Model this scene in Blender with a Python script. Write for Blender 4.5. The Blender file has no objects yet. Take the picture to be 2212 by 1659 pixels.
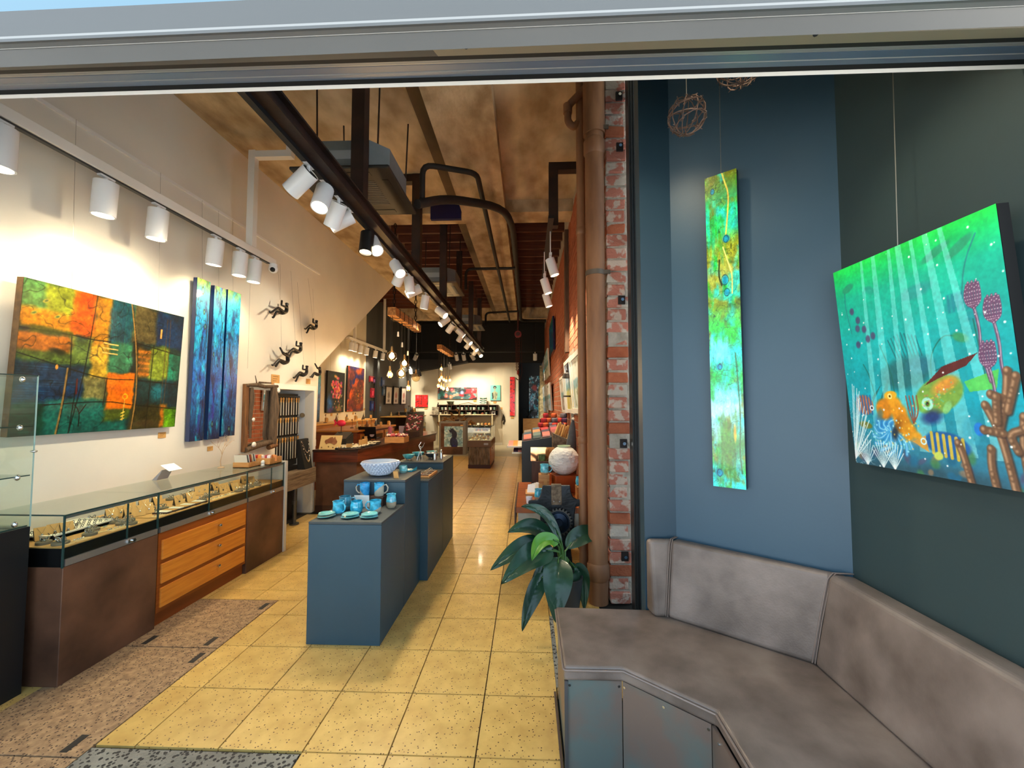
import bpy, bmesh, math, random
import numpy as np
from mathutils import Vector, Matrix

SC = bpy.context.scene
COL = SC.collection
R = math.radians
rng = random.Random(7)
nrs = np.random.RandomState(5)

# ---------------------------------------------------------------- camera
F, CX, CY, VX, VY, EYE = 893.0, 1106.0, 829.5, 1140.0, 872.0, 1.6
_a = math.atan((VX - CX) / F)
_p = math.atan((VY - CY) / F * math.cos(_a))
FWD = Vector((-math.sin(_a) * math.cos(_p), math.cos(_a) * math.cos(_p), math.sin(_p)))
RGT = Vector((math.cos(_a), math.sin(_a), 0))
UPV = RGT.cross(FWD)
EYEP = Vector((0, 0, EYE))
cam_d = bpy.data.cameras.new('camera')
cam_d.sensor_width = 36.0
cam_d.lens = 36.0 * F / 2212.0
cam_d.clip_start = 0.05
cam = bpy.data.objects.new('camera', cam_d)
COL.objects.link(cam)
cam.matrix_world = Matrix(((RGT.x, UPV.x, -FWD.x, 0), (RGT.y, UPV.y, -FWD.y, 0), (RGT.z, UPV.z, -FWD.z, EYE), (0, 0, 0, 1)))
SC.camera = cam

# ---------------------------------------------------------------- sky and exposure
SKY_STRENGTH = 1.6
world = bpy.data.worlds.new('sky')
SC.world = world
world.use_nodes = True
bg = world.node_tree.nodes['Background']
bg.inputs[0].default_value = (0.58, 0.79, 1.0, 1)
bg.inputs[1].default_value = SKY_STRENGTH
# sun high behind the shop: it reaches the street in front but not the inside
sun_d = bpy.data.lights.new('sun', 'SUN'); sun_d.energy = 36.0; sun_d.angle = R(.6); sun_d.color = (1, .96, .9)
sun = bpy.data.objects.new('sun', sun_d); COL.objects.link(sun)
sun.rotation_euler = Vector((-.18, -.55, -.86)).to_track_quat('-Z', 'Y').to_euler()
SC.view_settings.view_transform = 'Standard'
SC.view_settings.look = 'None'
SC.view_settings.exposure = 0.55
SC.view_settings.gamma = 1.0
SC.view_settings.use_curve_mapping = False
cy = SC.cycles
cy.max_bounces, cy.diffuse_bounces, cy.glossy_bounces, cy.transmission_bounces, cy.transparent_max_bounces = 6, 4, 3, 4, 12
cy.caustics_reflective = cy.caustics_refractive = False
cy.sample_clamp_indirect = 8.0; cy.adaptive_threshold = .035
SPOT_W = 58.0          # one track lamp
WARM = (1.0, 0.85, 0.60)

# a pixel of the survey photograph on a known plane -> a point in the shop (metres)
def ray(x, y): return FWD + RGT * ((x - CX) / F) - UPV * ((y - CY) / F)
def ZP(x, y, z=0.0):
    d = ray(x, y); return EYEP + d * ((z - EYE) / d.z)
def XP(x, y, X):
    d = ray(x, y); return EYEP + d * (X / d.x)
def YP(x, y, Y):
    d = ray(x, y); return EYEP + d * (Y / d.y)

def hz(y, Y, px=1120): return YP(px, y, Y).z
def YX(px, X, py=650): return XP(px, py, X).y

# ---------------------------------------------------------------- materials
def lin(c):
    return tuple((v / 12.92 if v <= .04045 else ((v + .055) / 1.055) ** 2.4) for v in c[:3]) + (1,)
MATS = {}
def M(name, c=(.5, .5, .5), r=.6, m=0.0, c2=None, scale=4.0, detail=4.0, bump=0.0, bscale=None, vary=0.0, stretch=None,
      spec=.5, coat=0.0, emit=None, estr=0.0, speck=None, sscale=60, ssize=.25, contrast=(.35, .65), sfrac=.45, trans=0):
    if name in MATS: return MATS[name]
    mt = bpy.data.materials.new(name); mt.use_nodes = True
    nt = mt.node_tree; b = nt.nodes['Principled BSDF']; N = nt.nodes.new; L = nt.links.new
    b.inputs['Roughness'].default_value = r
    b.inputs['Metallic'].default_value = m
    b.inputs['Specular IOR Level'].default_value = spec
    b.inputs['Coat Weight'].default_value = coat
    b.inputs['Coat Roughness'].default_value = .08
    if trans: b.inputs['Transmission Weight'].default_value = trans
    tc = N('ShaderNodeTexCoord'); src = tc.outputs['Object']
    if stretch:
        mp = N('ShaderNodeMapping'); mp.inputs['Scale'].default_value = stretch
        L(src, mp.inputs[0]); src = mp.outputs[0]
    col = None
    if c2 is not None:
        nz = N('ShaderNodeTexNoise'); nz.inputs['Scale'].default_value = scale; nz.inputs['Detail'].default_value = detail
        L(src, nz.inputs['Vector'])
        rp = N('ShaderNodeValToRGB')
        rp.color_ramp.elements[0].position, rp.color_ramp.elements[1].position = contrast
        rp.color_ramp.elements[0].color = lin(c); rp.color_ramp.elements[1].color = lin(c2)
        L(nz.outputs['Fac'], rp.inputs[0]); col = rp.outputs[0]
    if speck is not None:
        vo = N('ShaderNodeTexVoronoi'); vo.inputs['Scale'].default_value = sscale
        L(src, vo.inputs['Vector'])
        wn = N('ShaderNodeTexWhiteNoise'); L(vo.outputs['Color'], wn.inputs['Vector'])
        lt = N('ShaderNodeMath'); lt.operation = 'LESS_THAN'; lt.inputs[1].default_value = ssize
        L(vo.outputs['Distance'], lt.inputs[0])
        gt = N('ShaderNodeMath'); gt.operation = 'LESS_THAN'; gt.inputs[1].default_value = sfrac
        L(wn.outputs['Value'], gt.inputs[0])
        mu = N('ShaderNodeMath'); mu.operation = 'MULTIPLY'; L(lt.outputs[0], mu.inputs[0]); L(gt.outputs[0], mu.inputs[1])
        mx = N('ShaderNodeMix'); mx.data_type = 'RGBA'
        L(mu.outputs[0], mx.inputs[0])
        if col is not None: L(col, mx.inputs[6])
        else: mx.inputs[6].default_value = lin(c)
        mx.inputs[7].default_value = lin(speck); col = mx.outputs[2]
    if vary:
        oi = N('ShaderNodeObjectInfo'); hs = N('ShaderNodeHueSaturation')
        mr = N('ShaderNodeMapRange'); mr.inputs[3].default_value = 1 - vary; mr.inputs[4].default_value = 1 + vary
        L(oi.outputs['Random'], mr.inputs[0]); L(mr.outputs[0], hs.inputs['Value'])
        if col is not None: L(col, hs.inputs['Color'])
        else: hs.inputs['Color'].default_value = lin(c)
        col = hs.outputs[0]
    if col is not None: L(col, b.inputs['Base Color'])
    else: b.inputs['Base Color'].default_value = lin(c)
    if bump:
        bz = N('ShaderNodeTexNoise'); bz.inputs['Scale'].default_value = bscale or scale * 4; bz.inputs['Detail'].default_value = 5
        L(src, bz.inputs['Vector'])
        bp = N('ShaderNodeBump'); bp.inputs['Strength'].default_value = bump; bp.inputs['Distance'].default_value = .02
        L(bz.outputs['Fac'], bp.inputs['Height']); L(bp.outputs[0], b.inputs['Normal'])
    if emit:
        b.inputs['Emission Color'].default_value = lin(emit); b.inputs['Emission Strength'].default_value = estr
    MATS[name] = mt
    return mt
def glass_mat(name, tint=(.95, .985, .97), refl=1.0, rough=.0):
    if name in MATS: return MATS[name]
    mt = bpy.data.materials.new(name); mt.use_nodes = True; nt = mt.node_tree; nt.nodes.clear(); N = nt.nodes.new; L = nt.links.new
    o = N('ShaderNodeOutputMaterial'); mx = N('ShaderNodeMixShader'); tr = N('ShaderNodeBsdfTransparent'); gl = N('ShaderNodeBsdfGlossy')
    tr.inputs[0].default_value = tint + (1,); gl.inputs['Roughness'].default_value = rough
    fr = N('ShaderNodeLayerWeight'); fr.inputs[0].default_value = .5
    pw = N('ShaderNodeMath'); pw.operation = 'POWER'; pw.inputs[1].default_value = 5.0; L(fr.outputs['Facing'], pw.inputs[0])
    mu = N('ShaderNodeMath'); mu.operation = 'MULTIPLY_ADD'; mu.inputs[1].default_value = .8 * refl; mu.inputs[2].default_value = .035 * refl; mu.use_clamp = True
    L(pw.outputs[0], mu.inputs[0]); L(mu.outputs[0], mx.inputs[0]); L(tr.outputs[0], mx.inputs[1]); L(gl.outputs[0], mx.inputs[2]); L(mx.outputs[0], o.inputs[0])
    MATS[name] = mt; return mt
def paint_mat(name, rough=.5, coat=0.0, bump=.15, bscale=60):
    if name in MATS: return MATS[name]
    mt = bpy.data.materials.new(name); mt.use_nodes = True; nt = mt.node_tree; b = nt.nodes['Principled BSDF']
    at = nt.nodes.new('ShaderNodeAttribute'); at.attribute_name = 'paint'
    nt.links.new(at.outputs['Color'], b.inputs['Base Color'])
    b.inputs['Roughness'].default_value = rough; b.inputs['Coat Weight'].default_value = coat; b.inputs['Coat Roughness'].default_value = .05
    if bump:
        tc = nt.nodes.new('ShaderNodeTexCoord')
        nz = nt.nodes.new('ShaderNodeTexNoise'); nz.inputs['Scale'].default_value = bscale; bp = nt.nodes.new('ShaderNodeBump')
        bp.inputs['Strength'].default_value = bump; bp.inputs['Distance'].default_value = .004
        nt.links.new(tc.outputs['Object'], nz.inputs['Vector'])
        nt.links.new(nz.outputs['Fac'], bp.inputs['Height']); nt.links.new(bp.outputs[0], b.inputs['Normal'])
    MATS[name] = mt; return mt

# ---------------------------------------------------------------- objects
def tag(o, label=None, cat=None, group=None, kind=None):
    if label: o['label'] = label
    if cat: o['category'] = cat
    if group: o['group'] = group
    if kind: o['kind'] = kind
    return o
ORG = {}; CHILD = {}
def T(name, label=None, cat=None, loc=(0, 0, 0), group=None, kind=None, parent=None):
    o = bpy.data.objects.new(name, None); COL.objects.link(o)
    o.empty_display_size = .05
    loc = Vector(loc); ORG[o] = loc
    if parent is not None:
        o.parent = parent; o.location = loc - ORG[parent]; CHILD.setdefault(parent, []).append(o)
    else: o.location = loc
    return tag(o, label, cat, group, kind)
def kids(o): return [c for c in bpy.data.objects if c.parent is o]
def clone(root, loc, label=None, rz=None, group=None, scale=None, cat=None):
    def rec(o, par):
        c = o.copy(); COL.objects.link(c)
        if par is not None: c.parent = par
        for ch in CHILD.get(o, []): CHILD.setdefault(c, []).append(rec(ch, c))
        return c
    r = rec(root, None); r.location = loc
    if rz is not None: r.rotation_euler = (0, 0, rz)
    if scale is not None: r.scale = (scale,) * 3 if isinstance(scale, (int, float)) else scale
    tag(r, label, cat, group)
    return r

class MB:
    def __init__(s): s.v = []; s.f = []; s.sm = []
    def add(s, vs, fs, smooth=False):
        o = len(s.v); s.v += [tuple(v) for v in vs]; s.f += [tuple(i + o for i in f) for f in fs]; s.sm += [smooth] * len(fs); return s
    def box(s, a, b, rz=0, pivot=None):
        x0, y0, z0 = a; x1, y1, z1 = b
        vs = [(x0, y0, z0), (x1, y0, z0), (x1, y1, z0), (x0, y1, z0), (x0, y0, z1), (x1, y0, z1), (x1, y1, z1), (x0, y1, z1)]
        if rz:
            px, py = pivot or ((x0 + x1) / 2, (y0 + y1) / 2); c, n = math.cos(rz), math.sin(rz)
            vs = [(px + (x - px) * c - (y - py) * n, py + (x - px) * n + (y - py) * c, z) for x, y, z in vs]
        return s.add(vs, [(0, 3, 2, 1), (4, 5, 6, 7), (0, 1, 5, 4), (1, 2, 6, 5), (2, 3, 7, 6), (3, 0, 4, 7)])
    def cbox(s, c, d, rz=0): return s.box([c[i] - d[i] / 2 for i in range(3)], [c[i] + d[i] / 2 for i in range(3)], rz)
    def hexa(s, b4, t4):
        vs = [tuple(p) for p in b4] + [tuple(p) for p in t4]
        return s.add(vs, [(0, 3, 2, 1), (4, 5, 6, 7), (0, 1, 5, 4), (1, 2, 6, 5), (2, 3, 7, 6), (3, 0, 4, 7)])
    def frame(s, d):
        d = Vector(d).normalized(); u = d.cross(Vector((0, 0, 1)))
        if u.length < 1e-4: u = Vector((1, 0, 0))
        u.normalize(); return d, u, d.cross(u)
    def cyl(s, p0, p1, r0, r1=None, n=12, caps=True, smooth=True):
        r1 = r0 if r1 is None else r1; p0 = Vector(p0); p1 = Vector(p1); d, u, w = s.frame(p1 - p0)
        vs = []
        for p, r in ((p0, r0), (p1, r1)):
            vs += [p + (u * math.cos(2 * math.pi * i / n) + w * math.sin(2 * math.pi * i / n)) * r for i in range(n)]
        s.add(vs, [(i, (i + 1) % n, n + (i + 1) % n, n + i) for i in range(n)], smooth)
        if caps:
            s.add(vs[:n], [tuple(range(n - 1, -1, -1))]); s.add(vs[n:], [tuple(range(n))])
        return s
    def tube(s, pts, r, n=8, caps=True):
        pts = [Vector(p) for p in pts]; rings = []; m = len(pts); u = None; vs = []
        for i, p in enumerate(pts):
            t = (pts[min(i + 1, m - 1)] - pts[max(i - 1, 0)]).normalized()
            if u is None: _, u, _ = s.frame(t)
            u = (u - t * u.dot(t)); u = u.normalized() if u.length > 1e-6 else s.frame(t)[1]
            w = t.cross(u); rr = r[i] if isinstance(r, (list, tuple)) else r
            vs += [p + (u * math.cos(2 * math.pi * k / n) + w * math.sin(2 * math.pi * k / n)) * rr for k in range(n)]
        fs = [(j * n + i, j * n + (i + 1) % n, (j + 1) * n + (i + 1) % n, (j + 1) * n + i) for j in range(m - 1) for i in range(n)]
        s.add(vs, fs, True)
        if caps:
            s.add(vs[:n], [tuple(range(n - 1, -1, -1))]); s.add(vs[-n:], [tuple(range(n))])
        return s
    def lathe(s, prof, c=(0, 0, 0), n=24, wob=None):
        c = Vector(c); vs = []
        for k, (r, z) in enumerate(prof):
            for i in range(n):
                a = 2 * math.pi * i / n; rr = r * (1 + (wob(a, k) if wob else 0))
                vs.append(c + Vector((rr * math.cos(a), rr * math.sin(a), z)))
        m = len(prof)
        s.add(vs, [(j * n + i, j * n + (i + 1) % n, (j + 1) * n + (i + 1) % n, (j + 1) * n + i) for j in range(m - 1) for i in range(n)], True)
        if prof[0][0] > 1e-5: s.add(vs[:n], [tuple(range(n - 1, -1, -1))])
        if prof[-1][0] > 1e-5: s.add(vs[-n:], [tuple(range(n))])
        return s
    def ball(s, c, r, n=12, m=8, sc=(1, 1, 1)):
        c = Vector(c); vs = []
        for j in range(m + 1):
            t = math.pi * j / m
            for i in range(n):
                a = 2 * math.pi * i / n
                vs.append(c + Vector((r * sc[0] * math.sin(t) * math.cos(a), r * sc[1] * math.sin(t) * math.sin(a), -r * sc[2] * math.cos(t))))
        s.add(vs, [(j * n + i, j * n + (i + 1) % n, (j + 1) * n + (i + 1) % n, (j + 1) * n + i) for j in range(m) for i in range(n)], True); return s
    def prism(s, poly, off):
        # poly: 3-D points of a planar outline, off: extrusion vector
        n = len(poly); off = Vector(off); vs = [Vector(p) for p in poly] + [Vector(p) + off for p in poly]
        s.add(vs, [tuple(range(n - 1, -1, -1)), tuple(range(n, 2 * n))] + [(i, (i + 1) % n, n + (i + 1) % n, n + i) for i in range(n)]); return s
    def build(s, name, mat, parent=None, label=None, cat=None, group=None, kind=None, bevel=0, seg=2, fix=True, origin=None):
        me = bpy.data.meshes.new(name)
        V = np.array([tuple(v) for v in s.v], dtype=float).reshape(-1, 3)
        if parent is not None:
            org = np.array(ORG[parent]) if origin is None else np.array(origin)
        else:
            org = np.array(origin) if origin is not None else np.array([(V[:, 0].min() + V[:, 0].max()) / 2, (V[:, 1].min() + V[:, 1].max()) / 2, V[:, 2].min()])
        me.from_pydata((V - org).tolist(), [], s.f)
        me.polygons.foreach_set('use_smooth', s.sm)
        if fix:
            bm = bmesh.new(); bm.from_mesh(me); bmesh.ops.remove_doubles(bm, verts=bm.verts, dist=1e-6); bmesh.ops.recalc_face_normals(bm, faces=bm.faces); bm.to_mesh(me); bm.free()
        if any(s.sm): me.set_sharp_from_angle(angle=R(42))
        me.materials.append(mat)
        o = bpy.data.objects.new(name, me); COL.objects.link(o)
        ORG[o] = Vector(org)
        if parent is not None:
            o.parent = parent; CHILD.setdefault(parent, []).append(o)
            o.location = Vector(org) - ORG[parent]
        else: o.location = org
        if bevel:
            bv = o.modifiers.new('bevel', 'BEVEL'); bv.width = bevel; bv.segments = seg; bv.limit_method = 'ANGLE'; bv.angle_limit = R(35)
        return tag(o, label, cat, group, kind)
def share(src, name, loc, parent=None, rot=None, scale=None):
    o = bpy.data.objects.new(name, src.data); COL.objects.link(o)
    if parent is not None:
        o.parent = parent; CHILD.setdefault(parent, []).append(o); o.location = Vector(loc) - ORG[parent]
    else: o.location = loc
    if rot: o.rotation_euler = rot
    if scale: o.scale = scale
    ORG[o] = Vector(loc)
    return o
ORD = ['first', 'second', 'third', 'fourth', 'fifth', 'sixth', 'seventh', 'eighth', 'ninth', 'tenth', 'eleventh', 'twelfth', 'thirteenth',
       'fourteenth', 'fifteenth', 'sixteenth', 'seventeenth', 'eighteenth', 'nineteenth', 'twentieth', 'twenty-first', 'twenty-second', 'twenty-third']
def V3(*a): return Vector(a)
def lerp(a, b, t): return a + (b - a) * t

# ---------------------------------------------------------------- palette
white_paint = M('white_paint', (.93, .92, .90), .55, c2=(.90, .89, .86), scale=1.2)
wall_white = M('wall_white', (.89, .87, .82), .7, c2=(.86, .84, .79), scale=1.5, bump=.04, bscale=40)
dark_steel = M('dark_steel', (.16, .13, .12), .5, m=.3, c2=(.24, .17, .14), scale=6, bump=.1)
black_matt = M('black_matt', (.045, .045, .05), .6)
black_void = M('black_paint_wall', (.05, .052, .055), .7)
chrome = M('chrome', (.82, .83, .84), .15, m=1)
silver = M('silver', (.86, .85, .82), .25, m=1)
alu = M('brushed_aluminium', (.72, .73, .74), .35, m=.85, c2=(.66, .67, .68), scale=30, stretch=(1, 30, 30))
kraft = M('kraft_card', (.80, .62, .36), .7, c2=(.74, .55, .30), scale=8)
cream_card = M('cream_card', (.93, .90, .82), .7)
concrete = M('board_marked_concrete', (.82, .74, .60), .8, c2=(.58, .49, .36), scale=3.0, detail=12, bump=.3, bscale=18, stretch=(1.5, .8, 1), contrast=(.34, .68))
timber_dark = M('dark_roof_timber', (.42, .22, .13), .7, c2=(.30, .15, .09), scale=5, stretch=(.4, 8, 8), bump=.1)
rust = M('rusted_steel_sheet', (.45, .31, .23), .5, c2=(.27, .175, .125), scale=2.6, detail=10, bump=.08, m=.15, contrast=(.36, .64))
orange_wood = M('orange_stained_wood', (.86, .54, .18), .4, c2=(.78, .45, .13), scale=4, stretch=(14, 1, 14), coat=.2)
red_wood = M('red_jarrah_wood', (.44, .20, .12), .32, c2=(.30, .12, .07), scale=3, stretch=(1, 1, 12), coat=.3)
pale_wood = M('pale_pine', (.80, .60, .36), .5, c2=(.70, .48, .26), scale=5, stretch=(1, 8, 8))
walnut = M('walnut', (.28, .18, .12), .5, c2=(.20, .12, .08), scale=5, stretch=(1, 8, 8))
grey_wood = M('weathered_grey_wood', (.48, .41, .33), .75, c2=(.33, .27, .21), scale=4, stretch=(10, 1, 10), bump=.3)
slate_paint = M('slate_blue_paint', (.185, .30, .355), .5, c2=(.17, .28, .335), scale=2)
teal_paint = M('teal_wall_paint', (.23, .34, .41), .42, c2=(.215, .325, .395), scale=1.5, bump=.02, bscale=60)
green_paint = M('dark_green_wall_paint', (.20, .27, .28), .5, c2=(.19, .255, .265), scale=1.5, bump=.02, bscale=60)
leather = M('brown_distressed_leather', (.545, .48, .44), .42, c2=(.375, .32, .285), scale=5.0, detail=9, bump=.08, bscale=120, contrast=(.32, .68))
glass = glass_mat('clear_glass')
glass_top = glass_mat('counter_glass', tint=(.93, .97, .95), refl=.75)
glass_edge = M('green_glass_edge', (.16, .26, .25), .2, coat=.4)

# ---------------------------------------------------------------- painted canvases: strokes laid on a fine grid of paint
class Paint:
    def __init__(s, w, h, c=(.5, .5, .5), seed=1):
        s.w, s.h = w, h; s.a = np.empty((h, w, 3)); s.a[:] = c
        s.x, s.y = np.meshgrid((np.arange(w) + .5) / w, (np.arange(h) + .5) / h); s.asp = w / h; s.rs = np.random.RandomState(seed)
    def noise(s, fx, fy, octv=3):
        out = np.zeros((s.h, s.w)); amp = 1.0; tot = 0
        for _ in range(octv):
            gx, gy = max(2, int(fx) + 2), max(2, int(fy) + 2); g = s.rs.rand(gy, gx)
            X = s.x * (gx - 1.001); Y = s.y * (gy - 1.001); i = X.astype(int); j = Y.astype(int); u = X - i; v = Y - j
            u = u * u * (3 - 2 * u); v = v * v * (3 - 2 * v)
            out += amp * ((g[j, i] * (1 - u) + g[j, i + 1] * u) * (1 - v) + (g[j + 1, i] * (1 - u) + g[j + 1, i + 1] * u) * v)
            tot += amp; amp *= .5; fx *= 2; fy *= 2
        return out / tot
    def mix(s, m, c, op=1.0):
        m = np.clip(m * op, 0, 1)[..., None]; s.a = s.a * (1 - m) + np.asarray(c) * m
    def grad(s, stops):
        ys = [q[0] for q in stops]
        for k in range(3): s.a[..., k] = np.interp(s.y, ys, [q[1][k] for q in stops])
    def blob(s, cx, cy, rx, ry, c, soft=.3, ang=0, op=1.0, rag=0.0):
        dx = (s.x - cx) * s.asp; dy = s.y - cy; ca, sa = math.cos(ang), math.sin(ang)
        d = np.sqrt(((dx * ca + dy * sa) / (rx * s.asp)) ** 2 + ((-dx * sa + dy * ca) / ry) ** 2)
        if rag: d = d + rag * (s.noise(9, 9, 3) - .5) * 2
        s.mix(np.clip((1 - d) / max(soft, 1e-3) + (.5 if soft < .05 else 0), 0, 1), c, op)
    def rect(s, x0, y0, x1, y1, c, soft=.015, op=1.0, rag=0.0):
        dx = np.minimum(s.x - x0, x1 - s.x) * s.asp; dy = np.minimum(s.y - y0, y1 - s.y); d = np.minimum(dx, dy)
        if rag: d = d + rag * (s.noise(12, 12, 3) - .5)
        s.mix(np.clip(d / soft + .5, 0, 1), c, op)
    def line(s, pts, w, c, soft=.5, op=1.0):
        for _ in range(2 if len(pts) > 2 else 0):
            o = [pts[0]]
            for k in range(len(pts) - 1):
                (ax, ay), (bx, by) = pts[k], pts[k + 1]; o += [(ax * .75 + bx * .25, ay * .75 + by * .25), (ax * .25 + bx * .75, ay * .25 + by * .75)]
            pts = o + [pts[-1]]
        best = np.full((s.h, s.w), 9.0)
        for k in range(len(pts) - 1):
            ax, ay = pts[k]; bx, by = pts[k + 1]; ax *= s.asp; bx *= s.asp
            vx, vy = bx - ax, by - ay; L2 = vx * vx + vy * vy + 1e-9; px = s.x * s.asp - ax; py = s.y - ay
            t = np.clip((px * vx + py * vy) / L2, 0, 1); best = np.minimum(best, np.hypot(px - t * vx, py - t * vy))
        s.mix(np.clip((w - best) / (w * soft + 1e-4), 0, 1), c, op)
    def poly(s, pts, c, op=1.0):
        ins = np.zeros((s.h, s.w), bool); n = len(pts)
        for k in range(n):
            x0, y0 = pts[k]; x1, y1 = pts[(k + 1) % n]
            cond = ((y0 > s.y) != (y1 > s.y)); xi = (x1 - x0) * (s.y - y0) / ((y1 - y0) or 1e-9) + x0
            ins ^= cond & (s.x < xi)
        s.mix(ins.astype(float), c, op)
    def ring(s, cx, cy, r, w, c, op=1.0):
        d = np.abs(np.hypot((s.x - cx) * s.asp, s.y - cy) - r); s.mix(np.clip((w - d) / (w * .5), 0, 1), c, op)
    def vein(s, fx, fy, c, wid=.05, op=.8):
        n = s.noise(fx, fy, 3); s.mix(np.clip(1 - np.abs(n - .5) / wid, 0, 1), c, op)
    def cloud(s, fx, fy, c, lo=.5, hi=.7, op=1.0):
        s.mix(np.clip((s.noise(fx, fy, 4) - lo) / (hi - lo), 0, 1), c, op)
    def mottle(s, fx, fy, amt): s.a *= (1 + amt * 2 * (s.noise(fx, fy, 3) - .5))[..., None]

def paint_face(mb_parent, name, bl, u, v, p, mat):
    nx, ny = p.w, p.h; bl = np.array(bl); u = np.array(u); v = np.array(v)
    s_ = np.linspace(0, 1, nx); t_ = np.linspace(0, 1, ny)
    pts = bl + s_[None, :, None] * u + t_[:, None, None] * v
    org = np.array(ORG[mb_parent])
    idx = np.arange(nx * ny).reshape(ny, nx)
    q = np.stack([idx[:-1, :-1], idx[:-1, 1:], idx[1:, 1:], idx[1:, :-1]], -1).reshape(-1, 4)
    me = bpy.data.meshes.new(name); me.vertices.add(nx * ny); me.vertices.foreach_set('co', (pts.reshape(-1, 3) - org).ravel())
    me.loops.add(q.size); me.loops.foreach_set('vertex_index', q.ravel().astype(np.int32))
    me.polygons.add(len(q)); me.polygons.foreach_set('loop_start', np.arange(0, q.size, 4, dtype=np.int32))
    me.update(calc_edges=True); me.validate()
    a = np.clip(p.a[::-1], 0, 1); a = np.where(a <= .04045, a / 12.92, ((a + .055) / 1.055) ** 2.4)
    rgba = np.concatenate([a, np.ones((ny, nx, 1))], -1).astype(np.float32)
    at = me.color_attributes.new('paint', 'FLOAT_COLOR', 'POINT'); at.data.foreach_set('color', rgba.ravel())
    me.materials.append(mat)
    o = bpy.data.objects.new(name, me); COL.objects.link(o); o.parent = mb_parent; CHILD.setdefault(mb_parent, []).append(o)
    return o
wire_mat = M('hanging_wire', (.62, .60, .56), .4, m=.6)
def canvas(name, label, bl, u, v, thick, p, mat, edge, cat='painting', wires=(), top=3.6, group=None, frame=None, wirer=.0012):
    """picture: bl = bottom left corner of the face, u / v = width and height vectors, it faces u x v"""
    bl, u, v = Vector(bl), Vector(u), Vector(v); n = u.cross(v).normalized()
    root = T(name, label, cat, bl + u * .5 - n * thick, group=group)
    fw = 0 if not frame else frame[0]
    un, vn = u.normalized(), v.normalized()
    MB().hexa([bl - n * .002, bl + u - n * .002, bl + u - n * thick, bl - n * thick], [bl + v - n * .002, bl + u + v - n * .002, bl + u + v - n * thick, bl + v - n * thick]).build('canvas_block' if not frame else 'backing', edge, root)
    if frame:
        fr = frame[1]; d = frame[2] if len(frame) > 2 else .012
        for a, du, dv in ((bl, u, vn * fw), (bl + v - vn * fw, u, vn * fw), (bl + vn * fw, un * fw, v - vn * 2 * fw), (bl + u - un * fw + vn * fw, un * fw, v - vn * 2 * fw)):
            b4 = [a + n * d, a + du + n * d, a + du - n * .001, a - n * .001]
            MB().hexa(b4, [q + dv for q in b4]).build('frame_bar', fr, root)
        paint_face(root, 'print', bl + un * fw + vn * fw, u - un * 2 * fw, v - vn * 2 * fw, p, mat)
    else: paint_face(root, 'painted_face', bl, u, v, p, mat)
    for t in wires:
        q = bl + v + u * t - n * thick * .5
        MB().tube([q, V3(q.x - (n.x * .03), q.y - n.y * .03, top)], wirer, 5).build('hanging_wire', wire_mat, root)
    return root
gloss_paint = paint_mat('glossy_resin_paint', .28, .55)
matt_paint = paint_mat('matt_paint', .55, 0.0)
flat_print = paint_mat('flat_print', .45, 0.0, 0)

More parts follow.
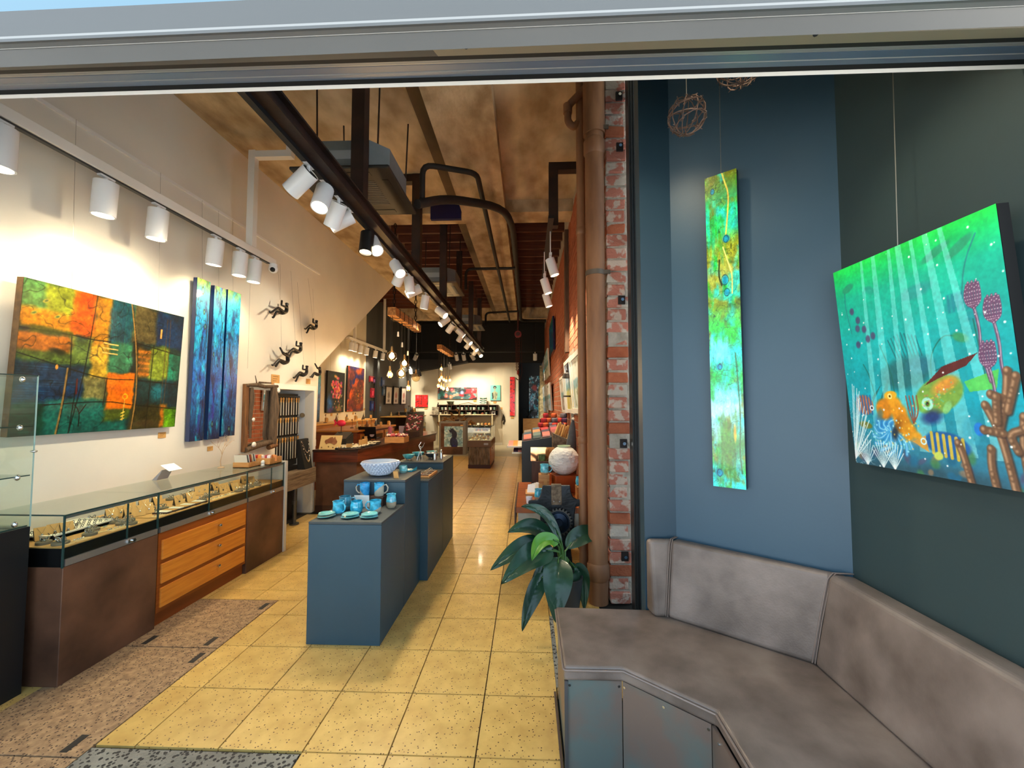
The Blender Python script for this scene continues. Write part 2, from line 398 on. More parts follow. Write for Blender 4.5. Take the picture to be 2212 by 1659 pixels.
def art_patchwork():
    p = Paint(300, 230, (.10, .22, .20), 3); O = (.95, .45, .05); Y = (.85, .62, .12); G = (.42, .55, .14); D = (.05, .16, .22); Tl = (.05, .42, .40); B = (.36, .32, .18)
    for r in [(0, 0, .14, .2, (.35, .58, .28)), (.1, 0, .27, .2, (.62, .66, .16)), (.0, .18, .26, .31, (.86, .55, .10)), (.24, 0, .37, .31, (.92, .38, .06)), (.28, .02, .36, .16, (.93, .30, .04)),
              (.36, 0, .47, .47, (.80, .52, .10)), (.46, 0, .61, .34, (.06, .28, .34)), (.60, 0, .79, .31, B), (.78, 0, 1, .31, (.05, .19, .32)),
              (0, .33, .27, .47, (.72, .40, .08)), (.25, .33, .36, .52, (.45, .56, .20)), (.36, .36, .47, .62, (.84, .66, .16)), (.47, .32, .62, .56, (.20, .48, .32)), (.62, .3, .68, .62, (.10, .13, .09)),
              (.66, .34, .76, .58, (.50, .34, .10)), (.75, .31, .90, .60, (.48, .55, .16)), (.9, .36, 1, .60, (.10, .55, .42)), (0, .45, .28, .53, (.33, .42, .14)),
              (0, .52, .34, .80, (.05, .20, .33)), (.34, .60, .47, .80, (.50, .48, .26)), (.66, .60, .86, .80, (.06, .20, .20)), (.86, .58, 1, .82, (.05, .24, .30)),
              (0, .78, .17, 1, (.06, .24, .17)), (.15, .76, .62, 1, (.07, .40, .35)), (.47, .8, .63, .92, (.34, .40, .10)), (.64, .8, .88, 1, (.22, .20, .08)), (.86, .8, .91, 1, (.80, .45, .08)), (.9, .84, 1, 1, (.38, .62, .08))]:
        p.rect(*r[:4], r[4], .03, .95, .05)
    for k in range(5): p.rect(.66, .36 + k * .045, .75, .375 + k * .045, (.80, .45, .10), .015, .8, .02)
    p.blob(.82, .70, .06, .09, (.05, .45, .50), .6, 0, .9, .2)
    for k in range(14): p.line([(.47 + k * .011, .0), (.47 + k * .011, .25 + .2 * p.rs.rand())], .004, (.05, .35 + .2 * p.rs.rand(), .40), .8, .5)
    for k in range(16): p.line([(.0, .55 + k * .016), (.05 + .26 * p.rs.rand(), .55 + k * .016)], .003, (.12, .42, .55), .8, .5)
    p.cloud(5, 4, (.05, .12, .10), .55, .75, .45); p.mottle(14, 12, .25); p.mottle(50, 40, .25); p.vein(7, 6, (.03, .07, .05), .012, .6)
    p.rect(.475, .555, .645, .835, (.95, .46, .03), .02, 1, .05); p.blob(.56, .68, .08, .10, (.97, .40, .02), .8, 0, .6, .3); p.blob(.50, .62, .04, .05, (1, .60, .10), .8, 0, .5, .3)
    dk = (.05, .07, .04)
    for q in ([(0, .315), (.26, .315), (.36, .33), (.47, .325)], [(0, .47), (.28, .56), (.47, .61), (.64, .60)], [(.37, .0), (.35, .35), (.33, .62), (.28, 1)], [(.25, .32), (.26, .6)], [(.62, .30), (1, .36)],
              [(.65, .60), (1, .62)], [(.65, .80), (1, .84)], [(.77, .30), (.76, 1)], [(.15, .8), (.48, .77), (.64, .80)], [(.3, .62), (.28, 1)], [(.47, .6), (.46, .8)]): p.line(q, .006, dk, .6, .8)
    for q in ([(.585, .0), (.63, .25), (.66, .5), (.672, .75), (.655, 1)], [(.245, .55), (.235, .8), (.215, 1)]): p.line(q, .009, (.62, .47, .22), .5, .95); p.line([(a + .006, b) for a, b in q], .004, dk, .6, .8)
    for q in ([(.86, .06), (.865, .4), (.86, .85)], [(.885, .06), (.895, .3), (.885, .85)]): p.line(q, .004, (.36, .26, .12), .6, .9)
    for k in range(3): p.line([(.43, .34 + .035 * k), (.52, .345 + .035 * k)], .006, (.92, .78, .40), .5); p.line([(.58, .865 + .025 * k), (.60, .855 + .025 * k)], .005, (.95, .82, .30), .5)
    p.line([(.595, .76), (.59, .92)], .004, (.95, .80, .30)); p.ring(.596, .735, .02, .006, (.97, .70, .1)); p.blob(.19, .545, .008, .02, (.9, .6, .2), .3); p.rect(.812, .155, .826, .235, (.93, .66, .3), .006)
    for q in ((.11, .12), (.06, .21), (.17, .21)): p.blob(q[0], q[1], .022, .014, (.75, .70, .25), .4, -.5); p.blob(q[0], q[1], .012, .008, (.4, .5, .25), .4, -.5)
    p.line([(.33, .95), (.33, .85), (.30, .80)], .005, dk); p.line([(.33, .86), (.36, .80)], .005, dk); p.rect(.05, .29, .26, .33, (.22, .30, .10), .02, .8, .04)
    p.a *= .90; p.mottle(90, 70, .22); p.mottle(5, 30, .12); p.blob(.19, .44, .06, .03, (.10, .13, .06), .6, .2, .9, .3); p.line([(.3, .62), (.302, .72)], .008, (.32, .1, .1), .5)
    return p
def art_blue(seed, rings=(), w=70, h=270):
    p = Paint(w, h, (.04, .40, .66), seed); p.grad([(0, (.50, .62, .20)), (.10, (.10, .55, .62)), (.25, (.02, .55, .82)), (.5, (.03, .42, .70)), (.62, (.05, .34, .68)), (.75, (.03, .40, .66)), (.9, (.02, .26, .45)), (1, (.02, .14, .26))])
    p.cloud(3, 12, (.02, .14, .32), .5, .75, .85); p.cloud(3, 10, (.08, .72, .85), .55, .75, .7); p.cloud(2, 6, (.26, .14, .58), .68, .85, .7); p.vein(3, 14, (.01, .06, .15), .018, .8); p.vein(4, 8, (.4, .85, .9), .008, .5); p.mottle(20, 60, .35)
    for k in range(4):
        x = p.rs.rand(); y = p.rs.rand() * .8; p.line([(x, y), (x + .4 * (p.rs.rand() - .5), y + .12), (x + .8 * (p.rs.rand() - .5), y + .28)], .008, (.03, .05, .09), .6, .8)
    for cx, cy, r in rings: p.ring(cx, cy, r, .006, (.18, .16, .08)); p.blob(cx, cy, r / p.asp * .8, r * .8, (.35, .70, .55), .4, 0, .8)
    return p
def art_green():
    p = Paint(90, 620, (.30, .60, .15), 21)
    p.grad([(0, (.40, .45, .05)), (.05, (.28, .50, .20)), (.12, (.10, .72, .50)), (.18, (.15, .70, .45)), (.24, (.55, .58, .10)), (.32, (.60, .62, .25)), (.42, (.45, .52, .12)), (.48, (.18, .70, .20)), (.54, (.10, .72, .12)), (.57, (.15, .70, .70)),
            (.65, (.12, .70, .45)), (.72, (.45, .82, .88)), (.80, (.45, .75, .75)), (.86, (.20, .50, .22)), (.93, (.20, .60, .55)), (1, (.20, .80, .78))])
    p.cloud(3, 22, (.12, .75, .72), .52, .72, .8); p.cloud(3, 20, (.42, .42, .04), .55, .75, .8); p.cloud(3, 16, (.08, .62, .10), .6, .75, .7); p.cloud(2, 30, (.12, .22, .04), .70, .85, .6); p.vein(3, 26, (.06, .14, .04), .014, .7); p.vein(4, 34, (.75, .95, .85), .008, .4)
    p.rect(-.05, .14, .25, .22, (.06, .75, .55), .08, .6, .2); p.rect(.05, .54, .62, .60, (.40, .85, .92), .03, .85, .06); p.rect(.0, .735, .9, .775, (.60, .90, .95), .02, .85, .05); p.rect(.05, .70, .85, .725, (.50, .85, .90), .02, .7, .05)
    p.rect(.1, .80, .33, .86, (.62, .80, .90), .03, .7, .06); p.rect(.35, .79, .62, .95, (.22, .42, .08), .05, .8, .1); p.blob(.72, .83, .06, .035, (.85, .60, .08), .6, 0, .9, .2)
    p.line([(.55, .0), (.62, .03), (.74, .07), (.70, .13), (.62, .20)], .0042, (.88, .72, .28), .5); p.line([(.52, .24), (.66, .29), (.78, .33), (.76, .39)], .0035, (.85, .78, .40), .5)
    p.line([(.40, .28), (.36, .33), (.45, .36)], .005, (.12, .16, .05), .7); p.line([(.8, .58), (.86, .68), (.9, .80), (.84, .88), (.9, .95)], .004, (.12, .30, .12), .6, .8)
    for q in ((.24, .052, .08, .011), (.62, .215, .14, .014), (.55, .345, .12, .02), (.60, .385, .10, .015), (.32, .62, .12, .011), (.22, .955, .14, .014)): p.blob(q[0], q[1], q[2], q[3], (.05, .50, .62), .4, 0, .95, .2); p.ring(q[0], q[1], q[3] * .8, .0016, (.03, .18, .25))
    p.mottle(10, 60, .22); p.mottle(30, 200, .18); p.a = np.clip(p.a * 1.22 + .03, 0, 1)
    return p
def art_reef():
    p = Paint(330, 400, (.05, .65, .60), 31)
    p.grad([(0, (.10, .86, .30)), (.06, (.05, .80, .42)), (.16, (.04, .72, .58)), (.4, (.03, .66, .66)), (.7, (.05, .60, .68)), (.88, (.16, .50, .60)), (1, (.18, .40, .50))]); p.mottle(8, 8, .12)
    dim = (.12, .52, .50)
    for cx, cy, rx, ry, a in ((.70, .09, .10, .020, -.35), (.82, .10, .09, .022, -.5), (.11, .11, .055, .022, -.3)): p.blob(cx, cy, rx, ry, (.15, .55, .42), .3, a, .8)
    p.line([(.88, .10), (.91, .06), (.83, .17), (.80, .30)], .004, dim); p.line([(.08, .13), (.07, .2), (.10, .34)], .004, dim); p.blob(.27, .15, .05, .022, (.15, .62, .55), .5, .4, .7); p.blob(.57, .22, .12, .035, (.16, .56, .56), .4, -.15, .7)
    for k in range(6): p.rect(.73 + k * .022, .27, .742 + k * .022, .34, (.08, .40, .50), .01, .7)
    p.blob(.77, .30, .07, .03, (.12, .52, .58), .5, -.5, .6); p.blob(.84, .37, .04, .03, (.12, .52, .58), .5, -.4, .6)
    # big grey fish in the middle distance
    p.blob(.45, .56, .20, .085, (.10, .38, .40), .35, -.18, .9); p.blob(.54, .53, .10, .05, (.12, .42, .52), .6, -.1, .7); p.poly([(.28, .60), (.19, .70), (.22, .58), (.20, .66)], (.12, .40, .40), .9); p.poly([(.22, .72), (.34, .56), (.30, .70)], (.12, .40, .40), .8)
    for k in range(9): p.line([(.40 + .02 * k, .49), (.36 + .022 * k, .38 + .006 * abs(k - 4))], .004, (.10, .36, .38), .6, .8)
    for k in range(5): p.line([(.62, .56 + .012 * k), (.72, .53 + .02 * k)], .004, (.10, .34, .36), .6, .8)
    for q in ([(.22, .66), (.20, .56), (.16, .50)], [(.36, .70), (.36, .56), (.30, .42)], [(.60, .62), (.60, .50), (.68, .42), (.74, .43)], [(.84, .38), (.86, .60)]): p.line(q, .004, (.06, .38, .32), .6, .8)
    p.blob(.77, .44, .05, .022, (.20, .55, .35), .4, .4, .9)
    # rays of light
    for x0, x1, w in ((.24, .20, .018), (.33, .30, .028), (.44, .40, .02), (.50, .52, .035), (.58, .62, .02), (.66, .74, .03), (.74, .88, .024)):
        p.poly([(x0 - w * .5, 0), (x0 + w * .5, 0), (x1 + w * 1.3, .9), (x1 - w * 1.3, .9)], (.66, .95, .93), .42)
    # purple seed pods and shells
    for q in ((.12, .23), (.15, .32), (.20, .33), (.16, .28), (.26, .37), (.14, .40), (.22, .38)): p.blob(q[0], q[1], .022, .022, (.32, .24, .40), .4, 0, .85)
    # coral reef floor
    p.blob(.5, 1.03, .7, .10, (.16, .30, .36), .5, 0, .9, .1)
    for k in range(26):
        x = p.rs.rand(); y = .90 + .1 * p.rs.rand(); p.blob(x, y, .02 + .03 * p.rs.rand(), .012 + .02 * p.rs.rand(), [(.25, .50, .30), (.10, .38, .52), (.55, .45, .35), (.30, .30, .42)][k % 4], .5, p.rs.rand() * 3, .8)
    # left striped fish
    p.blob(.13, .70, .075, .052, (.72, .42, .25), .15, .25); 
    for k in range(6): p.line([(.07 + k * .022, .655), (.075 + k * .022, .745)], .006, (.15, .38, .62), .4, .9)
    p.ring(.185, .715, .010, .004, (.9, .9, .9)); p.blob(.185, .715, .006, .005, (.02, .02, .02), .2); p.blob(.12, .80, .06, .02, (.42, .45, .18), .3, .15)
    # octopus: ochre head, blue arms
    p.blob(.28, .80, .10, .085, (.14, .45, .70), .4, 0, .95, .2)
    for k in range(14):
        a = k / 14 * 6.28; q = [(.31 + .02 * math.cos(a), .82), (.31 + .10 * math.cos(a), .84 + .06 * math.sin(a)), (.31 + .14 * math.cos(a + .5), .85 + .09 * math.sin(a + .5))]; p.line(q, .012, (.20, .58, .80), .6, .9); p.line(q, .004, (.70, .90, .95), .6, .6)
    [p.blob(x, y, r * 1.1, r, c, .35, .6, 1) for x, y, r, c in ((.28, .725, .055, (.72, .42, .06)), (.31, .70, .05, (.86, .54, .08)), (.35, .70, .048, (.90, .60, .10)), (.375, .74, .055, (.86, .55, .08)), (.39, .785, .058, (.80, .50, .08)), (.425, .82, .05, (.84, .56, .10)), (.465, .845, .036, (.86, .60, .14)), (.50, .865, .026, (.80, .58, .18)))]; p.blob(.36, .79, .03, .05, (.45, .26, .05), .8, .3, .7, .3); p.blob(.46, .87, .045, .03, (.30, .50, .60), .7, .6, .7, .3); p.blob(.27, .715, .06, .05, (.82, .50, .07), .3, .5); p.blob(.24, .745, .03, .04, (.35, .45, .40), .6, .4, .8)
    p.blob(.33, .655, .05, .022, (.92, .66, .12), .25, -.1); p.ring(.325, .66, .010, .004, (.95, .85, .5)); p.blob(.325, .66, .006, .006, (.05, .03, .02), .3); p.blob(.33, .83, .03, .045, (.10, .12, .16), .6, .2, .85)
    for k in range(30): p.blob(.30 + .2 * p.rs.rand(), .70 + .2 * p.rs.rand(), .006, .006, (.98, .80, .3), .5, 0, .7)
    # rainbow fish
    p.blob(.62, .66, .15, .075, (.45, .62, .25), .12, -.42); p.blob(.66, .62, .10, .035, (.90, .55, .20), .6, -.45, .85); p.blob(.57, .75, .08, .04, (.12, .18, .42), .6, -.25, .9); p.blob(.53, .70, .05, .04, (.45, .75, .30), .6, 0, .8)
    p.poly([(.55, .62), (.66, .545), (.84, .505), (.78, .55), (.64, .59)], (.36, .10, .10), .95); p.poly([(.76, .61), (.92, .57), (.90, .64), (.78, .65)], (.35, .78, .32), .9); p.blob(.66, .71, .022, .035, (.50, .75, .45), .3, .6, .9)
    p.ring(.555, .695, .020, .009, (.65, .88, .80)); p.blob(.555, .695, .010, .009, (.03, .03, .03), .2)
    for k in range(60): a, b = p.rs.rand() * 6.28, p.rs.rand(); p.blob(.62 + .11 * b * math.cos(a), .66 - .045 * b * math.cos(a) + .05 * b * math.sin(a), .007, .005, [(.95, .75, .25), (.30, .70, .60), (.85, .40, .30)][k % 3], .5, 0, .5)
    # blue and yellow striped fish below
    p.blob(.63, .86, .13, .055, (.10, .35, .60), .15, .12)
    for k in range(6): p.line([(.555 + k * .032, .815 + k * .004), (.555 + k * .032, .90 + k * .004)], .008, (.85, .72, .22), .3, .9)
    p.poly([(.44, .86), (.52, .83), (.53, .90)], (.80, .58, .22), .95); p.ring(.505, .855, .012, .004, (.75, .90, .95)); p.blob(.58, .91, .03, .02, (.75, .80, .35), .3, -.3)
    p.blob(.76, .80, .05, .06, (.22, .62, .70), .3, 0, .7); p.blob(.80, .79, .026, .028, (.10, .45, .78), .2)
    # red twigs by the octopus
    for k in range(4): p.line([(.46, .78), (.44 + .02 * k, .73), (.43 + .022 * k, .66)], .004, (.55, .28, .18), .5)
    # purple sea pens
    for bx, by in ((.85, .285), (.925, .35), (.88, .51)):
        p.line([(bx, by + .05), (bx + .012, by + .13), (bx + .004, by + .22), (bx + .03, by + .33)], .008, (.40, .28, .40), .5); p.line([(bx + .002, by + .05), (bx + .014, by + .13), (bx + .006, by + .22), (bx + .03, by + .33)], .0022, (.80, .72, .78), .5, .8)
        for k in range(7):
            o = (k - 3) / 3; q = [(bx, by + .055), (bx + .030 * o, by + .038), (bx + .036 * o, by + .005), (bx + .026 * o + .006, by - .034 - .008 * (k % 2))]
            p.line(q, .0062, (.42, .27, .40), .5)
            for t_ in range(9): f = t_ / 8; i_ = min(int(f * 3), 2); g_ = f * 3 - i_; p.blob(q[i_][0] + (q[i_ + 1][0] - q[i_][0]) * g_, q[i_][1] + (q[i_ + 1][1] - q[i_][1]) * g_, .0032, .0026, (.86, .78, .82), .5, 0, .9)
    # brown finger coral
    cb, cl = (.42, .30, .22), (.72, .56, .42)
    for q in ([(.92, 1), (.90, .86), (.88, .78), (.84, .70)], [(.89, .78), (.93, .68), (.95, .58)], [(.90, .80), (.82, .79)], [(.93, .68), (.87, .66)], [(.93, .72), (.98, .60)], [(.98, .98), (.97, .85), (.99, .74)], [(.84, 1), (.83, .92), (.84, .86)], [(.73, 1), (.71, .90), (.69, .85)], [(.88, .76), (.89, .67)], [(.95, .86), (.92, .80), (.99, .78)]):
        p.line([(a + .006, b + .004) for a, b in q], .019, (.22, .15, .13), .4, .8); p.line(q, .017, cb, .35); p.line([(a - .005, b) for a, b in q], .008, cl, .9, .9); p.blob(q[-1][0], q[-1][1], .021, .020, cb, .3); p.blob(q[-1][0] - .004, q[-1][1] - .004, .011, .011, cl, .8)
        for t_ in (.3, .6): p.blob(lerp(q[0][0], q[1][0], t_), lerp(q[0][1], q[1][1], t_), .019, .017, cb, .4); p.blob(lerp(q[0][0], q[1][0], t_) - .005, lerp(q[0][1], q[1][1], t_), .009, .010, cl, .8, 0, .8)
    # white sea fan, left and bottom
    for k in range(15):
        a = -1.2 + k * .11; x1, y1 = .0 + .16 * math.cos(a) * (.7 + .3 * p.rs.rand()), .80 + .22 * math.sin(a); p.line([(0, .98), (x1 * .5, (y1 + .98) / 2), (x1, y1)], .0035, (.88, .95, .95), .5, .8)
    for bx in (.10, .22, .30):
        for k in range(9): a = -2.6 + k * .26; p.line([(bx, 1.0), (bx + .08 * math.cos(a), .97 + .10 * math.sin(a))], .003, (.90, .96, .96), .5, .8)
    m = np.clip((.16 - s_dist(p, 0, .95)) / .05, 0, 1); n = p.noise(40, 48, 1); p.mix(m * np.clip(1 - np.abs(n - .5) / .05, 0, 1), (.9, .97, .97), .7)
    p.cloud(60, 60, (.85, .95, .95), .72, .78, .0)
    for k in range(30): a_ = 6.28 * p.rs.rand(); d_ = .05 + .09 * p.rs.rand(); p.blob(.30 + d_ * math.cos(a_) / 1, .85 + .7 * d_ * math.sin(a_), .007, .006, (.62, .88, .95), .5, 0, .85)
    for k in range(70): x, y = p.rs.rand(), p.rs.rand(); r = .003 + .005 * p.rs.rand(); p.blob(x, y, r, r * p.asp, (.95, 1, .98), .5, 0, .95)
    p.mottle(60, 70, .10); p.a = np.clip(p.a * 1.08 + .02, 0, 1)
    return p
def s_dist(p, x, y): return np.hypot((p.x - x) * p.asp, (p.y - y) * .55)
def art_generic(w, h, base, clouds, seed, veins=None, mott=.3):
    p = Paint(w, h, base, seed)
    for f, c, lo, hi, op in clouds: p.cloud(f, f * h / w, c, lo, hi, op)
    if veins: p.vein(*veins)
    p.mottle(14, 14 * h / w, mott); return p
def art_floral():
    p = art_generic(60, 90, (.06, .09, .09), [(4, (.10, .20, .14), .5, .7, .8)], 41)
    p.blob(.18, .78, .26, .26, (.10, .40, .72), .7, 0, .95, .3); p.blob(.2, .95, .2, .1, (.35, .15, .45), .7, 0, .8, .3); p.blob(.7, .9, .25, .12, (.75, .60, .35), .8, 0, .8, .4)
    for k in range(70): a = p.rs.rand() * 6.28; q = p.rs.rand(); p.blob(.52 + .32 * q * math.cos(a), .38 + .30 * q * math.sin(a), .07, .045, [(.92, .30, .42), (.95, .45, .30), (.96, .62, .55), (.85, .16, .30), (.98, .72, .35), (.75, .25, .55)][k % 6], .5, p.rs.rand() * 3, .9)
    for k in range(25): p.blob(.2 + .7 * p.rs.rand(), .55 + .4 * p.rs.rand(), .03, .03, [(.9, .85, .8), (.85, .3, .4), (.2, .4, .2), (.95, .7, .3)][k % 4], .5, 0, .8)
    p.mottle(16, 20, .35); return p
def art_peacock():
    p = art_generic(60, 95, (.40, .16, .14), [(3, (.12, .14, .40), .45, .65, .95), (3, (.80, .32, .08), .55, .7, .9)], 42)
    p.blob(.65, .65, .40, .34, (.42, .20, .10), .5, 0, .9, .2); p.blob(.62, .10, .25, .10, (.85, .36, .10), .7, 0, .9, .2); p.blob(.35, .33, .09, .10, (.10, .16, .45), .4, .5, .9); p.blob(.2, .70, .14, .06, (.92, .40, .08), .8, .5, .9, .3); p.blob(.9, .1, .12, .12, (.25, .14, .45), .7, 0, .8)
    for k in range(50): a = p.rs.rand() * 6.28; q = p.rs.rand(); p.blob(.66 + .32 * q * math.cos(a), .64 + .28 * q * math.sin(a), .022, .014, [(.85, .55, .15), (.35, .45, .20), (.75, .30, .10)][k % 3], .4, 0, .9)
    p.line([(.33, .35), (.45, .25), (.43, .2)], .02, (.08, .12, .3), .5); p.mottle(16, 20, .35); return p
def art_red(w, h, seed):
    p = art_generic(w, h, (.78, .05, .06), [(4, (.92, .10, .08), .5, .6, .9), (3, (.20, .02, .03), .6, .72, .9), (4, (.90, .35, .50), .68, .75, .6)], seed)
    if w == h:
        for x in (.30, .46, .52, .62): p.line([(x, -.1), (x + .03, .5), (x - .02, 1.1)], .022, (.14, .01, .02), .7, .9)
        p.line([(.02, .62), (.3, .50)], .04, (.18, .02, .03), .7, .8)
    return p
def art_wide():
    p = art_generic(110, 36, (.22, .34, .36), [(7, (.75, .15, .20), .5, .6, .95), (7, (.45, .68, .70), .55, .68, .85), (8, (.10, .10, .13), .58, .7, .85), (9, (.92, .60, .50), .68, .76, .8)], 44); p.blob(.10, .5, .09, .5, (.10, .42, .36), .8, 0, .8, .3)
    for x, y, c in ((.22, .75, (.92, .45, .38)), (.36, .2, (.88, .20, .28)), (.9, .2, (.90, .35, .42)), (.62, .45, (.55, .65, .85)), (.33, .8, (.95, .5, .35))): p.blob(x, y, .06, .2, c, .5, 0, .9, .25); p.blob(x, y, .02, .07, (.98, .85, .8), .5, 0, .8)
    return p
def art_portrait():
    p = Paint(40, 60, (.45, .78, .74), 45); p.rect(0, .80, 1, 1, (.40, .72, .72), .02)
    k = (.10, .12, .13); p.blob(.45, .15, .17, .10, k, .15); p.blob(.45, .23, .12, .10, (.62, .66, .58), .15); p.blob(.39, .22, .05, .03, k, .3); p.blob(.51, .22, .04, .03, k, .3); p.rect(.40, .30, .50, .42, (.60, .64, .56), .02)
    p.poly([(.18, .50), (.40, .40), (.52, .40), (.72, .50), (.68, .80), (.60, .96), (.34, .96), (.28, .76)], (.64, .66, .54)); p.poly([(.16, .52), (.28, .48), (.36, .80), (.22, .95)], k, .85); p.line([(.5, .5), (.45, .7), (.55, .9)], .02, k, .5, .7); p.blob(.62, .62, .08, .12, (.25, .3, .3), .6, 0, .7); return p
def art_cockatoo():
    p = art_generic(80, 80, (.55, .70, .76), [(7, (.38, .55, .66), .5, .6, .8), (8, (.80, .86, .86), .55, .65, .8)], 46); p.vein(9, 9, (.75, .85, .85), .02, .6); d = (.08, .11, .22)
    p.blob(.52, .80, .22, .32, d, .2, -.25); p.blob(.55, .42, .15, .22, d, .2, .1); p.blob(.45, .28, .16, .12, d, .2, -.2); p.poly([(.30, .30), (.24, .16), (.33, .18), (.34, .06), (.42, .13), (.46, .06), (.52, .18), (.58, .22)], d); p.blob(.35, .36, .06, .06, (.45, .55, .62), .2)
    for k in range(40): a = p.rs.rand(); p.line([(.35 + .35 * a, .5 + .45 * p.rs.rand()), (.40 + .35 * a, .56 + .45 * p.rs.rand())], .007, (.18, .24, .50), .5, .55)
    p.poly([(.46, .88), (.62, .92), (.66, 1), (.44, 1)], (.10, .12, .42)); return p
def art_land(seed, sky, land, w=30, h=50):
    p = Paint(w, h, sky, seed); p.rect(-.1, .55, 1.1, 1.1, land, .05, 1, .2); p.cloud(3, 4, (.90, .92, .93), .5, .7, .7); p.rect(-.1, .42, 1.1, .58, (.15, .50, .62), .04, .8, .1); p.cloud(6, 8, (.22, .30, .15), .6, .7, .6); return p

# ================================================================ THE SETTING
XL, XR, XRL, YB = -3.2, .66, -4.6, 16.1          # stair wall, brick wall, rear left wall, back wall
ZB, ZS = 4.4, 4.6                                 # beam soffits, slab soffit

# ---- floor
tile_m = M('yellow_terrazzo_tile', (.82, .685, .40), .30, c2=(.74, .60, .335), scale=9, detail=6, speck=(.34, .24, .12), sscale=70, ssize=.24, vary=.05, coat=.12)
grout_m = M('dark_grout', (.15, .125, .085), .9, c2=(.10, .085, .06), scale=20)
floor_o = T('floor', kind='structure', loc=(-1, 6, 0))
MB().box((-6.5, .9, -.12), (2.6, 20, -.012)).build('grout_bed', grout_m, floor_o)
tb = MB(); g = .0022; tb.hexa([(-.2 + g, -.2 + g, -.012), (.2 - g, -.2 + g, -.012), (.2 - g, .2 - g, -.012), (-.2 + g, .2 - g, -.012)],
                              [(-.2 + g + .001, -.2 + g + .001, 0), (.2 - g - .001, -.2 + g + .001, 0), (.2 - g - .001, .2 - g - .001, 0), (-.2 + g + .001, .2 - g - .001, 0)])
proto_tile = None
LIDX0, LIDX1 = -2.74, -2.035
def cut_tile(x0, x1, y0, y1):
    MB().box((x0 + g, y0 + g, -.012), (x1 - g, y1 - g, 0)).build('floor_tile', tile_m, floor_o)
ntile = 0
for j in range(-1, 28):
    y0 = 1.942 + .4015 * (j - 1); yc = y0 + .2
    for i in range(-8, 3):
        x0 = -.24 + .4 * i; xc = x0 + .2
        if yc < 1.3: continue
        if xc < -3.2:
            if 4.3 < yc < 6.1: cut_tile(-3.199, -3.04, y0, y0 + .4015)
            continue
        if xc > .66: continue
        if y0 + .4 <= 3.38 and x0 < LIDX1:
            if x0 + .4 > LIDX1 and y0 + .4 > 1.95: cut_tile(LIDX1 + .004, x0 + .4, y0, y0 + .4015)
            continue
        if y0 < 3.37 and x0 < LIDX1:
            cut_tile(max(x0, -3.18), x0 + .4, 3.376, y0 + .4015)
            if x0 + .4 > LIDX1: cut_tile(LIDX1 + .004, x0 + .4, y0, 3.376)
            continue
        if y0 + .4 < 1.96 and x0 + .4 < -1.03: continue
        if xc > .16 and yc < 2.4: continue
        # nothing of a tile shows under the wall counter or the desk
        if -1.4 < x0 and x0 + .4 < -.97 and y0 > 2.78 and y0 + .4 < 3.8: continue
        if proto_tile is None:
            proto_tile = MB(); proto_tile.v = [(v[0] + xc, v[1] + yc, v[2]) for v in tb.v]; proto_tile.f = tb.f; proto_tile.sm = tb.sm
            proto_tile = proto_tile.build('floor_tile', tile_m, floor_o, origin=(xc, yc, 0))
        else: share(proto_tile, 'floor_tile', (xc, yc, 0), floor_o)
        ntile += 1
rear_floor = M('polished_rear_floor', (.66, .62, .52), .35, c2=(.60, .56, .46), scale=2)
MB().box((-6.5, 12.62, -.012), (2.6, 20, .001)).build('rear_floor_slab', rear_floor, floor_o)
MB().box((-4.6, 6.05, -.012), (-3.2, 12.62, 0)).build('staff_floor', rear_floor, floor_o)
MB().box((-3.2, .9, -.011), (-2.745, 3.376, -.001)).build('edge_tiling', tile_m, floor_o)
lid_m = M('brown_aggregate_lid', (.66, .54, .40), .75, c2=(.50, .39, .28), scale=26, detail=6, speck=(.24, .16, .10), sscale=70, ssize=.30, sfrac=.7, bump=.35, bscale=90)
lid_d = M('lid_joint_steel', (.10, .10, .10), .6)
for k, (y0, y1) in enumerate(((2.715, 3.368), (1.875, 2.705), (1.0, 1.866))):
    L_ = MB().box((LIDX0, y0, -.012), (LIDX1, y1, .0015)).build('access_cover', lid_m, floor_o)
    for (lx, ly) in ((LIDX1 - .10, y0 + .07), (LIDX0 + .18, y0 + .07), (LIDX1 - .05, y1 - .10)):
        if k == 0 or lx > -2.2:
            MB().box((lx - .018, ly - .05, -.002), (lx + .018, ly + .05, .0028)).build('lifting_slot', lid_d, L_)
peb_m = M('grey_pebble_mix', (.52, .51, .47), .7, c2=(.42, .41, .38), scale=5, speck=(.16, .15, .14), sscale=55, ssize=.44, sfrac=.8, bump=.4, bscale=60)
MB().box((-2.03, .9, -.012), (-1.045, 1.925, .0015)).build('pebble_strip', peb_m, floor_o)
MB().box((.158, 2.42, -.010), (.185, 3.2, .002)).build('pebble_edge', peb_m, floor_o)
MB().box((.142, 1.75, 0), (.153, 2.37, .012)).build('threshold_bar', M('brown_bar', (.30, .24, .21), .5), floor_o)
pave = M('street_pavement', (.66, .65, .63), .85, c2=(.60, .59, .58), scale=3)
MB().box((-40, -60, -.12), (40, .9, -.004)).build('street_pavement', pave, floor_o)

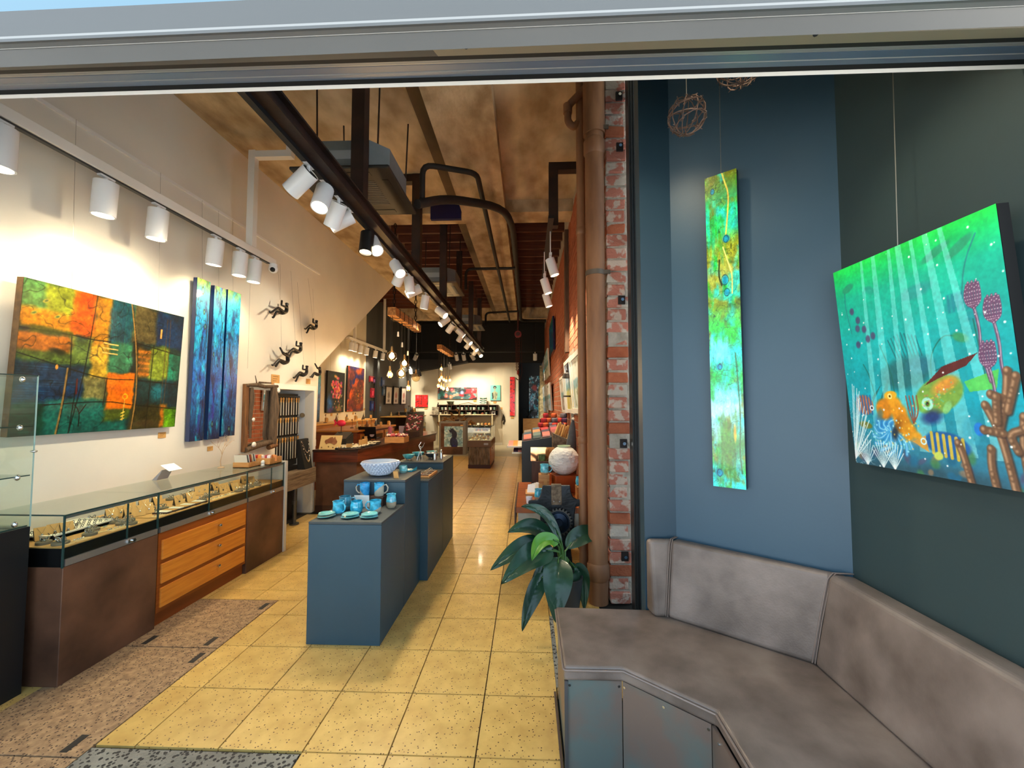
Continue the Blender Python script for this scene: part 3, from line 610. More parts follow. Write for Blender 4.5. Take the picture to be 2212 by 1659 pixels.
# ---- stair wall on the left, with the low doorway under the stair
sw = MB().prism([(XL, .9, 0), (XL, 5.15, 0), (XL, 5.15, 1.79), (XL, 6.05, 1.79), (XL, 6.05, 0), (XL, 6.12, 0), (XL, 6.2, 2.17), (XL, 9.64, 4.42), (XL, 9.64, 4.8), (XL, .9, 4.8)], (-.12, 0, 0))
wall_l = sw.build('wall_left', wall_white, kind='structure')
niche_m = M('niche_paint', (.86, .88, .90), .6)
ni = MB().box((-3.86, 5.05, 0), (-3.80, 6.12, 1.85)).box((-3.80, 6.05, 0), (-3.32, 6.12, 1.85)).box((-3.80, 5.08, 0), (-3.32, 5.15, 1.85)).box((-3.80, 5.15, 1.79), (-3.32, 6.05, 1.85))
ni.build('wall_niche', niche_m, kind='structure')
dt = T('trim_1', kind='structure', loc=(XL, 5.5, 0))
MB().box((XL, 6.05, 0), (XL + .018, 6.115, 1.86)).build('door_jamb_trim', white_paint, dt)
MB().box((XL, 5.08, 1.79), (XL + .018, 6.05, 1.86)).build('door_head_trim', white_paint, dt)
MB().hexa([(-3.32, 6.2, 2.17), (-4.6, 6.2, 2.17), (-4.6, 9.64, 4.42), (-3.32, 9.64, 4.42)], [(-3.32, 6.2, 2.29), (-4.6, 6.2, 2.29), (-4.6, 9.64, 4.54), (-3.32, 9.64, 4.54)]).build('wall_stair_soffit', wall_white, kind='structure')
rear_cream = M('rear_wall_cream', (.86, .83, .75), .7, c2=(.83, .80, .72), scale=1.5)
dark_grey_wall = M('dark_grey_wall', (.33, .335, .33), .65, c2=(.31, .315, .31), scale=2)
MB().box((XRL - .12, 6.2, 0), (XRL, 11.55, 5)).build('wall_rear_left', rear_cream, kind='structure')
MB().box((XRL - .12, 11.55, 0), (XRL + .01, YB, 5)).build('wall_rear_grey', dark_grey_wall, kind='structure')
MB().box((XRL + .01, 12.15, 0), (XRL + .12, 12.32, 3.25)).build('trim_2', M('charcoal_post', (.20, .21, .22), .6), kind='structure')
MB().box((XRL - .12, 6.125, 0), (-3.32, 6.2, 2.2)).build('wall_under_stair', wall_white, kind='structure')
# ---- back wall: white below, black above
MB().box((XRL, YB, 0), (-.36, YB + .12, 3.22)).build('wall_back', rear_cream, kind='structure')
MB().box((-.98, YB - .05, 0), (-.36, YB, 3.20)).build('trim_3', rear_cream, kind='structure')
MB().box((XRL, YB, 3.22), (2.4, YB + .12, 5)).build('wall_back_upper', black_void, kind='structure')
MB().box((-.36, YB - .06, 3.20), (2.4, YB + .16, 3.26)).box((XRL, YB - .06, 3.20), (-.36, YB, 3.26)).build('trim_4', black_void, kind='structure')
MB().prism([(XRL + .01, YB - .45, 2.78), (-2.3, YB - .45, 3.19), (-2.3, YB - .45, 3.30), (XRL + .01, YB - .45, 3.30)], (0, .45, 0)).build('trim_5', M('charcoal_bulkhead', (.12, .12, .125), .7), kind='structure')
MB().box((-.4, 18, 0), (2.4, 18.12, 4)).build('wall_back_black', M('black_back_wall', (.10, .105, .10), .7), kind='structure')
MB().box((-.40, YB, 0), (-.36, 18, 3.3)).build('wall_back_return', M('dark_green_return', (.10, .22, .14), .6), kind='structure')
MB().box((1.5, 16.6, 0), (1.6, 18.1, 5)).build('wall_right_rear', black_void, kind='structure')
MB().box((-2.6, YB - .02, 0), (-.99, YB, .09)).build('baseboard_back', white_paint, kind='structure')

# ---- ceiling: concrete slab and beams in front, timber joists behind, black void at the back
ceil = T('ceiling', kind='structure', loc=(-1.5, 6, ZS))
slab_m = M('pale_concrete_soffit', (.84, .77, .64), .8, c2=(.62, .54, .41), scale=2.4, detail=12, bump=.2, bscale=12, stretch=(1.4, .8, 1), contrast=(.34, .68))
MB().box((-5, .85, ZS), (2.6, 6.32, ZS + .2)).build('slab', slab_m, ceil)
MB().box((-5, 6.32, 5.0), (2.6, 13.6, 5.1)).build('floor_boards', timber_dark, ceil)
MB().box((-5, 13.6, 4.75), (2.6, 20, 4.9)).build('black_soffit', black_void, ceil)
MB().box((XL, .9, ZB), (-2.5, 13.6, ZS + .3)).build('edge_beam', concrete, ceil)
MB().box((-.96, .9, ZB), (-.32, 13.7, ZS + .3)).build('main_beam', concrete, ceil)
MB().box((-1.14, .9, ZS - .04), (-.96, 13.6, ZS + .3)).build('beam_side_strip', M('darker_concrete', (.42, .34, .24), .8, c2=(.34, .27, .19), scale=3), ceil)  # strip along the main beam, a little lower and darker than the slab
MB().box((-5, 5.95, ZB + .014), (2.6, 6.32, ZS + .5)).build('cross_beam', concrete, ceil)
MB().box((-5, 13.55, ZB + .014), (2.6, 13.85, ZS + .5)).build('cross_beam', concrete, ceil)
jp = None
for k in range(17):
    y = 6.55 + k * .42
    if jp is None: jp = MB().box((-5, y - .03, 4.72), (2.6, y + .03, 5.0)).build('joist', timber_dark, ceil, origin=(-1.2, y, 4.72))
    else: share(jp, 'joist', (-1.2, y, 4.72), ceil)
MB().box((-5, .7, ZS - .02), (2.6, .86, ZS + .2)).build('front_edge', slab_m, ceil)

# ---- brick wall on the right: every brick near the camera is its own piece
brick_red = M('red_brick', (.76, .44, .30), .85, c2=(.66, .35, .23), scale=8, detail=6, bump=.5, bscale=40, vary=.22)
brick_pink = M('broken_pink_brick', (.76, .48, .40), .9, c2=(.82, .73, .66), scale=11, detail=6, bump=.9, bscale=30, vary=.15, contrast=(.50, .56))
brick_pale = M('mortar_smeared_brick', (.80, .75, .69), .9, c2=(.78, .50, .42), scale=10, detail=6, bump=.9, bscale=25, vary=.1, contrast=(.50, .57))
mortar = M('old_mortar', (.76, .72, .66), .95, c2=(.64, .60, .54), scale=12, bump=.8, bscale=40)
BP, BL, YE, YF = .104, .245, 3.42, 16.6
wr = T('wall_right', kind='structure', loc=(XR + .1, 7.5, 0))
MB().box((XR + .008, YE + .012, 0), (XR + .24, 5.93, 4.9)).box((XR + .008, 6.4, 0), (XR + .24, YF, 4.9)).box((XR + .008, 5.93, 2.33), (XR + .24, 6.4, 4.9)).build('mortar_core', mortar, wr)
nb = 0; rest = MB(); protos = {}
def brick_box(mb, x0, x1, y0, y1, z0, z1, j=.004):
    r_ = lambda: rng.uniform(-j, j)
    mb.hexa([(x0 + r_(), y0 + r_(), z0 + .004), (x1, y0 + r_(), z0 + .004), (x1, y1, z0 + .004), (x0 + r_(), y1 - .008, z0 + .004)],
            [(x0 + r_(), y0 + r_(), z1 - .004), (x1, y0 + r_(), z1 - .004), (x1, y1, z1 - .004), (x0 + r_(), y1 - .008, z1 - .004)])
for c in range(43):
    z0 = c * BP; z1 = z0 + BP - .008
    # end face: one rough brick a course, broken off when the opening was cut
    w = .165 + rng.uniform(-.02, .02)
    mb = MB(); dy = rng.uniform(-.018, .014)
    brick_box(mb, XR, XR + w, YE + dy, YE + .12, z0, z1, .008)
    o = mb.build('brick', rng.choice([brick_pink, brick_pink, brick_red, brick_pale, brick_pink, brick_pale]), wr, bevel=.006, seg=1); nb += 1
    if c % 3 == 9:
        mm = MB(); mm.ball((XR + rng.uniform(.05, .15), YE - .002, z0 + .05), .05, 7, 5, (rng.uniform(.6, 1.2), .35, rng.uniform(.5, .9))); mm.build('mortar_smear', mortar, wr)
    y = YE + (.125 if c % 2 == 0 else .125 + BL / 2 - .12 + .005)
    if c % 2: 
        mb = MB(); brick_box(mb, XR, XR + .09, YE + .13, y - .006, z0, z1, .003); mb.build('brick', brick_red, wr); nb += 1
    while y < YF - .1:
        y1 = min(y + BL - .01, YF)
        if not (5.9 < (y + y1) / 2 < 6.42 and z0 < 2.3):
            near = y < 4.9 or (c * BP < 3.3 and y < 5.2)
            if near and nb < 300:
                mb = MB(); brick_box(mb, XR, XR + .09, y, y1, z0, z1, .003); mb.build('brick', brick_red, wr); nb += 1
            else: brick_box(rest, XR, XR + .09, y, y1, z0, z1, .003)
        y += BL
rest.build('brickwork', brick_red, wr, kind='stuff')
dk = T('door_1', kind='structure', loc=(XR + .1, 6.15, 0))
MB().box((XR + .12, 5.93, 0), (XR + .2, 6.4, 2.33)).build('door_leaf', M('dark_door', (.06, .065, .075), .45), dk)
MB().box((XR - .015, 5.80, 2.30), (XR + .06, 6.52, 2.38)).build('lintel', M('grey_lintel', (.52, .48, .42), .7), dk)
# dark aluminium frame beside the brick end, and its fixing plates
fr = T('window_1', kind='structure', loc=(.86, 3.3, 0))
bronze = M('dark_bronze_frame', (.28, .28, .27), .4, m=.5)
MB().box((.815, 3.26, 0), (.905, 3.36, 4.6)).build('frame_post', bronze, fr)
MB().box((.828, 3.25, 0), (.836, 3.262, 4.6)).box((.85, 3.252, 0), (.856, 3.262, 4.6)).build('glazing_bead', black_matt, fr)
for yy in (207, 317, 648, 958, 1202):
    q = YP(1341, yy, YE - .03); z = q.z
    pl = MB().box((.745, YE - .035, z - .035), (.80, YE - .018, z + .035)).build('fixing_plate', M('rusty_plate', (.20, .17, .16), .6, m=.4), fr)
    MB().cyl((.775, YE - .035, z), (.775, YE - .055, z), .014, n=6).build('bolt', chrome, pl)

# ---- seating nook: three painted walls
C1, C2 = V3(.83, 2.385, 0), V3(1.42, 1.90, 0)
MB().box((.654, 2.385, 0), (.84, 2.47, 4.6)).build('wall_nook_left', M('deep_teal_paint', (.17, .27, .33), .45), kind='structure')
nn = (C2 - C1).normalized(); off = V3(-nn.y, nn.x, 0) * .08
MB().prism([C1, C2, C2 + off, C1 + off], (0, 0, 4.6)).build('wall_nook_back', teal_paint, kind='structure')
MB().box((1.42, .9, 0), (1.52, 1.98, 4.6)).build('wall_nook_right', green_paint, kind='structure')

# ---- sliding door header across the front
hd = T('trim_6', kind='structure', loc=(-.9, 1.1, 2.4))
grey_alu = M('grey_powder_coat', (.39, .40, .405), .38, c2=(.37, .38, .385), scale=2)
pale_alu = M('pale_powder_coat', (.56, .57, .57), .4)
blue_alu = M('blue_grey_channel', (.34, .42, .52), .4)
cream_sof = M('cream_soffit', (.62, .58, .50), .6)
def bar(name, m, Y0, y0, Y1, y1, x0=-4.2, x1=1.9, skew=0.0, th=.01):
    """strip of the header seen from below, from (depth, height) to (depth, height)"""
    a, b = (Y0, hz(y0, Y0)), (Y1, hz(y1, Y1))
    n = Vector((b[0] - a[0], b[1] - a[1])); n = Vector((-n.y, n.x)).normalized() * th
    if n.y < 0: n = -n
    q = [(a[0], a[1]), (b[0], b[1]), (b[0] + n.x, b[1] + n.y), (a[0] + n.x, a[1] + n.y)]
    sh = lambda x: -skew * (x - (-.1))
    return MB().hexa([(x0, Y + sh(x0), z) for Y, z in q], [(x1, Y + sh(x1), z) for Y, z in q]).build(name, m, hd)
bar('bottom_lip', white_paint, 1.20, 177, 1.19, 180.5)
bar('lip_gap_shade', M('gap_black', (.012, .012, .015), .8), 1.19, 177.5, 1.17, 161, th=.02)  # solid strip, near black to stand for the shade inside the gap
bar('track_channel', blue_alu, 1.165, 161, 1.13, 149)
bar('channel_bead', pale_alu, 1.13, 150.5, 1.127, 148)
bar('track_channel', blue_alu, 1.127, 148, 1.09, 134)
bar('cream_bead', pale_alu, 1.085, 133, 1.075, 129); bar('cream_bead', pale_alu, 1.07, 128.5, 1.06, 124)
bar('shadow_gap', M('gap_black', (.012, .012, .015), .8), 1.06, 125, 1.02, 113, th=.03)  # gap shade put into the strip's near-black colour
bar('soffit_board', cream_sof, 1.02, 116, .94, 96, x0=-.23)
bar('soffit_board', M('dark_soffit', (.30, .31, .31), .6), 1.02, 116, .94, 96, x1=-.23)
bar('fascia_lower', grey_alu, .925, 101, .895, 61, skew=.0087, th=.02)
bar('fascia_rib', pale_alu, .896, 62, .892, 60, skew=.0087)
bar('fascia_middle', grey_alu, .894, 61, .875, 43, skew=.0087, th=.02)
bar('fascia_rib', pale_alu, .876, 44, .873, 42, skew=.0087)
bar('fascia_upper', M('grey_powder_coat_upper', (.34, .35, .355), .5), .873, 43, .86, -27, skew=.0087, th=.02)
for px, py in ((1007, 97), (1760, 70)):
    q = YP(px, py + 2, .93); MB().cyl(q + V3(0, 0, .01), q - V3(0, .004, .006), .006, n=8).build('fixing_screw', black_matt, hd)
# mirror pane added above the header: shows sky colour, shuts sky out of the shop
fl = T('sky_pane', kind='structure', loc=(-1, .9, 2.5))
sky_glass = M('sky_mirror_tint', (.58, .645, .66), .04, m=1.0)
MB().box((-6, .955, 2.49), (2.4, .97, 4.62)).build('pane', sky_glass, fl)
MB().box((-6, .9, 0), (-3.15, 1.0, 4.6)).build('wall_front', wall_white, kind='structure')
MB().box((1.5, .9, 0), (3, 1.0, 4.6)).build('wall_front_right', green_paint, kind='structure')

# ================================================================ BENCH, PAINTINGS AND WIRE BALLS IN THE NOOK
bench = T('corner_bench', 'brown leather corner bench with a patinated metal base below teal walls', 'bench', (.75, 1.7, 0))
SZ = .46
outline = [(.155, 1.858), (.408, 1.861), (.70, 1.62), (.692, .62), (1.40, .62), (1.40, 1.90), (.825, 2.378), (.66, 2.38), (.155, 2.392)]
MB().prism([(x, y, SZ - .062) for x, y in outline], (0, 0, .062)).build('seat_cushion', leather, bench, bevel=.014, seg=4)
seam = M('leather_piping', (.52, .45, .41), .45)
e = .006
MB().tube([(.152, 2.38, SZ - .012), (.152, 1.86, SZ - .012), (.16, 1.852, SZ - .012), (.408, 1.853, SZ - .012), (.695, 1.615, SZ - .012), (.687, .63, SZ - .012)], .0045, 6).build('piping', seam, bench)
wl = [V3(.655, 2.384, 0), C1, C2, V3(1.42, .62, 0)]
fl_ = [V3(.672, 2.287, 0), V3(.737, 2.287, 0), V3(1.243, 1.909, 0), V3(1.262, .62, 0)]
for k in range(3):
    a, b, A, B = fl_[k], fl_[k + 1], wl[k] - V3(0, .002, 0), wl[k + 1] - V3(.002, .002, 0)
    ta, tb_ = lerp(a, A, .42), lerp(b, B, .42)
    zt = .855
    MB().hexa([a + V3(0, 0, SZ), b + V3(0, 0, SZ), B + V3(0, 0, SZ), A + V3(0, 0, SZ)], [ta + V3(0, 0, zt), tb_ + V3(0, 0, zt), B + V3(0, 0, zt - .004), A + V3(0, 0, zt - .004)]).build('backrest', leather, bench, bevel=.022, seg=4)
for k, (a, A) in enumerate(((fl_[1], wl[1]), (fl_[2], wl[2]))):
    t_ = lerp(a, A, .42)
    for d in (-.005, .005):
        dd = (fl_[2] - fl_[1]).normalized() * d
        MB().tube([a + dd + V3(0, -.003, SZ + .01), lerp(a, t_, .5) + dd + V3(-.001, -.003, .66), t_ + dd + V3(0, -.003, .83), lerp(t_, A, .25) + dd + V3(0, 0, .857), A + dd + V3(0, 0, .856)], .0025, 6).build('stitching', seam, bench)
patina = M('patinated_steel', (.50, .43, .39), .42, m=.25, c2=(.43, .47, .45), scale=3.5, detail=8, contrast=(.42, .58), bump=.05)
base_pts = [(.165, 2.385), (.165, 1.872), (.408, 1.872), (.688, 1.638), (.684, .62)]
for k in range(4):
    a, b = V3(*base_pts[k], 0), V3(*base_pts[k + 1], 0); d = (b - a).normalized(); n_ = V3(-d.y, d.x, 0)
    pl = MB().prism([a + d * .002, b - d * .002, b - d * .002 + n_ * .012, a + d * .002 + n_ * .012], (0, 0, SZ - .064)).build('base_panel', patina, bench)
    if k:
        for t_ in ((.06, .94) if k != 2 else (.03, .5, .97)):
            q = lerp(a, b, t_) + V3(0, 0, SZ - .085); MB().cyl(q + n_ * .001, q - n_ * .004, .0055, n=8).build('rivet', chrome, pl)
MB().box((.157, 1.862, 0), (.172, 1.874, SZ - .064)).build('corner_strip', M('dull_zinc', (.42, .42, .43), .4, m=.7), bench)

# tall resin painting on the teal wall
nw = V3(nn.y, -nn.x, 0)                              # towards the room
def on_back(px, py, d=.0):                           # ray against the nook's back wall
    r_ = ray(px, py); t_ = (C1 + nw * d - EYEP).dot(nw) / r_.dot(nw); return EYEP + r_ * t_
bl = on_back(1541, 1051, .045); tr = on_back(1605, 362, .06); tl = on_back(1531, 386, .06); br = on_back(1612, 1057, .045)
u_ = nn * (br - bl).dot(nn); v_ = V3(0, 0, (tl.z + tr.z) / 2 - (bl.z + br.z) / 2) + nw * .03
bl.z = (bl.z + br.z) / 2
canvas('tall_painting', 'tall narrow glossy green and turquoise abstract painting on the teal nook wall', bl, u_, v_, .035, art_green(), gloss_paint, M('dark_teal_edge', (.03, .10, .14), .3), wires=(.5,), top=4.0)
# reef painting on the right-hand wall
fx = 1.345
yA, yB = XP(1818, 800, 1.33).y, XP(2188, 800, 1.33).y
zt, zb = XP(1818, 582, 1.31).z, XP(1842, 998, 1.37).z
canvas('reef_painting', 'large turquoise underwater painting with octopus, fish and coral on the right wall', (1.375, yA, zb), (0, yB - yA, 0), (-.065, 0, zt - zb), .035, art_reef(), matt_paint, black_matt, wires=(.47,), top=4.0, wirer=.0016)

# balls of rusty barbed wire
wirem = M('rusty_barbed_wire', (.42, .33, .29), .7, m=.2, c2=(.32, .24, .20), scale=30)
def wire_ball(c, r, label, seed):
    rr = random.Random(seed); c = Vector(c)
    root = T('barbed_wire_ball', label, 'ornament', c, group='barbed wire balls hung in the nook'); w = MB(); barbs = MB()
    for k in range(9):
        ax = (Vector((math.cos(k * .63 + .2), math.sin(k * .63 + .2), rr.uniform(-.18, .18))) if k < 5 else Vector((rr.uniform(-.3, .3), rr.uniform(-.3, .3), 1))).normalized()
        u1 = ax.orthogonal().normalized(); u2 = ax.cross(u1); o_ = ax * r * (rr.uniform(-.12, .12) if k < 5 else (k - 6.5) * .34); rad = math.sqrt(r * r - o_.length_squared)
        pts = []
        for i in range(33):
            a = 2 * math.pi * i / 32; q = c + o_ + (u1 * math.cos(a) + u2 * math.sin(a)) * rad * (1 + rr.uniform(-.03, .03)); pts.append(q)
            if i % 4 == 0:
                t_ = Vector((rr.uniform(-1, 1), rr.uniform(-1, 1), rr.uniform(-1, 1))).normalized() * r * .13; barbs.cyl(q - t_, q + t_, .0016, n=4)
        w.tube(pts, .0021, 5, False)
    w.build('wire_hoops', wirem, root); barbs.build('barbs', wirem, root, kind='stuff')
    MB().tube([c + V3(0, 0, r), (c.x, c.y, 4.6)], .0014, 5).build('string', M('pale_string', (.72, .68, .62), .8), root)
wire_ball(YP(1484, 250, 1.55), .068, 'small hollow ball of rusty barbed wire hanging on a string', 3)
wire_ball(YP(1597, 142, 1.45), .072, 'barbed wire ball mostly hidden above, only its underside below the header', 8)
# lamp of the nook, above the header line

# ================================================================ TRACK LIGHTING
lens_m = M('lit_lens', (1, 1, 1), .4, emit=(1, .90, .72), estr=14)
lamp_white = M('lamp_white', (.90, .91, .92), .35)
lamp_black = M('lamp_black', (.06, .06, .065), .4)
def spot(label, pivot, d, r=.062, L=.2, group=None, watts=None, white=True, name='spotlight', on=True, ang=70, tint=WARM, rod=None):
    pivot = Vector(pivot); d = Vector(d).normalized(); m_ = lamp_white if white else lamp_black
    root = T(name, label, 'spotlight', pivot, group=group)
    MB().cbox(pivot - V3(0, 0, -.012), (.03, .10, .028)).cyl(pivot, pivot - V3(0, 0, .05), .012, n=8).build('adapter', m_, root)
    c = pivot - V3(0, 0, .05) + d * (L * .30) + V3(0, 0, -.01); a, b = c - d * L * .42, c + d * L * .58
    MB().cyl(a, b, r, r, n=20, caps=False).cyl(b, b - d * .02, r * .86, n=20, caps=False).build('barrel', m_, root)
    if rod: MB().cyl(pivot + V3(0, 0, .02), (pivot.x, pivot.y, rod), .008, n=6).build('drop_rod', lamp_black, root)
    MB().cyl(a + d * .004, a + d * .012, r * .96, n=20).build('back_cap', lamp_black, root)
    bm_ = MB().cyl(b - d * .022, b - d * .015, r * .9, n=20)
    bm_.build('lens', lens_m if on else lamp_black, root)
    # rim ring
    _, u1, w1 = MB().frame(d); ring = MB(); n = 20
    vs = []
    for rr_ in (r, r * .86):
        vs += [b + (u1 * math.cos(2 * math.pi * i / n) + w1 * math.sin(2 * math.pi * i / n)) * rr_ for i in range(n)]
    ring.add(vs, [(i, (i + 1) % n, n + (i + 1) % n, n + i) for i in range(n)]).build('rim', m_, root)
    if on:
        ld = bpy.data.lights.new('lamp', 'SPOT'); ld.energy = watts if watts is not None else SPOT_W; ld.color = tint; ld.spot_size = R(ang); ld.spot_blend = .75; ld.shadow_soft_size = r * .7
        lo = bpy.data.objects.new('lamp', ld); COL.objects.link(lo); lo.parent = root
        lo.location = (b + d * .004) - pivot; lo.rotation_euler = d.to_track_quat('-Z', 'Y').to_euler()
    return root

# dark steel beam with its hangers and black track
BX, BZ = -1.445, 3.26
beam = T('lighting_beam', 'long dark brown steel beam hung from the ceiling carrying the spotlight track', 'steel beam', (BX, 7, BZ))
MB().box((BX - .05, 1.3, BZ), (BX + .05, 13.2, BZ + .015)).box((BX - .012, 1.3, BZ + .015), (BX + .012, 13.2, BZ + .105)).box((BX - .05, 1.3, BZ + .105), (BX + .05, 13.2, BZ + .12)).build('i_section', dark_steel, beam)
MB().box((BX - .075, 1.3, BZ - .03), (BX - .035, 13.2, BZ)).build('black_track', black_matt, beam)
for k, y in enumerate((1.7, 3.42, 5.26, 6.95, 8.6, 10.4, 12.2)):
    top = ZS if y < 6 else 4.9
    MB().box((BX - .055, y - .055, BZ + .12), (BX + .055, y + .055, top)).build('hanger_post', dark_steel, beam)
    if k == 2: MB().box((BX - .32, y - .05, ZS - .10), (BX - .055, y + .05, ZS)).build('hanger_bracket', dark_steel, beam)
HD = [(667, (-.80, .15, -.62), 1), (702, (.02, -.42, -.9), 1), (732, (-.45, .30, -.8), 1), (755, (-.82, -.25, -.55), 1), (794, (.0, -.2, -1), 0), (805, (.45, -.5, -.72), 1), (854, (.48, -.45, -.7), 1), (868, (-.5, .45, -.7), 1),
      (883, (.12, .1, -1), 1), (904, (-.82, -.35, -.5), 1), (920, (-.2, .15, -1), 1), (947, (.72, -.25, -.6), 1), (966, (-.62, -.4, -.6), 1), (978, (-.6, .3, -.7), 1), (989, (.7, .1, -.65), 1), (998, (-.5, .3, -.75), 1), (1007, (.65, -.3, -.6), 1),
      (1015, (-.6, .2, -.7), 1), (1022, (.6, -.35, -.6), 1), (1029, (-.5, .4, -.7), 1), (1035, (.4, -.6, -.6), 1)]
for k, (px, d, wh) in enumerate(HD):
    y = YX(px, BX - .055, 872 - 1.15 * (1140 - px))
    lab = ('black' if not wh else 'white') + ' cylinder spotlight, %s from the front on the dark steel beam' % ORD[k]
    spot(lab, (BX - .055, y, BZ - .03), d, group='spotlights on the steel beam', white=bool(wh))

# white rail along the left wall
RX, RZ = -2.93, 3.19
rail = T('wall_light_rail', 'white square light rail running along the left wall above the paintings', 'light rail', (RX, 3, RZ))
MB().box((RX - .03, 1.25, RZ), (RX + .03, 4.60, RZ + .07)).build('rail_tube', white_paint, rail, bevel=.003, seg=1)
MB().box((RX - .016, 1.25, RZ - .012), (RX + .016, 4.5, RZ)).build('track_slot', M('track_dark', (.2, .2, .2), .5), rail)
py_ = YX(545, RX, 440)
MB().box((RX - .035, py_ - .035, RZ + .07), (RX + .035, py_ + .035, 4.3)).build('upright', white_paint, rail)
MB().box((RX + .035, py_ - .035, 4.22), (-2.5, py_ + .035, 4.29)).box((-2.56, py_ - .03, 4.29), (-2.5, py_ + .03, 4.4)).build('bracket_arm', white_paint, rail)
LH = [(3, (0, 0, -1)), (230, (-.06, 0, -1)), (343, (-.06, 0, -1)), (467, (-.12, .05, -1)), (520, (-.05, 0, -1)), (551, (-.05, 0, -1))]
for k, (px, d) in enumerate(LH):
    y = YX(px, RX, 560 - .56 * (551 - px))
    spot('white cylinder downlight, %s from the left on the white wall rail' % ORD[k], (RX, y, RZ - .022), d, r=.068, L=.235, group='downlights on the white wall rail', ang=130, watts=SPOT_W * .34, tint=(1, .80, .50))
cam_s = T('security_camera', 'white dome security camera at the end of the white wall rail', 'camera', (RX, 4.57, RZ - .1))
q = V3(RX + .02, 4.56, RZ - .045)
MB().ball(q, .05, 14, 10, (1, 1, 1.05)).cyl(q + V3(0, 0, .01), q + V3(0, 0, .05), .045, n=14).build('housing', lamp_white, cam_s)
MB().ball(q + V3(.012, -.03, -.02), .028, 10, 8).build('eye', black_matt, cam_s)
# picture rail on the wall
MB().box((XL, 1.2, 3.575), (XL + .018, 6.15, 3.60)).build('trim_7', white_paint, kind='structure')

# short rail on the rear left wall
yA, yB = YX(752, -4.35, 735), YX(834, -4.35, 760)
rl2 = T('rear_light_rail', 'short white light rail on the rear left wall above the flower painting', 'light rail', (-4.35, 11.2, 3.17))
MB().box((-4.38, yA, 3.17), (-4.32, yB, 3.23)).build('rail_tube', white_paint, rl2)
MB().box((-4.38, yA + .35, 3.23), (-4.32, yA + .41, 5)).box((-4.38, yB - .2, 3.23), (-4.32, yB - .14, 5)).build('hanger', white_paint, rl2)
MB().box((-4.6, yA + .35, 3.23), (-4.38, yA + .41, 3.27)).build('wall_arm', white_paint, rl2)
for k, px in enumerate((760, 768, 780, 793, 812, 828)):
    y = YX(px, -4.35, 740)
    spot('white downlight, %s from the left on the short rear rail' % ORD[k], (-4.35, y, 3.15), (-.12, 0, -1), group='downlights on the rear rail', ang=130, watts=SPOT_W * .28)
# lamps on the black bulkhead at the back
bulk = T('rear_light_track', 'thin black track across the shop in front of the back wall', 'light rail', (-1.9, 14.6, 3.45))
MB().box((-4.3, 14.58, 3.42), (.6, 14.62, 3.46)).build('track', black_matt, bulk)
for xx in (-3.8, -.4): MB().box((xx - .01, 14.59, 3.46), (xx + .01, 14.61, 4.75)).build('rod', black_matt, bulk)
for k, (px, d) in enumerate(((849, (-.3, .5, -.8)), (897, (-.4, .4, -.6)), (984, (.1, .55, -.9)), (1000, (.05, .6, -.8)), (1017, (.4, .5, -.7)), (1156, (0, .3, -1)))):
    spot('white spotlight, %s from the left on the black rear track' % ORD[k], ((px - VX) / F * 14.6, 14.6, 3.40), d, group='spotlights on the rear track', r=.07, L=.24, watts=SPOT_W * 2.2, ang=95, rod=4.75)
for k, (px, py, wh) in enumerate(((886, 800, 1), (905, 805, 0), (971, 790, 1), (1027, 700, 0))):
    if k == 3: continue
    q = YP(px, py - 6, 15.2)
    spot(['white spotlight under the slanted bulkhead above the bare bulbs', 'black spotlight beside the slanted bulkhead at the back', 'white spotlight shining beside the far bulb cluster'][k], q, (.1, .35, -.9), group='lamps under the rear bulkhead', r=.07, L=.2, white=bool(wh), watts=SPOT_W, rod=4.75)

# three lamps on the right, on a black dropped bracket
br_ = T('lamp_bracket', 'black dropped steel bracket beside the rusty pipes holding white lamps', 'bracket', (.3, 4.6, 3.3))
Yb = 4.7
x0, x1 = (1187 - VX) / F * Yb, (1207 - VX) / F * Yb; zt_ = hz(357, Yb); zb_ = hz(492, Yb)
MB().box((x0, Yb - .05, zt_ - .09), (XR, Yb + .05, zt_)).build('arm', dark_steel, br_)
MB().box((x0, Yb - .05, zb_), (x1, Yb + .05, zt_ - .09)).build('drop_post', dark_steel, br_)
MB().box((x0 - .02, Yb - .3, zb_ - .03), (x0 + .04, 6.6, zb_)).build('track', black_matt, br_)
for k, (px, py, Y_) in enumerate(((1189, 553, 4.75), (1176, 597, 5.4), (1179, 630, 6.2))):
    q = YP(px, py, Y_)
    MB().cyl(q, (q.x, q.y, zb_ - .03), .006, n=6).build('drop_rod', lamp_white, br_)
    spot('white cylinder lamp, %s of three hanging beside the brick wall' % ['nearest', 'middle', 'lowest'][k], q, (.30, .0, -1), group='lamps beside the brick wall', r=.055, L=.2, ang=100, watts=SPOT_W * 1.6)
# lamp of the nook, out of sight above the header
spot('white spotlight high above the bench in the nook', (.1, 1.75, 3.5), (.74, .6, -1.5), group='nook lamp', watts=SPOT_W * .3, ang=75, rod=4.6)
spot('unseen white spotlight added above the entrance to light the reef painting', (.45, 1.3, 3.4), (.9, .0, -1.75), group='nook lamp', watts=SPOT_W * .5, ang=70, rod=4.6)  # added lamp, out of view, brightens the reef painting

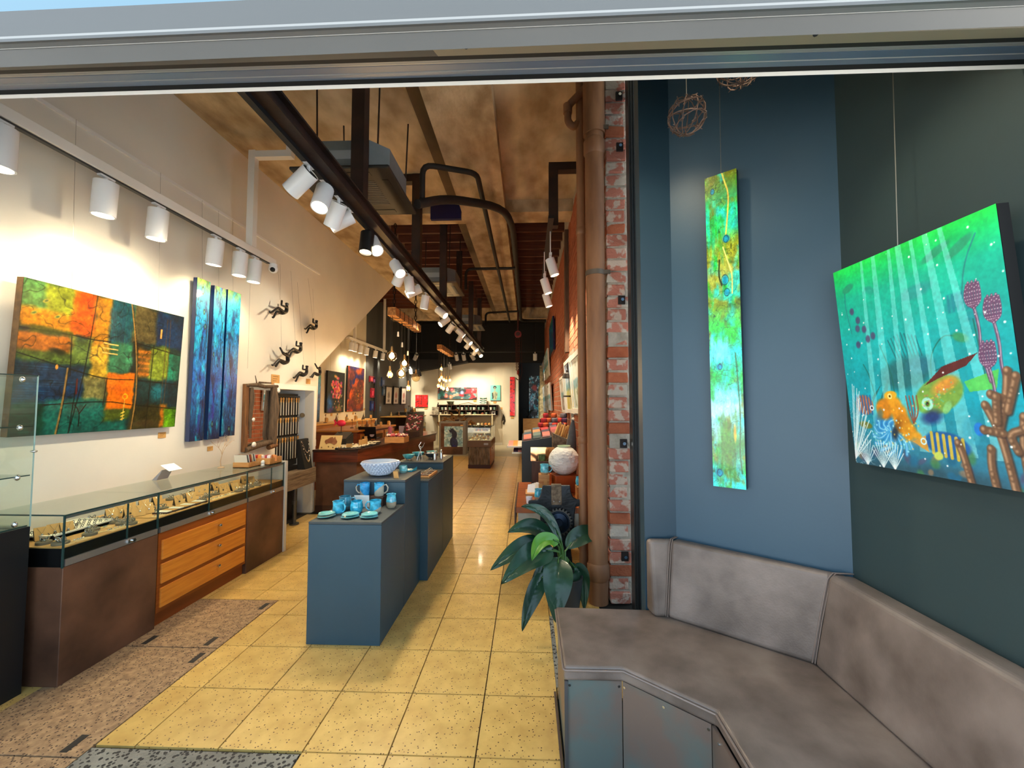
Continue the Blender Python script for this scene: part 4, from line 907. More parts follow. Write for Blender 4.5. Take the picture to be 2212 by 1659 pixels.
# ================================================================ CEILING SERVICES
ac_grey = M('galvanised_cassette', (.50, .54, .56), .45, m=.4, c2=(.44, .48, .50), scale=3)
ac_dark = M('dark_cassette_panel', (.115, .11, .10), .55)
ac_pale = M('beige_cassette_panel', (.42, .38, .30), .55)
def cassette(label, yn, pale=False):
    x0, x1, z0 = -2.12, -1.22, 3.68; yf = yn + .92; pm = ac_pale if pale else ac_dark
    root = T('air_conditioner', label, 'air conditioner', ((x0 + x1) / 2, yn + .46, z0), group='ceiling cassette air conditioners')
    b = .06; c = .14; X0, X1, Y0, Y1 = x0 + b, x1 - b, yn + b, yf - b
    MB().prism([(X0 + c, Y0, z0 + .03), (X1 - c, Y0, z0 + .03), (X1, Y0 + c, z0 + .03), (X1, Y1 - c, z0 + .03), (X1 - c, Y1, z0 + .03), (X0 + c, Y1, z0 + .03), (X0, Y1 - c, z0 + .03), (X0, Y0 + c, z0 + .03)], (0, 0, .26)).build('body', ac_grey, root)
    MB().box((x0, yn, z0), (x1, yf, z0 + .03)).build('fascia_panel', pm, root, bevel=.012, seg=2)
    sl = M('louvre_black', (.03, .03, .03), .5)
    for a in ((x0 + .2, yn + .07, x1 - .2, yn + .13), (x0 + .2, yf - .13, x1 - .2, yf - .07), (x0 + .07, yn + .2, x0 + .13, yf - .2), (x1 - .13, yn + .2, x1 - .07, yf - .2)):
        MB().box((a[0], a[1], z0 - .004), (a[2], a[3], z0 + .002)).build('louvre', sl, root)
    for k in range(14): MB().box((x0 + .21, yn + .22 + k * .034, z0 - .004), (x1 - .21, yn + .232 + k * .034, z0 + .002)).build('grille_slat', M('grille_slat', (.34, .32, .29), .5), root)
    MB().box((X0 + .25, Y0 - .003, z0 + .12), (X0 + .55, Y0, z0 + .2)).build('label_plate', M('pale_plate', (.6, .63, .65), .4), root)
    for px, py in ((X0 + .1, Y0 + .12), (X1 - .1, Y0 + .1), (X1 - .02, Y1 - .1), (X0 + .1, Y1 - .1)): MB().cyl((px, py, z0 + .28), (px + rng.uniform(-.03, .03), py, 4.75 if yn > 6 else ZS), .008, n=6).build('hanger_rod', dark_steel, root)
cassette('nearest ceiling cassette air conditioner with dark grille above the track', 3.5)
cassette('middle ceiling cassette air conditioner hanging under the timber joists', 6.98, True)
cassette('farthest ceiling cassette air conditioner near the black back wall', 10.8, True)
lag = M('black_pipe_lagging', (.07, .065, .06), .7, c2=(.11, .10, .09), scale=10)
def pipe(label, pts, r): MB().tube(pts, r, 10).build('lagged_pipe', lag, label=label, cat='pipe', group='black lagged pipes under the ceiling')
def bend(pts, r=.12):
    out = [Vector(pts[0])]
    for i in range(1, len(pts) - 1):
        p, a, b = Vector(pts[i]), Vector(pts[i - 1]), Vector(pts[i + 1]); da = (a - p).normalized(); db = (b - p).normalized(); k = min(r, (a - p).length * .45, (b - p).length * .45)
        for t in (0, .25, .5, .75, 1): out.append((p + da * k) * (1 - t) ** 2 + p * 2 * t * (1 - t) + (p + db * k) * t * t)
    return out + [Vector(pts[-1])]
z1 = 4.25
pipe('black pipe rising from the nearest air conditioner and running back under the beam', bend([(-1.16, 4.42, 3.85), (-1.16, 4.42, z1), (-.58, 4.62, z1), (-.58, 13.3, z1)]), .032)
pipe('thick bundle of black pipes bending along the underside of the concrete beam', bend([(-1.18, 4.3, 3.74), (-.95, 4.7, 4.0), (-.32, 5.3, 4.18), (-.22, 6.2, 4.3), (-.22, 13.4, 4.3), (.6, 13.4, 4.3)], .4), .05)
pipe('short black cross pipe from the middle air conditioner to the beam', bend([(-1.2, 7.9, 3.82), (-1.2, 7.9, 4.22), (-.24, 7.95, 4.24)]), .028)
pipe('short black cross pipe from the farthest air conditioner to the beam', bend([(-1.2, 11.7, 3.82), (-1.2, 11.7, 4.2), (-.24, 11.75, 4.25)]), .03)
MB().box((-1.42, 5.88, 4.30), (-.97, 5.945, 4.56)).build('blue_board', M('deep_blue_board', (.05, .05, .26), .5), label='deep blue board fixed to the concrete cross beam behind the pipes', cat='board')
# chain hoist
hp = YP(1119, 722, 12.0)
ho = T('chain_hoist', 'red chain hoist with hanging chains and hook at the back of the shop', 'hoist', (hp.x, 12.0, 2.1))
redm = M('hoist_red', (.45, .06, .06), .45); chm = M('rusty_chain', (.28, .12, .10), .6, m=.5)
MB().cyl((hp.x, 11.95, hp.z), (hp.x, 12.05, hp.z), .10, n=18).build('wheel', redm, ho)
MB().cyl((hp.x, 11.94, hp.z), (hp.x, 11.93, hp.z), .06, n=14).build('wheel_hub', M('hoist_dark', (.2, .05, .05), .5), ho)
MB().tube([(hp.x, 12, hp.z + .10), (hp.x, 12, 4.72)], .025, 6).build('top_link', chm, ho)
def chain(mb, a, b, r, n):
    a, b = Vector(a), Vector(b)
    for i in range(n):
        p = lerp(a, b, (i + .5) / n); h = (b - a).length / n * .62; w_ = V3(1, 0, 0) if i % 2 else V3(0, 1, 0)
        mb.tube([p + V3(0, 0, h) * math.cos(t_ * math.pi / 3) + w_ * r * 1.6 * math.sin(t_ * math.pi / 3) for t_ in range(7)], r * .55, 4, False)
mb = MB(); zb2 = YP(1118, 800, 12).z
for dx in (-.07, -.02, .04): chain(mb, (hp.x + dx, 12, hp.z), (hp.x + dx * .6, 12, zb2), .012, 26)
mb.build('chains', chm, ho)
MB().cyl((hp.x, 12, zb2), (hp.x, 12, zb2 - .12), .035, n=10).build('hook_block', redm, ho)
MB().tube([(hp.x, 12, zb2 - .12), (hp.x + .05, 12, zb2 - .2), (hp.x + .03, 12, zb2 - .28), (hp.x - .03, 12, zb2 - .27), (hp.x - .05, 12, zb2 - .22)], .016, 6).build('hook', chm, ho)
MB().tube([(hp.x + .1, 12.02, hp.z), (hp.x + .11, 12.02, zb2 - .1), (hp.x + .03, 12.02, zb2 - .36)], .006, 5).build('pull_cord', chm, ho)

# ================================================================ PENDANT BULBS ON TIMBER BEAMS
sleeper = M('old_sleeper_timber', (.80, .56, .30), .7, c2=(.58, .37, .18), scale=5, stretch=(6, 1, 6), bump=.4)
cordm = M('black_cord', (.10, .09, .08), .6)
bulb_glass = glass_mat('amber_bulb_glass', tint=(1, .86, .62), refl=2.5)
fil = M('filament', (1, .7, .3), .4, emit=(1, .72, .34), estr=22)
BULB_W = 10.0
def pendant(tag_, X, z, ya, yb, bulbs, globe_r, far):
    root = T('timber_beam', 'rough timber beam wrapped in cord, %s' % tag_, 'timber beam', (X, (ya + yb) / 2, z), group='hanging timber lamp beams')
    MB().box((X - .065, ya, z - .065), (X + .065, yb, z + .065)).build('sleeper', sleeper, root, bevel=.008)
    n = 6
    for k in range(n):
        y = lerp(ya, yb, (k + .7) / (n + .3)); MB().tube([(X - .07, y, z - .07), (X + .07, y + .03, z - .07), (X + .07, y + .04, z + .07), (X - .07, y + .01, z + .07), (X - .07, y, z - .07)], .007, 5, False).build('cord_wrap', cordm, root)
    for y in (ya + .12, yb - .15):
        mb = MB(); chain(mb, (X, y, z + .065), (X, y, 4.4), .013, 18); mb.build('chain', M('dark_chain', (.12, .09, .07), .6, m=.5), root)
    for k, (px, py, kind) in enumerate(bulbs):
        y = min(max(YX(px, X, py), ya + .04), yb - .04); q = V3(X + rng.uniform(-.03, .03), y, hz(py, y))
        nm = {'g': 'round globe', 'p': 'pear-shaped', 'c': 'unlit clear globe', 's': 'bare lamp holder'}[kind]
        b_ = T('pendant_bulb', None, 'light bulb', q, group='pendant bulbs under the %s beam' % ('far' if far else 'near'))
        rr_ = globe_r * (1 if kind in 'gc' else .72)
        b_['label'] = ('%s, %s from the front under the %s timber beam' % ({'g': 'glowing round globe bulb', 'p': 'glowing pear-shaped bulb', 'c': 'clear unlit globe bulb', 's': 'pale empty lamp holder'}[kind], ORD[k], 'far' if far else 'near'))
        MB().tube([q + V3(0, 0, rr_ + .05), (q.x, q.y, z - .06)], .004, 5).build('cord', cordm, b_)
        MB().cyl(q + V3(0, 0, rr_ * .9), q + V3(0, 0, rr_ + .07), .018, .014, n=10).build('socket', M('brass_socket', (.55, .45, .30), .4, m=.6) if kind != 's' else lamp_white, b_)
        if kind != 's':
            pr = [(0.001, -rr_), (rr_ * .5, -rr_ * .87), (rr_ * .87, -rr_ * .5), (rr_, 0), (rr_ * .87, rr_ * .5), (rr_ * .5, rr_ * .85), (.018, rr_ * 1.05)] if kind != 'p' else [(0.001, -rr_), (rr_ * .6, -rr_ * .85), (rr_ * .8, -rr_ * .3), (rr_ * .75, rr_ * .3), (rr_ * .4, rr_ * .9), (.018, rr_ * 1.2)]
            MB().lathe(pr, q, 14).build('glass_envelope', bulb_glass, b_)
            if kind != 'c':
                MB().cyl(q - V3(0, 0, rr_ * .45), q + V3(0, 0, rr_ * .45), rr_ * .34, n=8).build('filament', fil, b_)
                ld = bpy.data.lights.new('glow', 'POINT'); ld.energy = BULB_W; ld.color = (1, .74, .42); ld.shadow_soft_size = .05
                lo = bpy.data.objects.new('glow', ld); COL.objects.link(lo); lo.parent = b_; lo.location = (0, 0, 0)
pendant('nearer of two, over the desk', -2.06, 3.0, 6.13, 7.62, [(840, 768, 'g'), (846, 808, 'p'), (863, 732, 's'), (866, 806, 'g'), (871, 755, 's'), (876, 784, 'g'), (881, 838, 'p'), (884, 773, 's'), (898, 815, 'c')], .078, False)
pendant('farther of two, in front of the back wall', -2.18, 3.0, 10.1, 11.7, [(944, 833, 'p'), (949, 820, 'p'), (952, 796, 'p'), (953, 836, 'p'), (955, 815, 'p'), (957, 839, 'p'), (961, 820, 'p'), (964, 841, 'g'), (966, 822, 'p'), (970, 821, 'p')], .07, True)

# ================================================================ PAINTINGS AND FIGURES ON THE LEFT WALL
zt, zb = XP(225, 642, -3.1).z, XP(195, 932, -3.13).z
ya, yb = XP(52, 600, -3.09).y, XP(398, 685, -3.09).y
zt = (XP(52, 598, -3.09).z + XP(398, 685, -3.09).z) / 2; zb = (XP(22, 940, -3.14).z + XP(373, 925, -3.14).z) / 2
brown_edge = M('brown_canvas_edge', (.42, .31, .17), .6, c2=(.30, .22, .13), scale=20)
canvas('patchwork_painting', 'large patchwork abstract painting in orange, teal and olive on the white wall', (-3.14, ya, zb), (0, yb - ya, 0), (.05, 0, zt - zb), .045, art_patchwork(), gloss_paint, brown_edge, wires=(.24, .80), top=3.58)
bd = M('deep_blue_edge', (.04, .16, .34), .25, coat=.5)
for k, (x0, x1, t0, t1, b0, b1) in enumerate(((427, 455, 600, 609, 955, 950), (464, 489, 617, 625, 951, 946), (493, 521, 627, 634, 945, 939))):
    y0, y1 = XP(x0, t0, -3.12).y, XP(x1, t1, -3.12).y; zt = (XP(x0, t0, -3.12).z + XP(x1, t1, -3.12).z) / 2; zb = (XP(x0 - 17, b0, -3.145).z + XP(x1 - 15, b1, -3.145).z) / 2
    canvas('blue_panel_painting', ['left panel of three narrow blue resin paintings, with three ringed circles', 'middle panel of three narrow blue resin paintings', 'right panel of three narrow blue resin paintings'][k], (-3.145, y0, zb), (0, y1 - y0, 0), (.025, 0, zt - zb), .04,
           art_blue(60 + k, ((.45, .07, .022), (.62, .20, .014), (.75, .29, .014)) if k == 0 else (((.2, .45, .012), (.35, .90, .016)) if k == 1 else ((.55, .95, .016),))), gloss_paint, bd, wires=(.5,), top=3.58, group='blue triptych panels')
def kraft_label(label, px, py, w, h, m=None, X=XL):
    q = XP(px, py, X + .004); root = MB().box((X + .001, q.y - w / 2, q.z - h / 2), (X + .006, q.y + w / 2, q.z + h / 2)).build('wall_label', m or kraft, label=label, cat='label', group='kraft wall labels')
    ink = M('label_ink', (.45, .30, .14), .7)
    for k in range(3): MB().box((X + .006, q.y - w * .32, q.z + h * (.28 - .22 * k)), (X + .0068, q.y + w * (.32 - .1 * k), q.z + h * (.33 - .22 * k))).build('printed_line', ink, root)
kraft_label('small kraft label under the large patchwork painting', 350, 940, .075, .05)
kraft_label('small kraft label under the three blue panels', 454, 969, .07, .045)
kraft_label('square torn kraft notice above the driftwood mirror', 595, 820, .17, .125)
kraft_label('small kraft card beside the climbing figures above the niche', 666, 824, .11, .075)
for px in (550,): 
    q = XP(px, 300, XL + .02); MB().tube([(XL + .02, q.y, 3.58), (XL + .02, q.y, 2.0 if px > 300 else 2.9)], .0012, 5).build('hanging_wire', wire_mat, label='bare hanging wire on the white wall %s' % ('beside the blue panels' if px > 300 else 'left of the painting wires'), cat='wire')

# climbing figures: one skinned body each
fig_m = M('black_bronze', (.055, .055, .06), .4, m=.3)
def figure_mesh(name, J, E_, rad):
    me = bpy.data.meshes.new(name); me.from_pydata([tuple(j) for j in J], E_, []); o = bpy.data.objects.new(name, me); COL.objects.link(o)
    o.modifiers.new('skin', 'SKIN'); sv = me.skin_vertices[0].data
    for i, r_ in enumerate(rad): sv[i].radius = (r_, r_)
    sv[0].use_root = True
    o.modifiers.new('sub', 'SUBSURF').levels = 1; o.modifiers['sub'].render_levels = 1
    me.materials.append(fig_m); return o
def pose(P, c0):
    XF = -3.1; s_ = .15674
    def J(x, y, dx=0.0):
        q = XP(560 + x * s_, 600 + y * s_, XF); return q + V3(dx, 0, 0) - c0
    return J
def body(name, pts, origin_px):
    c0 = XP(560 + origin_px[0] * .15674, 600 + origin_px[1] * .15674, -3.1)
    J = pose(None, c0); n = lambda k: J(*pts[k])
    names = ['pelvis', 'belly', 'chest', 'neck', 'head0', 'head', 'sh1', 'el1', 'ha1', 'sh2', 'el2', 'ha2', 'hip1', 'kn1', 'an1', 'to1', 'hip2', 'kn2', 'an2', 'to2']
    rd = [.027, .026, .029, .014, .026, .025, .016, .012, .013, .016, .012, .013, .023, .016, .012, .009, .023, .016, .012, .009]
    ed = [('pelvis', 'belly'), ('belly', 'chest'), ('chest', 'neck'), ('neck', 'head0'), ('head0', 'head'), ('chest', 'sh1'), ('sh1', 'el1'), ('el1', 'ha1'), ('chest', 'sh2'), ('sh2', 'el2'), ('el2', 'ha2'), ('pelvis', 'hip1'), ('hip1', 'kn1'), ('kn1', 'an1'), ('an1', 'to1'), ('pelvis', 'hip2'), ('hip2', 'kn2'), ('kn2', 'an2'), ('an2', 'to2')]
    o = figure_mesh(name, [n(k) for k in names], [(names.index(a), names.index(b)) for a, b in ed], rd); o.location = c0; return o
PA = dict(pelvis=(350, 488), belly=(378, 455), chest=(383, 415), neck=(380, 385), head0=(382, 362), head=(384, 345), sh1=(350, 405, .02), el1=(272, 378, .03), ha1=(292, 308, .02), sh2=(395, 430, -.02), el2=(392, 470, -.03), ha2=(368, 500, -.03),
          hip1=(325, 480, .018), kn1=(240, 412, .02), an1=(140, 487, .015), to1=(120, 462, .015), hip2=(330, 492, -.018), kn2=(262, 462, -.02), an2=(208, 556, -.015), to2=(194, 535, -.015))
PD = dict(pelvis=(372, 1178), belly=(398, 1145), chest=(398, 1095), neck=(392, 1062), head0=(388, 1045), head=(386, 1027), sh1=(370, 1080, .02), el1=(295, 1048, .03), ha1=(280, 985, .02), sh2=(398, 1075, -.02), el2=(335, 1015, -.02), ha2=(305, 955, -.02),
          hip1=(345, 1172, .018), kn1=(255, 1125, .02), an1=(170, 1212, .015), to1=(152, 1195, .015), hip2=(350, 1182, -.018), kn2=(298, 1140, -.02), an2=(245, 1225, -.015), to2=(234, 1205, -.015))
figA = body('climbing_figure', PA, (260, 430)); figD = body('climbing_figure', PD, (280, 1080))
def fig_wire(o, px, py, px1, py1):
    a = XP(px, py, -3.09); b = XP(px1, py1, -3.17)
    mb = MB(); mb.tube([a, b], .0009, 4); ORG[o] = Vector(o.location); CHILD.setdefault(o, [])
    mb.build('cord', cordm, o)
G_ = 'black climbing figures on the white wall'
tag(figA, 'black climbing man figure, topmost on the left of the group', 'figurine', G_)
tag(figD, 'black climbing man figure, lowest on the left with both arms raised', 'figurine', G_)
def figcopy(src, s0, px, py, label, sc):
    c = src.copy(); COL.objects.link(c); q = XP(px, py, -3.1); c.location = q; c.scale = (sc,) * 3; return tag(c, label, 'figurine', G_)
for ch in []: pass
figB = figcopy(figA, None, 560 + 705 * .15674, 600 + 660 * .15674, 'black climbing man figure at the upper right of the group', .92)
figC = figcopy(figA, None, 560 + 470 * .15674, 600 + 985 * .15674, 'black climbing man figure in the middle, above the lower left one', .97)
figE = figcopy(figA, None, 560 + 560 * .15674, 600 + 1310 * .15674, 'black climbing man figure at the bottom, second from the right', .95)
figF = figcopy(figD, None, 560 + 765 * .15674, 600 + 1270 * .15674, 'black climbing man figure at the bottom right, before the blue strip', .86)
for o, a in ((figA, (605, 648, 600, 575)), (figB, (676, 686, 665, 592)), (figC, (638, 735, 628, 580)), (figD, (608, 750, 605, 570)), (figE, (657, 785, 642, 600)), (figF, (682, 780, 675, 596))): fig_wire(o, *a)

# ================================================================ JEWELLERY COUNTER
CXF, CXB = -2.655, -3.16
Z1, Z2, Z3 = .665, .775, .962
deck_m = M('deck_kraft', (.80, .62, .36), .6, c2=(.74, .56, .32), scale=3)
strip_m = alu
def counter(label, y0, y1, drawers, ends):
    root = T('display_counter', label, 'counter', ((CXF + CXB) / 2, (y0 + y1) / 2, 0), group='jewellery counters along the left wall')
    if drawers:
        MB().box((CXB, y0 + .004, .0), (CXF - .03, y1 - .004, .12)).build('plinth', M('plinth_wood', (.50, .24, .07), .5), root)
        MB().box((CXB, y0 + .004, .10), (CXF - .004, y1 - .004, Z1)).build('carcass', M('drawer_carcass', (.58, .29, .08), .45, c2=(.50, .24, .06), scale=4, stretch=(14, 1, 14)), root)
        for k in range(3):
            z0 = .13 + k * .17; d_ = MB().box((CXF - .006, y0 + .03, z0), (CXF + .008, y1 - .03, z0 + .138)).build('drawer_front', orange_wood, root, bevel=.002, seg=1)
            MB().cyl((CXF + .008, (y0 + y1) / 2 + .1, z0 + .09), (CXF + .028, (y0 + y1) / 2 + .1, z0 + .09), .008, .014, n=12).ball((CXF + .03, (y0 + y1) / 2 + .1, z0 + .09), .014, 10, 6, (.5, 1, 1)).build('knob', chrome, d_)
    else:
        MB().box((CXB, y0 + .003, 0), (CXF, y1 - .003, Z1)).build('cabinet', rust, root, bevel=.003, seg=1)
    MB().box((CXB, y0 + .003, Z1), (CXF - .012, y1 - .003, Z2 - .006)).build('black_plinth', M('black_plinth_gloss', (.03, .032, .04), .3), root)
    MB().box((CXB, y0 + .008, Z2 - .006), (CXF - .014, y1 - .008, Z2)).build('display_deck', deck_m, root)
    MB().box((CXF - .012, y0 + .012, Z1 + .002), (CXF + .002, y1 - .012, Z1 + .04)).build('track_strip', strip_m, root)
    MB().box((CXF - .008, y0 + .004, Z1 + .04), (CXF - .002, y1 - .004, Z3 - .008)).build('glass_front', glass, root)
    MB().box((CXB, y0, Z3 - .008), (CXF, y1, Z3)).build('glass_lid', glass_top, root)
    MB().box((CXF - .001, y0, Z3 - .008), (CXF + .0015, y1, Z3 + .0005)).build('lid_edge', glass_edge, root)
    MB().box((CXF - .014, y0 + .004, Z3 - .026), (CXF - .009, y1 - .004, Z3 - .009)).build('lid_channel', strip_m, root)
    MB().box((CXF - .009, y1 - .012, Z1 + .03), (CXF + .0005, y1 - .004, Z3 - .008)).build('glass_corner', glass_edge, root)
    if 0 in ends:
        MB().box((CXB, y0, Z1), (CXF - .009, y0 + .006, Z3 - .008)).build('glass_end', glass, root)
        MB().box((CXF - .008, y0 - .001, Z1 - .005), (CXF + .0005, y0 + .006, Z3)).build('glass_corner', glass_edge, root)
        MB().box((CXB, y0 - .0012, Z3 - .008), (CXF, y0 + .001, Z3 + .0005)).build('lid_edge', glass_edge, root)
    ym = y0 + (y1 - y0) * (.62 if not drawers else .5)
    MB().box((CXF - .009, ym - .003, Z1 + .035), (CXF - .0005, ym + .003, Z3 - .026)).build('glass_slider_edge', glass_edge, root)
    MB().cyl((CXF + .002, ym + .03, Z1 + .022), (CXF + .022, ym + .03, Z1 + .022), .011, n=12).cbox((CXF + .006, ym + .02, Z1 + .022), (.012, .05, .02)).build('lock', chrome, root)
    return root
counter('rust-faced jewellery counter with glass top, nearest the camera on the left', 2.306, 2.923, False, (0,))
counter('jewellery counter with three orange wooden drawers, in the middle of the row', 2.923, 3.868, True, ())
counter('rust-faced jewellery counter with glass top at the far end of the row', 3.868, 4.455, False, ())
MB().box((CXB, 4.458, 0), (CXF + .01, 4.50, Z3 + .012)).build('end_panel', M('pale_end_panel', (.80, .79, .75), .5), label='pale upright panel closing the far end of the jewellery counters', cat='panel')

# tall glass cabinet on a black pedestal at the left edge
px_ = -2.80; y0, y1 = 1.45, XP(74, 975, -2.80).y
zt_ = XP(58, 1139, px_).z
cab = T('glass_cabinet', 'tall clear glass cabinet with shelves on a black pedestal at the left edge', 'display cabinet', (-2.97, 1.87, 0))
MB().box((CXB, y0, 0), (px_, y1, zt_)).build('pedestal', M('black_pedestal', (.03, .035, .045), .5), cab)
gz = 1.755
MB().box((px_ - .006, y0, zt_), (px_, y1, gz)).build('glass_side', glass, cab)
MB().box((CXB, y1 - .006, zt_), (px_ - .006, y1, gz)).build('glass_end', glass, cab)
MB().box((CXB, y0, gz), (px_, y1, gz + .006)).build('glass_top', glass, cab)
pale_edge = M('pale_glass_edge', (.62, .74, .72), .2)
MB().box((px_ - .006, y1 - .001, zt_), (px_ + .0008, y1 + .002, gz + .006)).build('glass_corner', pale_edge, cab)
MB().box((px_ - .001, y0, gz), (px_ + .001, y1, gz + .006)).build('glass_corner', glass_edge, cab)
shelves = [zt_ + .004, XP(65, 1028, px_).z, XP(78, 922, px_).z]
for k, z in enumerate(shelves):
    MB().box((CXB + .01, y0 + .01, z), (px_ - .008, y1 - .008, z + .006)).build('glass_shelf', glass, cab)
    MB().box((px_ - .009, y0 + .01, z), (px_ - .0075, y1 - .008, z + .006)).build('shelf_edge', glass_edge, cab)
for z in shelves[1:] + [gz - .02, zt_ + .03]:
    MB().ball((px_ - .004, y1 - .07, z), .014, 10, 8, (1.1, .8, 1.2)).build('chrome_clip', chrome, cab)
MB().ball((px_ + .002, y1 - .004, XP(72, 975, px_).z), .013, 10, 8, (1.4, 1, .6)).build('chrome_clip', chrome, cab)
stand_m = M('clear_white_stand', (.85, .86, .86), .3)
def earring_stand(q, label, sc=1.0):
    root = T('earring_stand', label, 'jewellery stand', q, group='earring stands in the glass cabinet'); q = Vector(q)
    MB().cbox(q + V3(0, 0, .004), (.03, .06, .008)).build('foot', stand_m, root)
    MB().cyl(q + V3(0, 0, .008), q + V3(0, 0, .085), .0022, n=6).cyl(q + V3(0, -.028, .083), q + V3(0, .028, .083), .002, n=6).build('stem', stand_m, root)
    for d in (-.026, .026): MB().tube([q + V3(0, d, .082), q + V3(.003, d, .074)], .001, 4).ball(q + V3(.004, d, .068), .008, 8, 6, (1, 1, .8)).build('earring', silver, root)
earring_stand((-2.95, 2.06, shelves[2] + .006), 'white earring stand on the upper glass shelf, nearer the corner')
earring_stand((-2.93, 1.93, shelves[2] + .006), 'white earring stand on the upper glass shelf, at the picture edge')
earring_stand((-2.93, 2.03, shelves[1] + .006), 'white earring stand on the lower glass shelf')
MB().box((-3.05, 1.95, shelves[0] + .006), (-2.86, 2.12, shelves[0] + .03)).build('kraft_card_stack', kraft, label='kraft cards lying in the bottom of the tall glass cabinet', cat='cards')

# ---- jewellery on the decks
gold = M('gold', (.75, .55, .22), .3, m=1); stone = M('dark_stone', (.12, .10, .12), .3); wedge_m = M('black_wedge', (.06, .055, .05), .6)
def proto_card(w, h, tilt, dark):
    root = T('pendant_card', 'x', 'jewellery', (0, 0, 0)); c, s_ = math.cos(R(tilt)), math.sin(R(tilt))
    P = lambda y, t, o=0: (-t * c + o * s_, y, .004 + t * s_ + o * c)
    MB().hexa([P(-w / 2, 0), P(w / 2, 0), P(w / 2, 0, -.003), P(-w / 2, 0, -.003)], [P(-w / 2, h), P(w / 2, h), P(w / 2, h, -.003), P(-w / 2, h, -.003)]).build('card', kraft, root)
    MB().prism([(-.004, -w / 2, .0), (-h * c - .02, -w / 2, 0), (-h * c, -w / 2, h * s_ - .004)], (0, w, 0)).build('wedge', wedge_m, root)
    MB().tube([P(-w * .28, h * .92, .002), P(0, h * .45, .002), P(w * .28, h * .92, .002)], .0009, 4).ball(P(0, h * .38, .003), .007, 8, 6).build('pendant', stone if dark else silver, root); return root
def proto_riser():
    root = T('ring_riser', 'x', 'jewellery', (0, 0, 0)); MB().lathe([(.036, 0), (.036, .014), (.034, .016)], (0, 0, 0), 18).build('disc', M('slate_disc', (.46, .42, .34), .6), root)
    mb = MB()
    for k in range(4):
        a = k * 1.7; c = V3(.014 * math.cos(a), .014 * math.sin(a), .028); u1 = V3(math.cos(a), math.sin(a), .3).normalized()
        mb.tube([c + u1 * .011 * math.cos(t * .785) + V3(0, 0, .011) * math.sin(t * .785) for t in range(9)], .0026, 5, False)
    mb.build('rings', silver, root); return root
def proto_flat():
    root = T('earring_card', 'x', 'jewellery', (0, 0, 0)); MB().box((-.03, -.022, 0), (.03, .022, .003)).build('card', M('pale_kraft', (.86, .74, .52), .7), root)
    MB().ball((-.008, -.008, .006), .006, 8, 5).ball((-.008, .009, .006), .006, 8, 5).build('studs', silver, root); return root
CARD, CARDD, RISER, FLAT = proto_card(.062, .085, 55, False), proto_card(.058, .08, 58, True), proto_riser(), proto_flat()
seg_of = lambda y: ('nearest counter', 'drawer counter', 'far counter')[0 if y < 2.92 else (1 if y < 3.86 else 2)]
used = {}
def jewel(src, pts, noun, rz0=0, sz=1.0):
    for px, py in pts:
        q = ZP(px, py, Z2)
        q.x = min(max(q.x, CXB + .10), CXF - .06); q.y = min(max(q.y, 2.37), 4.40); q.z = Z2
        k = (noun, seg_of(q.y)); used[k] = used.get(k, 0) + 1
        o = src if not src.get('placed') else clone(src, q)
        if o is src: src['placed'] = 1; o.location = q
        if 'placed' in o and o is not src: del o['placed']
        o.rotation_euler = (0, 0, rz0 + rng.uniform(-.25, .25)); o.scale = (sz,) * 3
        JW.append((o, k, q))
JW = []
jewel(CARD, [(92, 1168), (120, 1160), (150, 1155), (244, 1122), (262, 1117), (303, 1115), (323, 1110), (415, 1084), (431, 1070), (443, 1066), (491, 1063), (511, 1060), (546, 1046), (283, 1106), (313, 1099), (345, 1090)], 'kraft pendant card leaning on a black wedge', -.6)
jewel(CARDD, [(389, 1092), (470, 1060), (483, 1066), (530, 1044), (283, 1119), (455, 1056)], 'kraft card with a dark pendant', -.6)
jewel(RISER, [(100, 1184), (131, 1176), (84, 1178), (194, 1156), (200, 1146), (215, 1129), (190, 1126), (247, 1130), (264, 1133), (290, 1133), (410, 1069), (365, 1080), (465, 1069), (498, 1050), (567, 1058), (352, 1100), (436, 1082), (540, 1053), (556, 1045), (520, 1062), (165, 1142), (232, 1126), (278, 1126), (330, 1106), (395, 1076), (448, 1074), (486, 1056), (574, 1050)], 'round slate riser with silver rings')
jewel(FLAT, [(170, 1168), (187, 1164), (230, 1139), (249, 1146), (212, 1150), (465, 1079), (476, 1076), (486, 1073), (494, 1070), (585, 1051), (593, 1049), (602, 1047), (508, 1068), (520, 1070), (534, 1066), (345, 1116), (356, 1112), (366, 1108), (548, 1062), (575, 1045), (380, 1074), (425, 1094), (160, 1180), (205, 1166), (268, 1146), (285, 1142), (302, 1138), (320, 1132), (400, 1104), (445, 1088), (560, 1066), (580, 1060)], 'flat pale earring card')
for o, k, q in JW:
    same = sorted([(w[2].y, i) for i, w in enumerate(JW) if w[1] == k]); rank = [JW[i][0] for _, i in same].index(o)
    o['label'] = '%s, %s from the front in the %s' % (k[0], ORD[rank], k[1]) if len(same) > 1 else '%s in the %s' % k
    o['group'] = 'jewellery inside the glass counters'; o['category'] = 'jewellery'
    if 'placed' in o: del o['placed']
tr_ = T('ring_tray', 'white ring tray full of rings at the near end of the counter', 'tray', (-2.99, 2.58, Z2))
MB().box((-3.12, 2.42, Z2), (-2.86, 2.80, Z2 + .02)).box((-3.12, 2.42, Z2), (-3.11, 2.80, Z2 + .03)).box((-2.87, 2.42, Z2), (-2.86, 2.80, Z2 + .03)).box((-3.12, 2.42, Z2), (-2.86, 2.43, Z2 + .03)).box((-3.12, 2.79, Z2), (-2.86, 2.80, Z2 + .03)).build('tray', cream_card, tr_)
mb = MB()
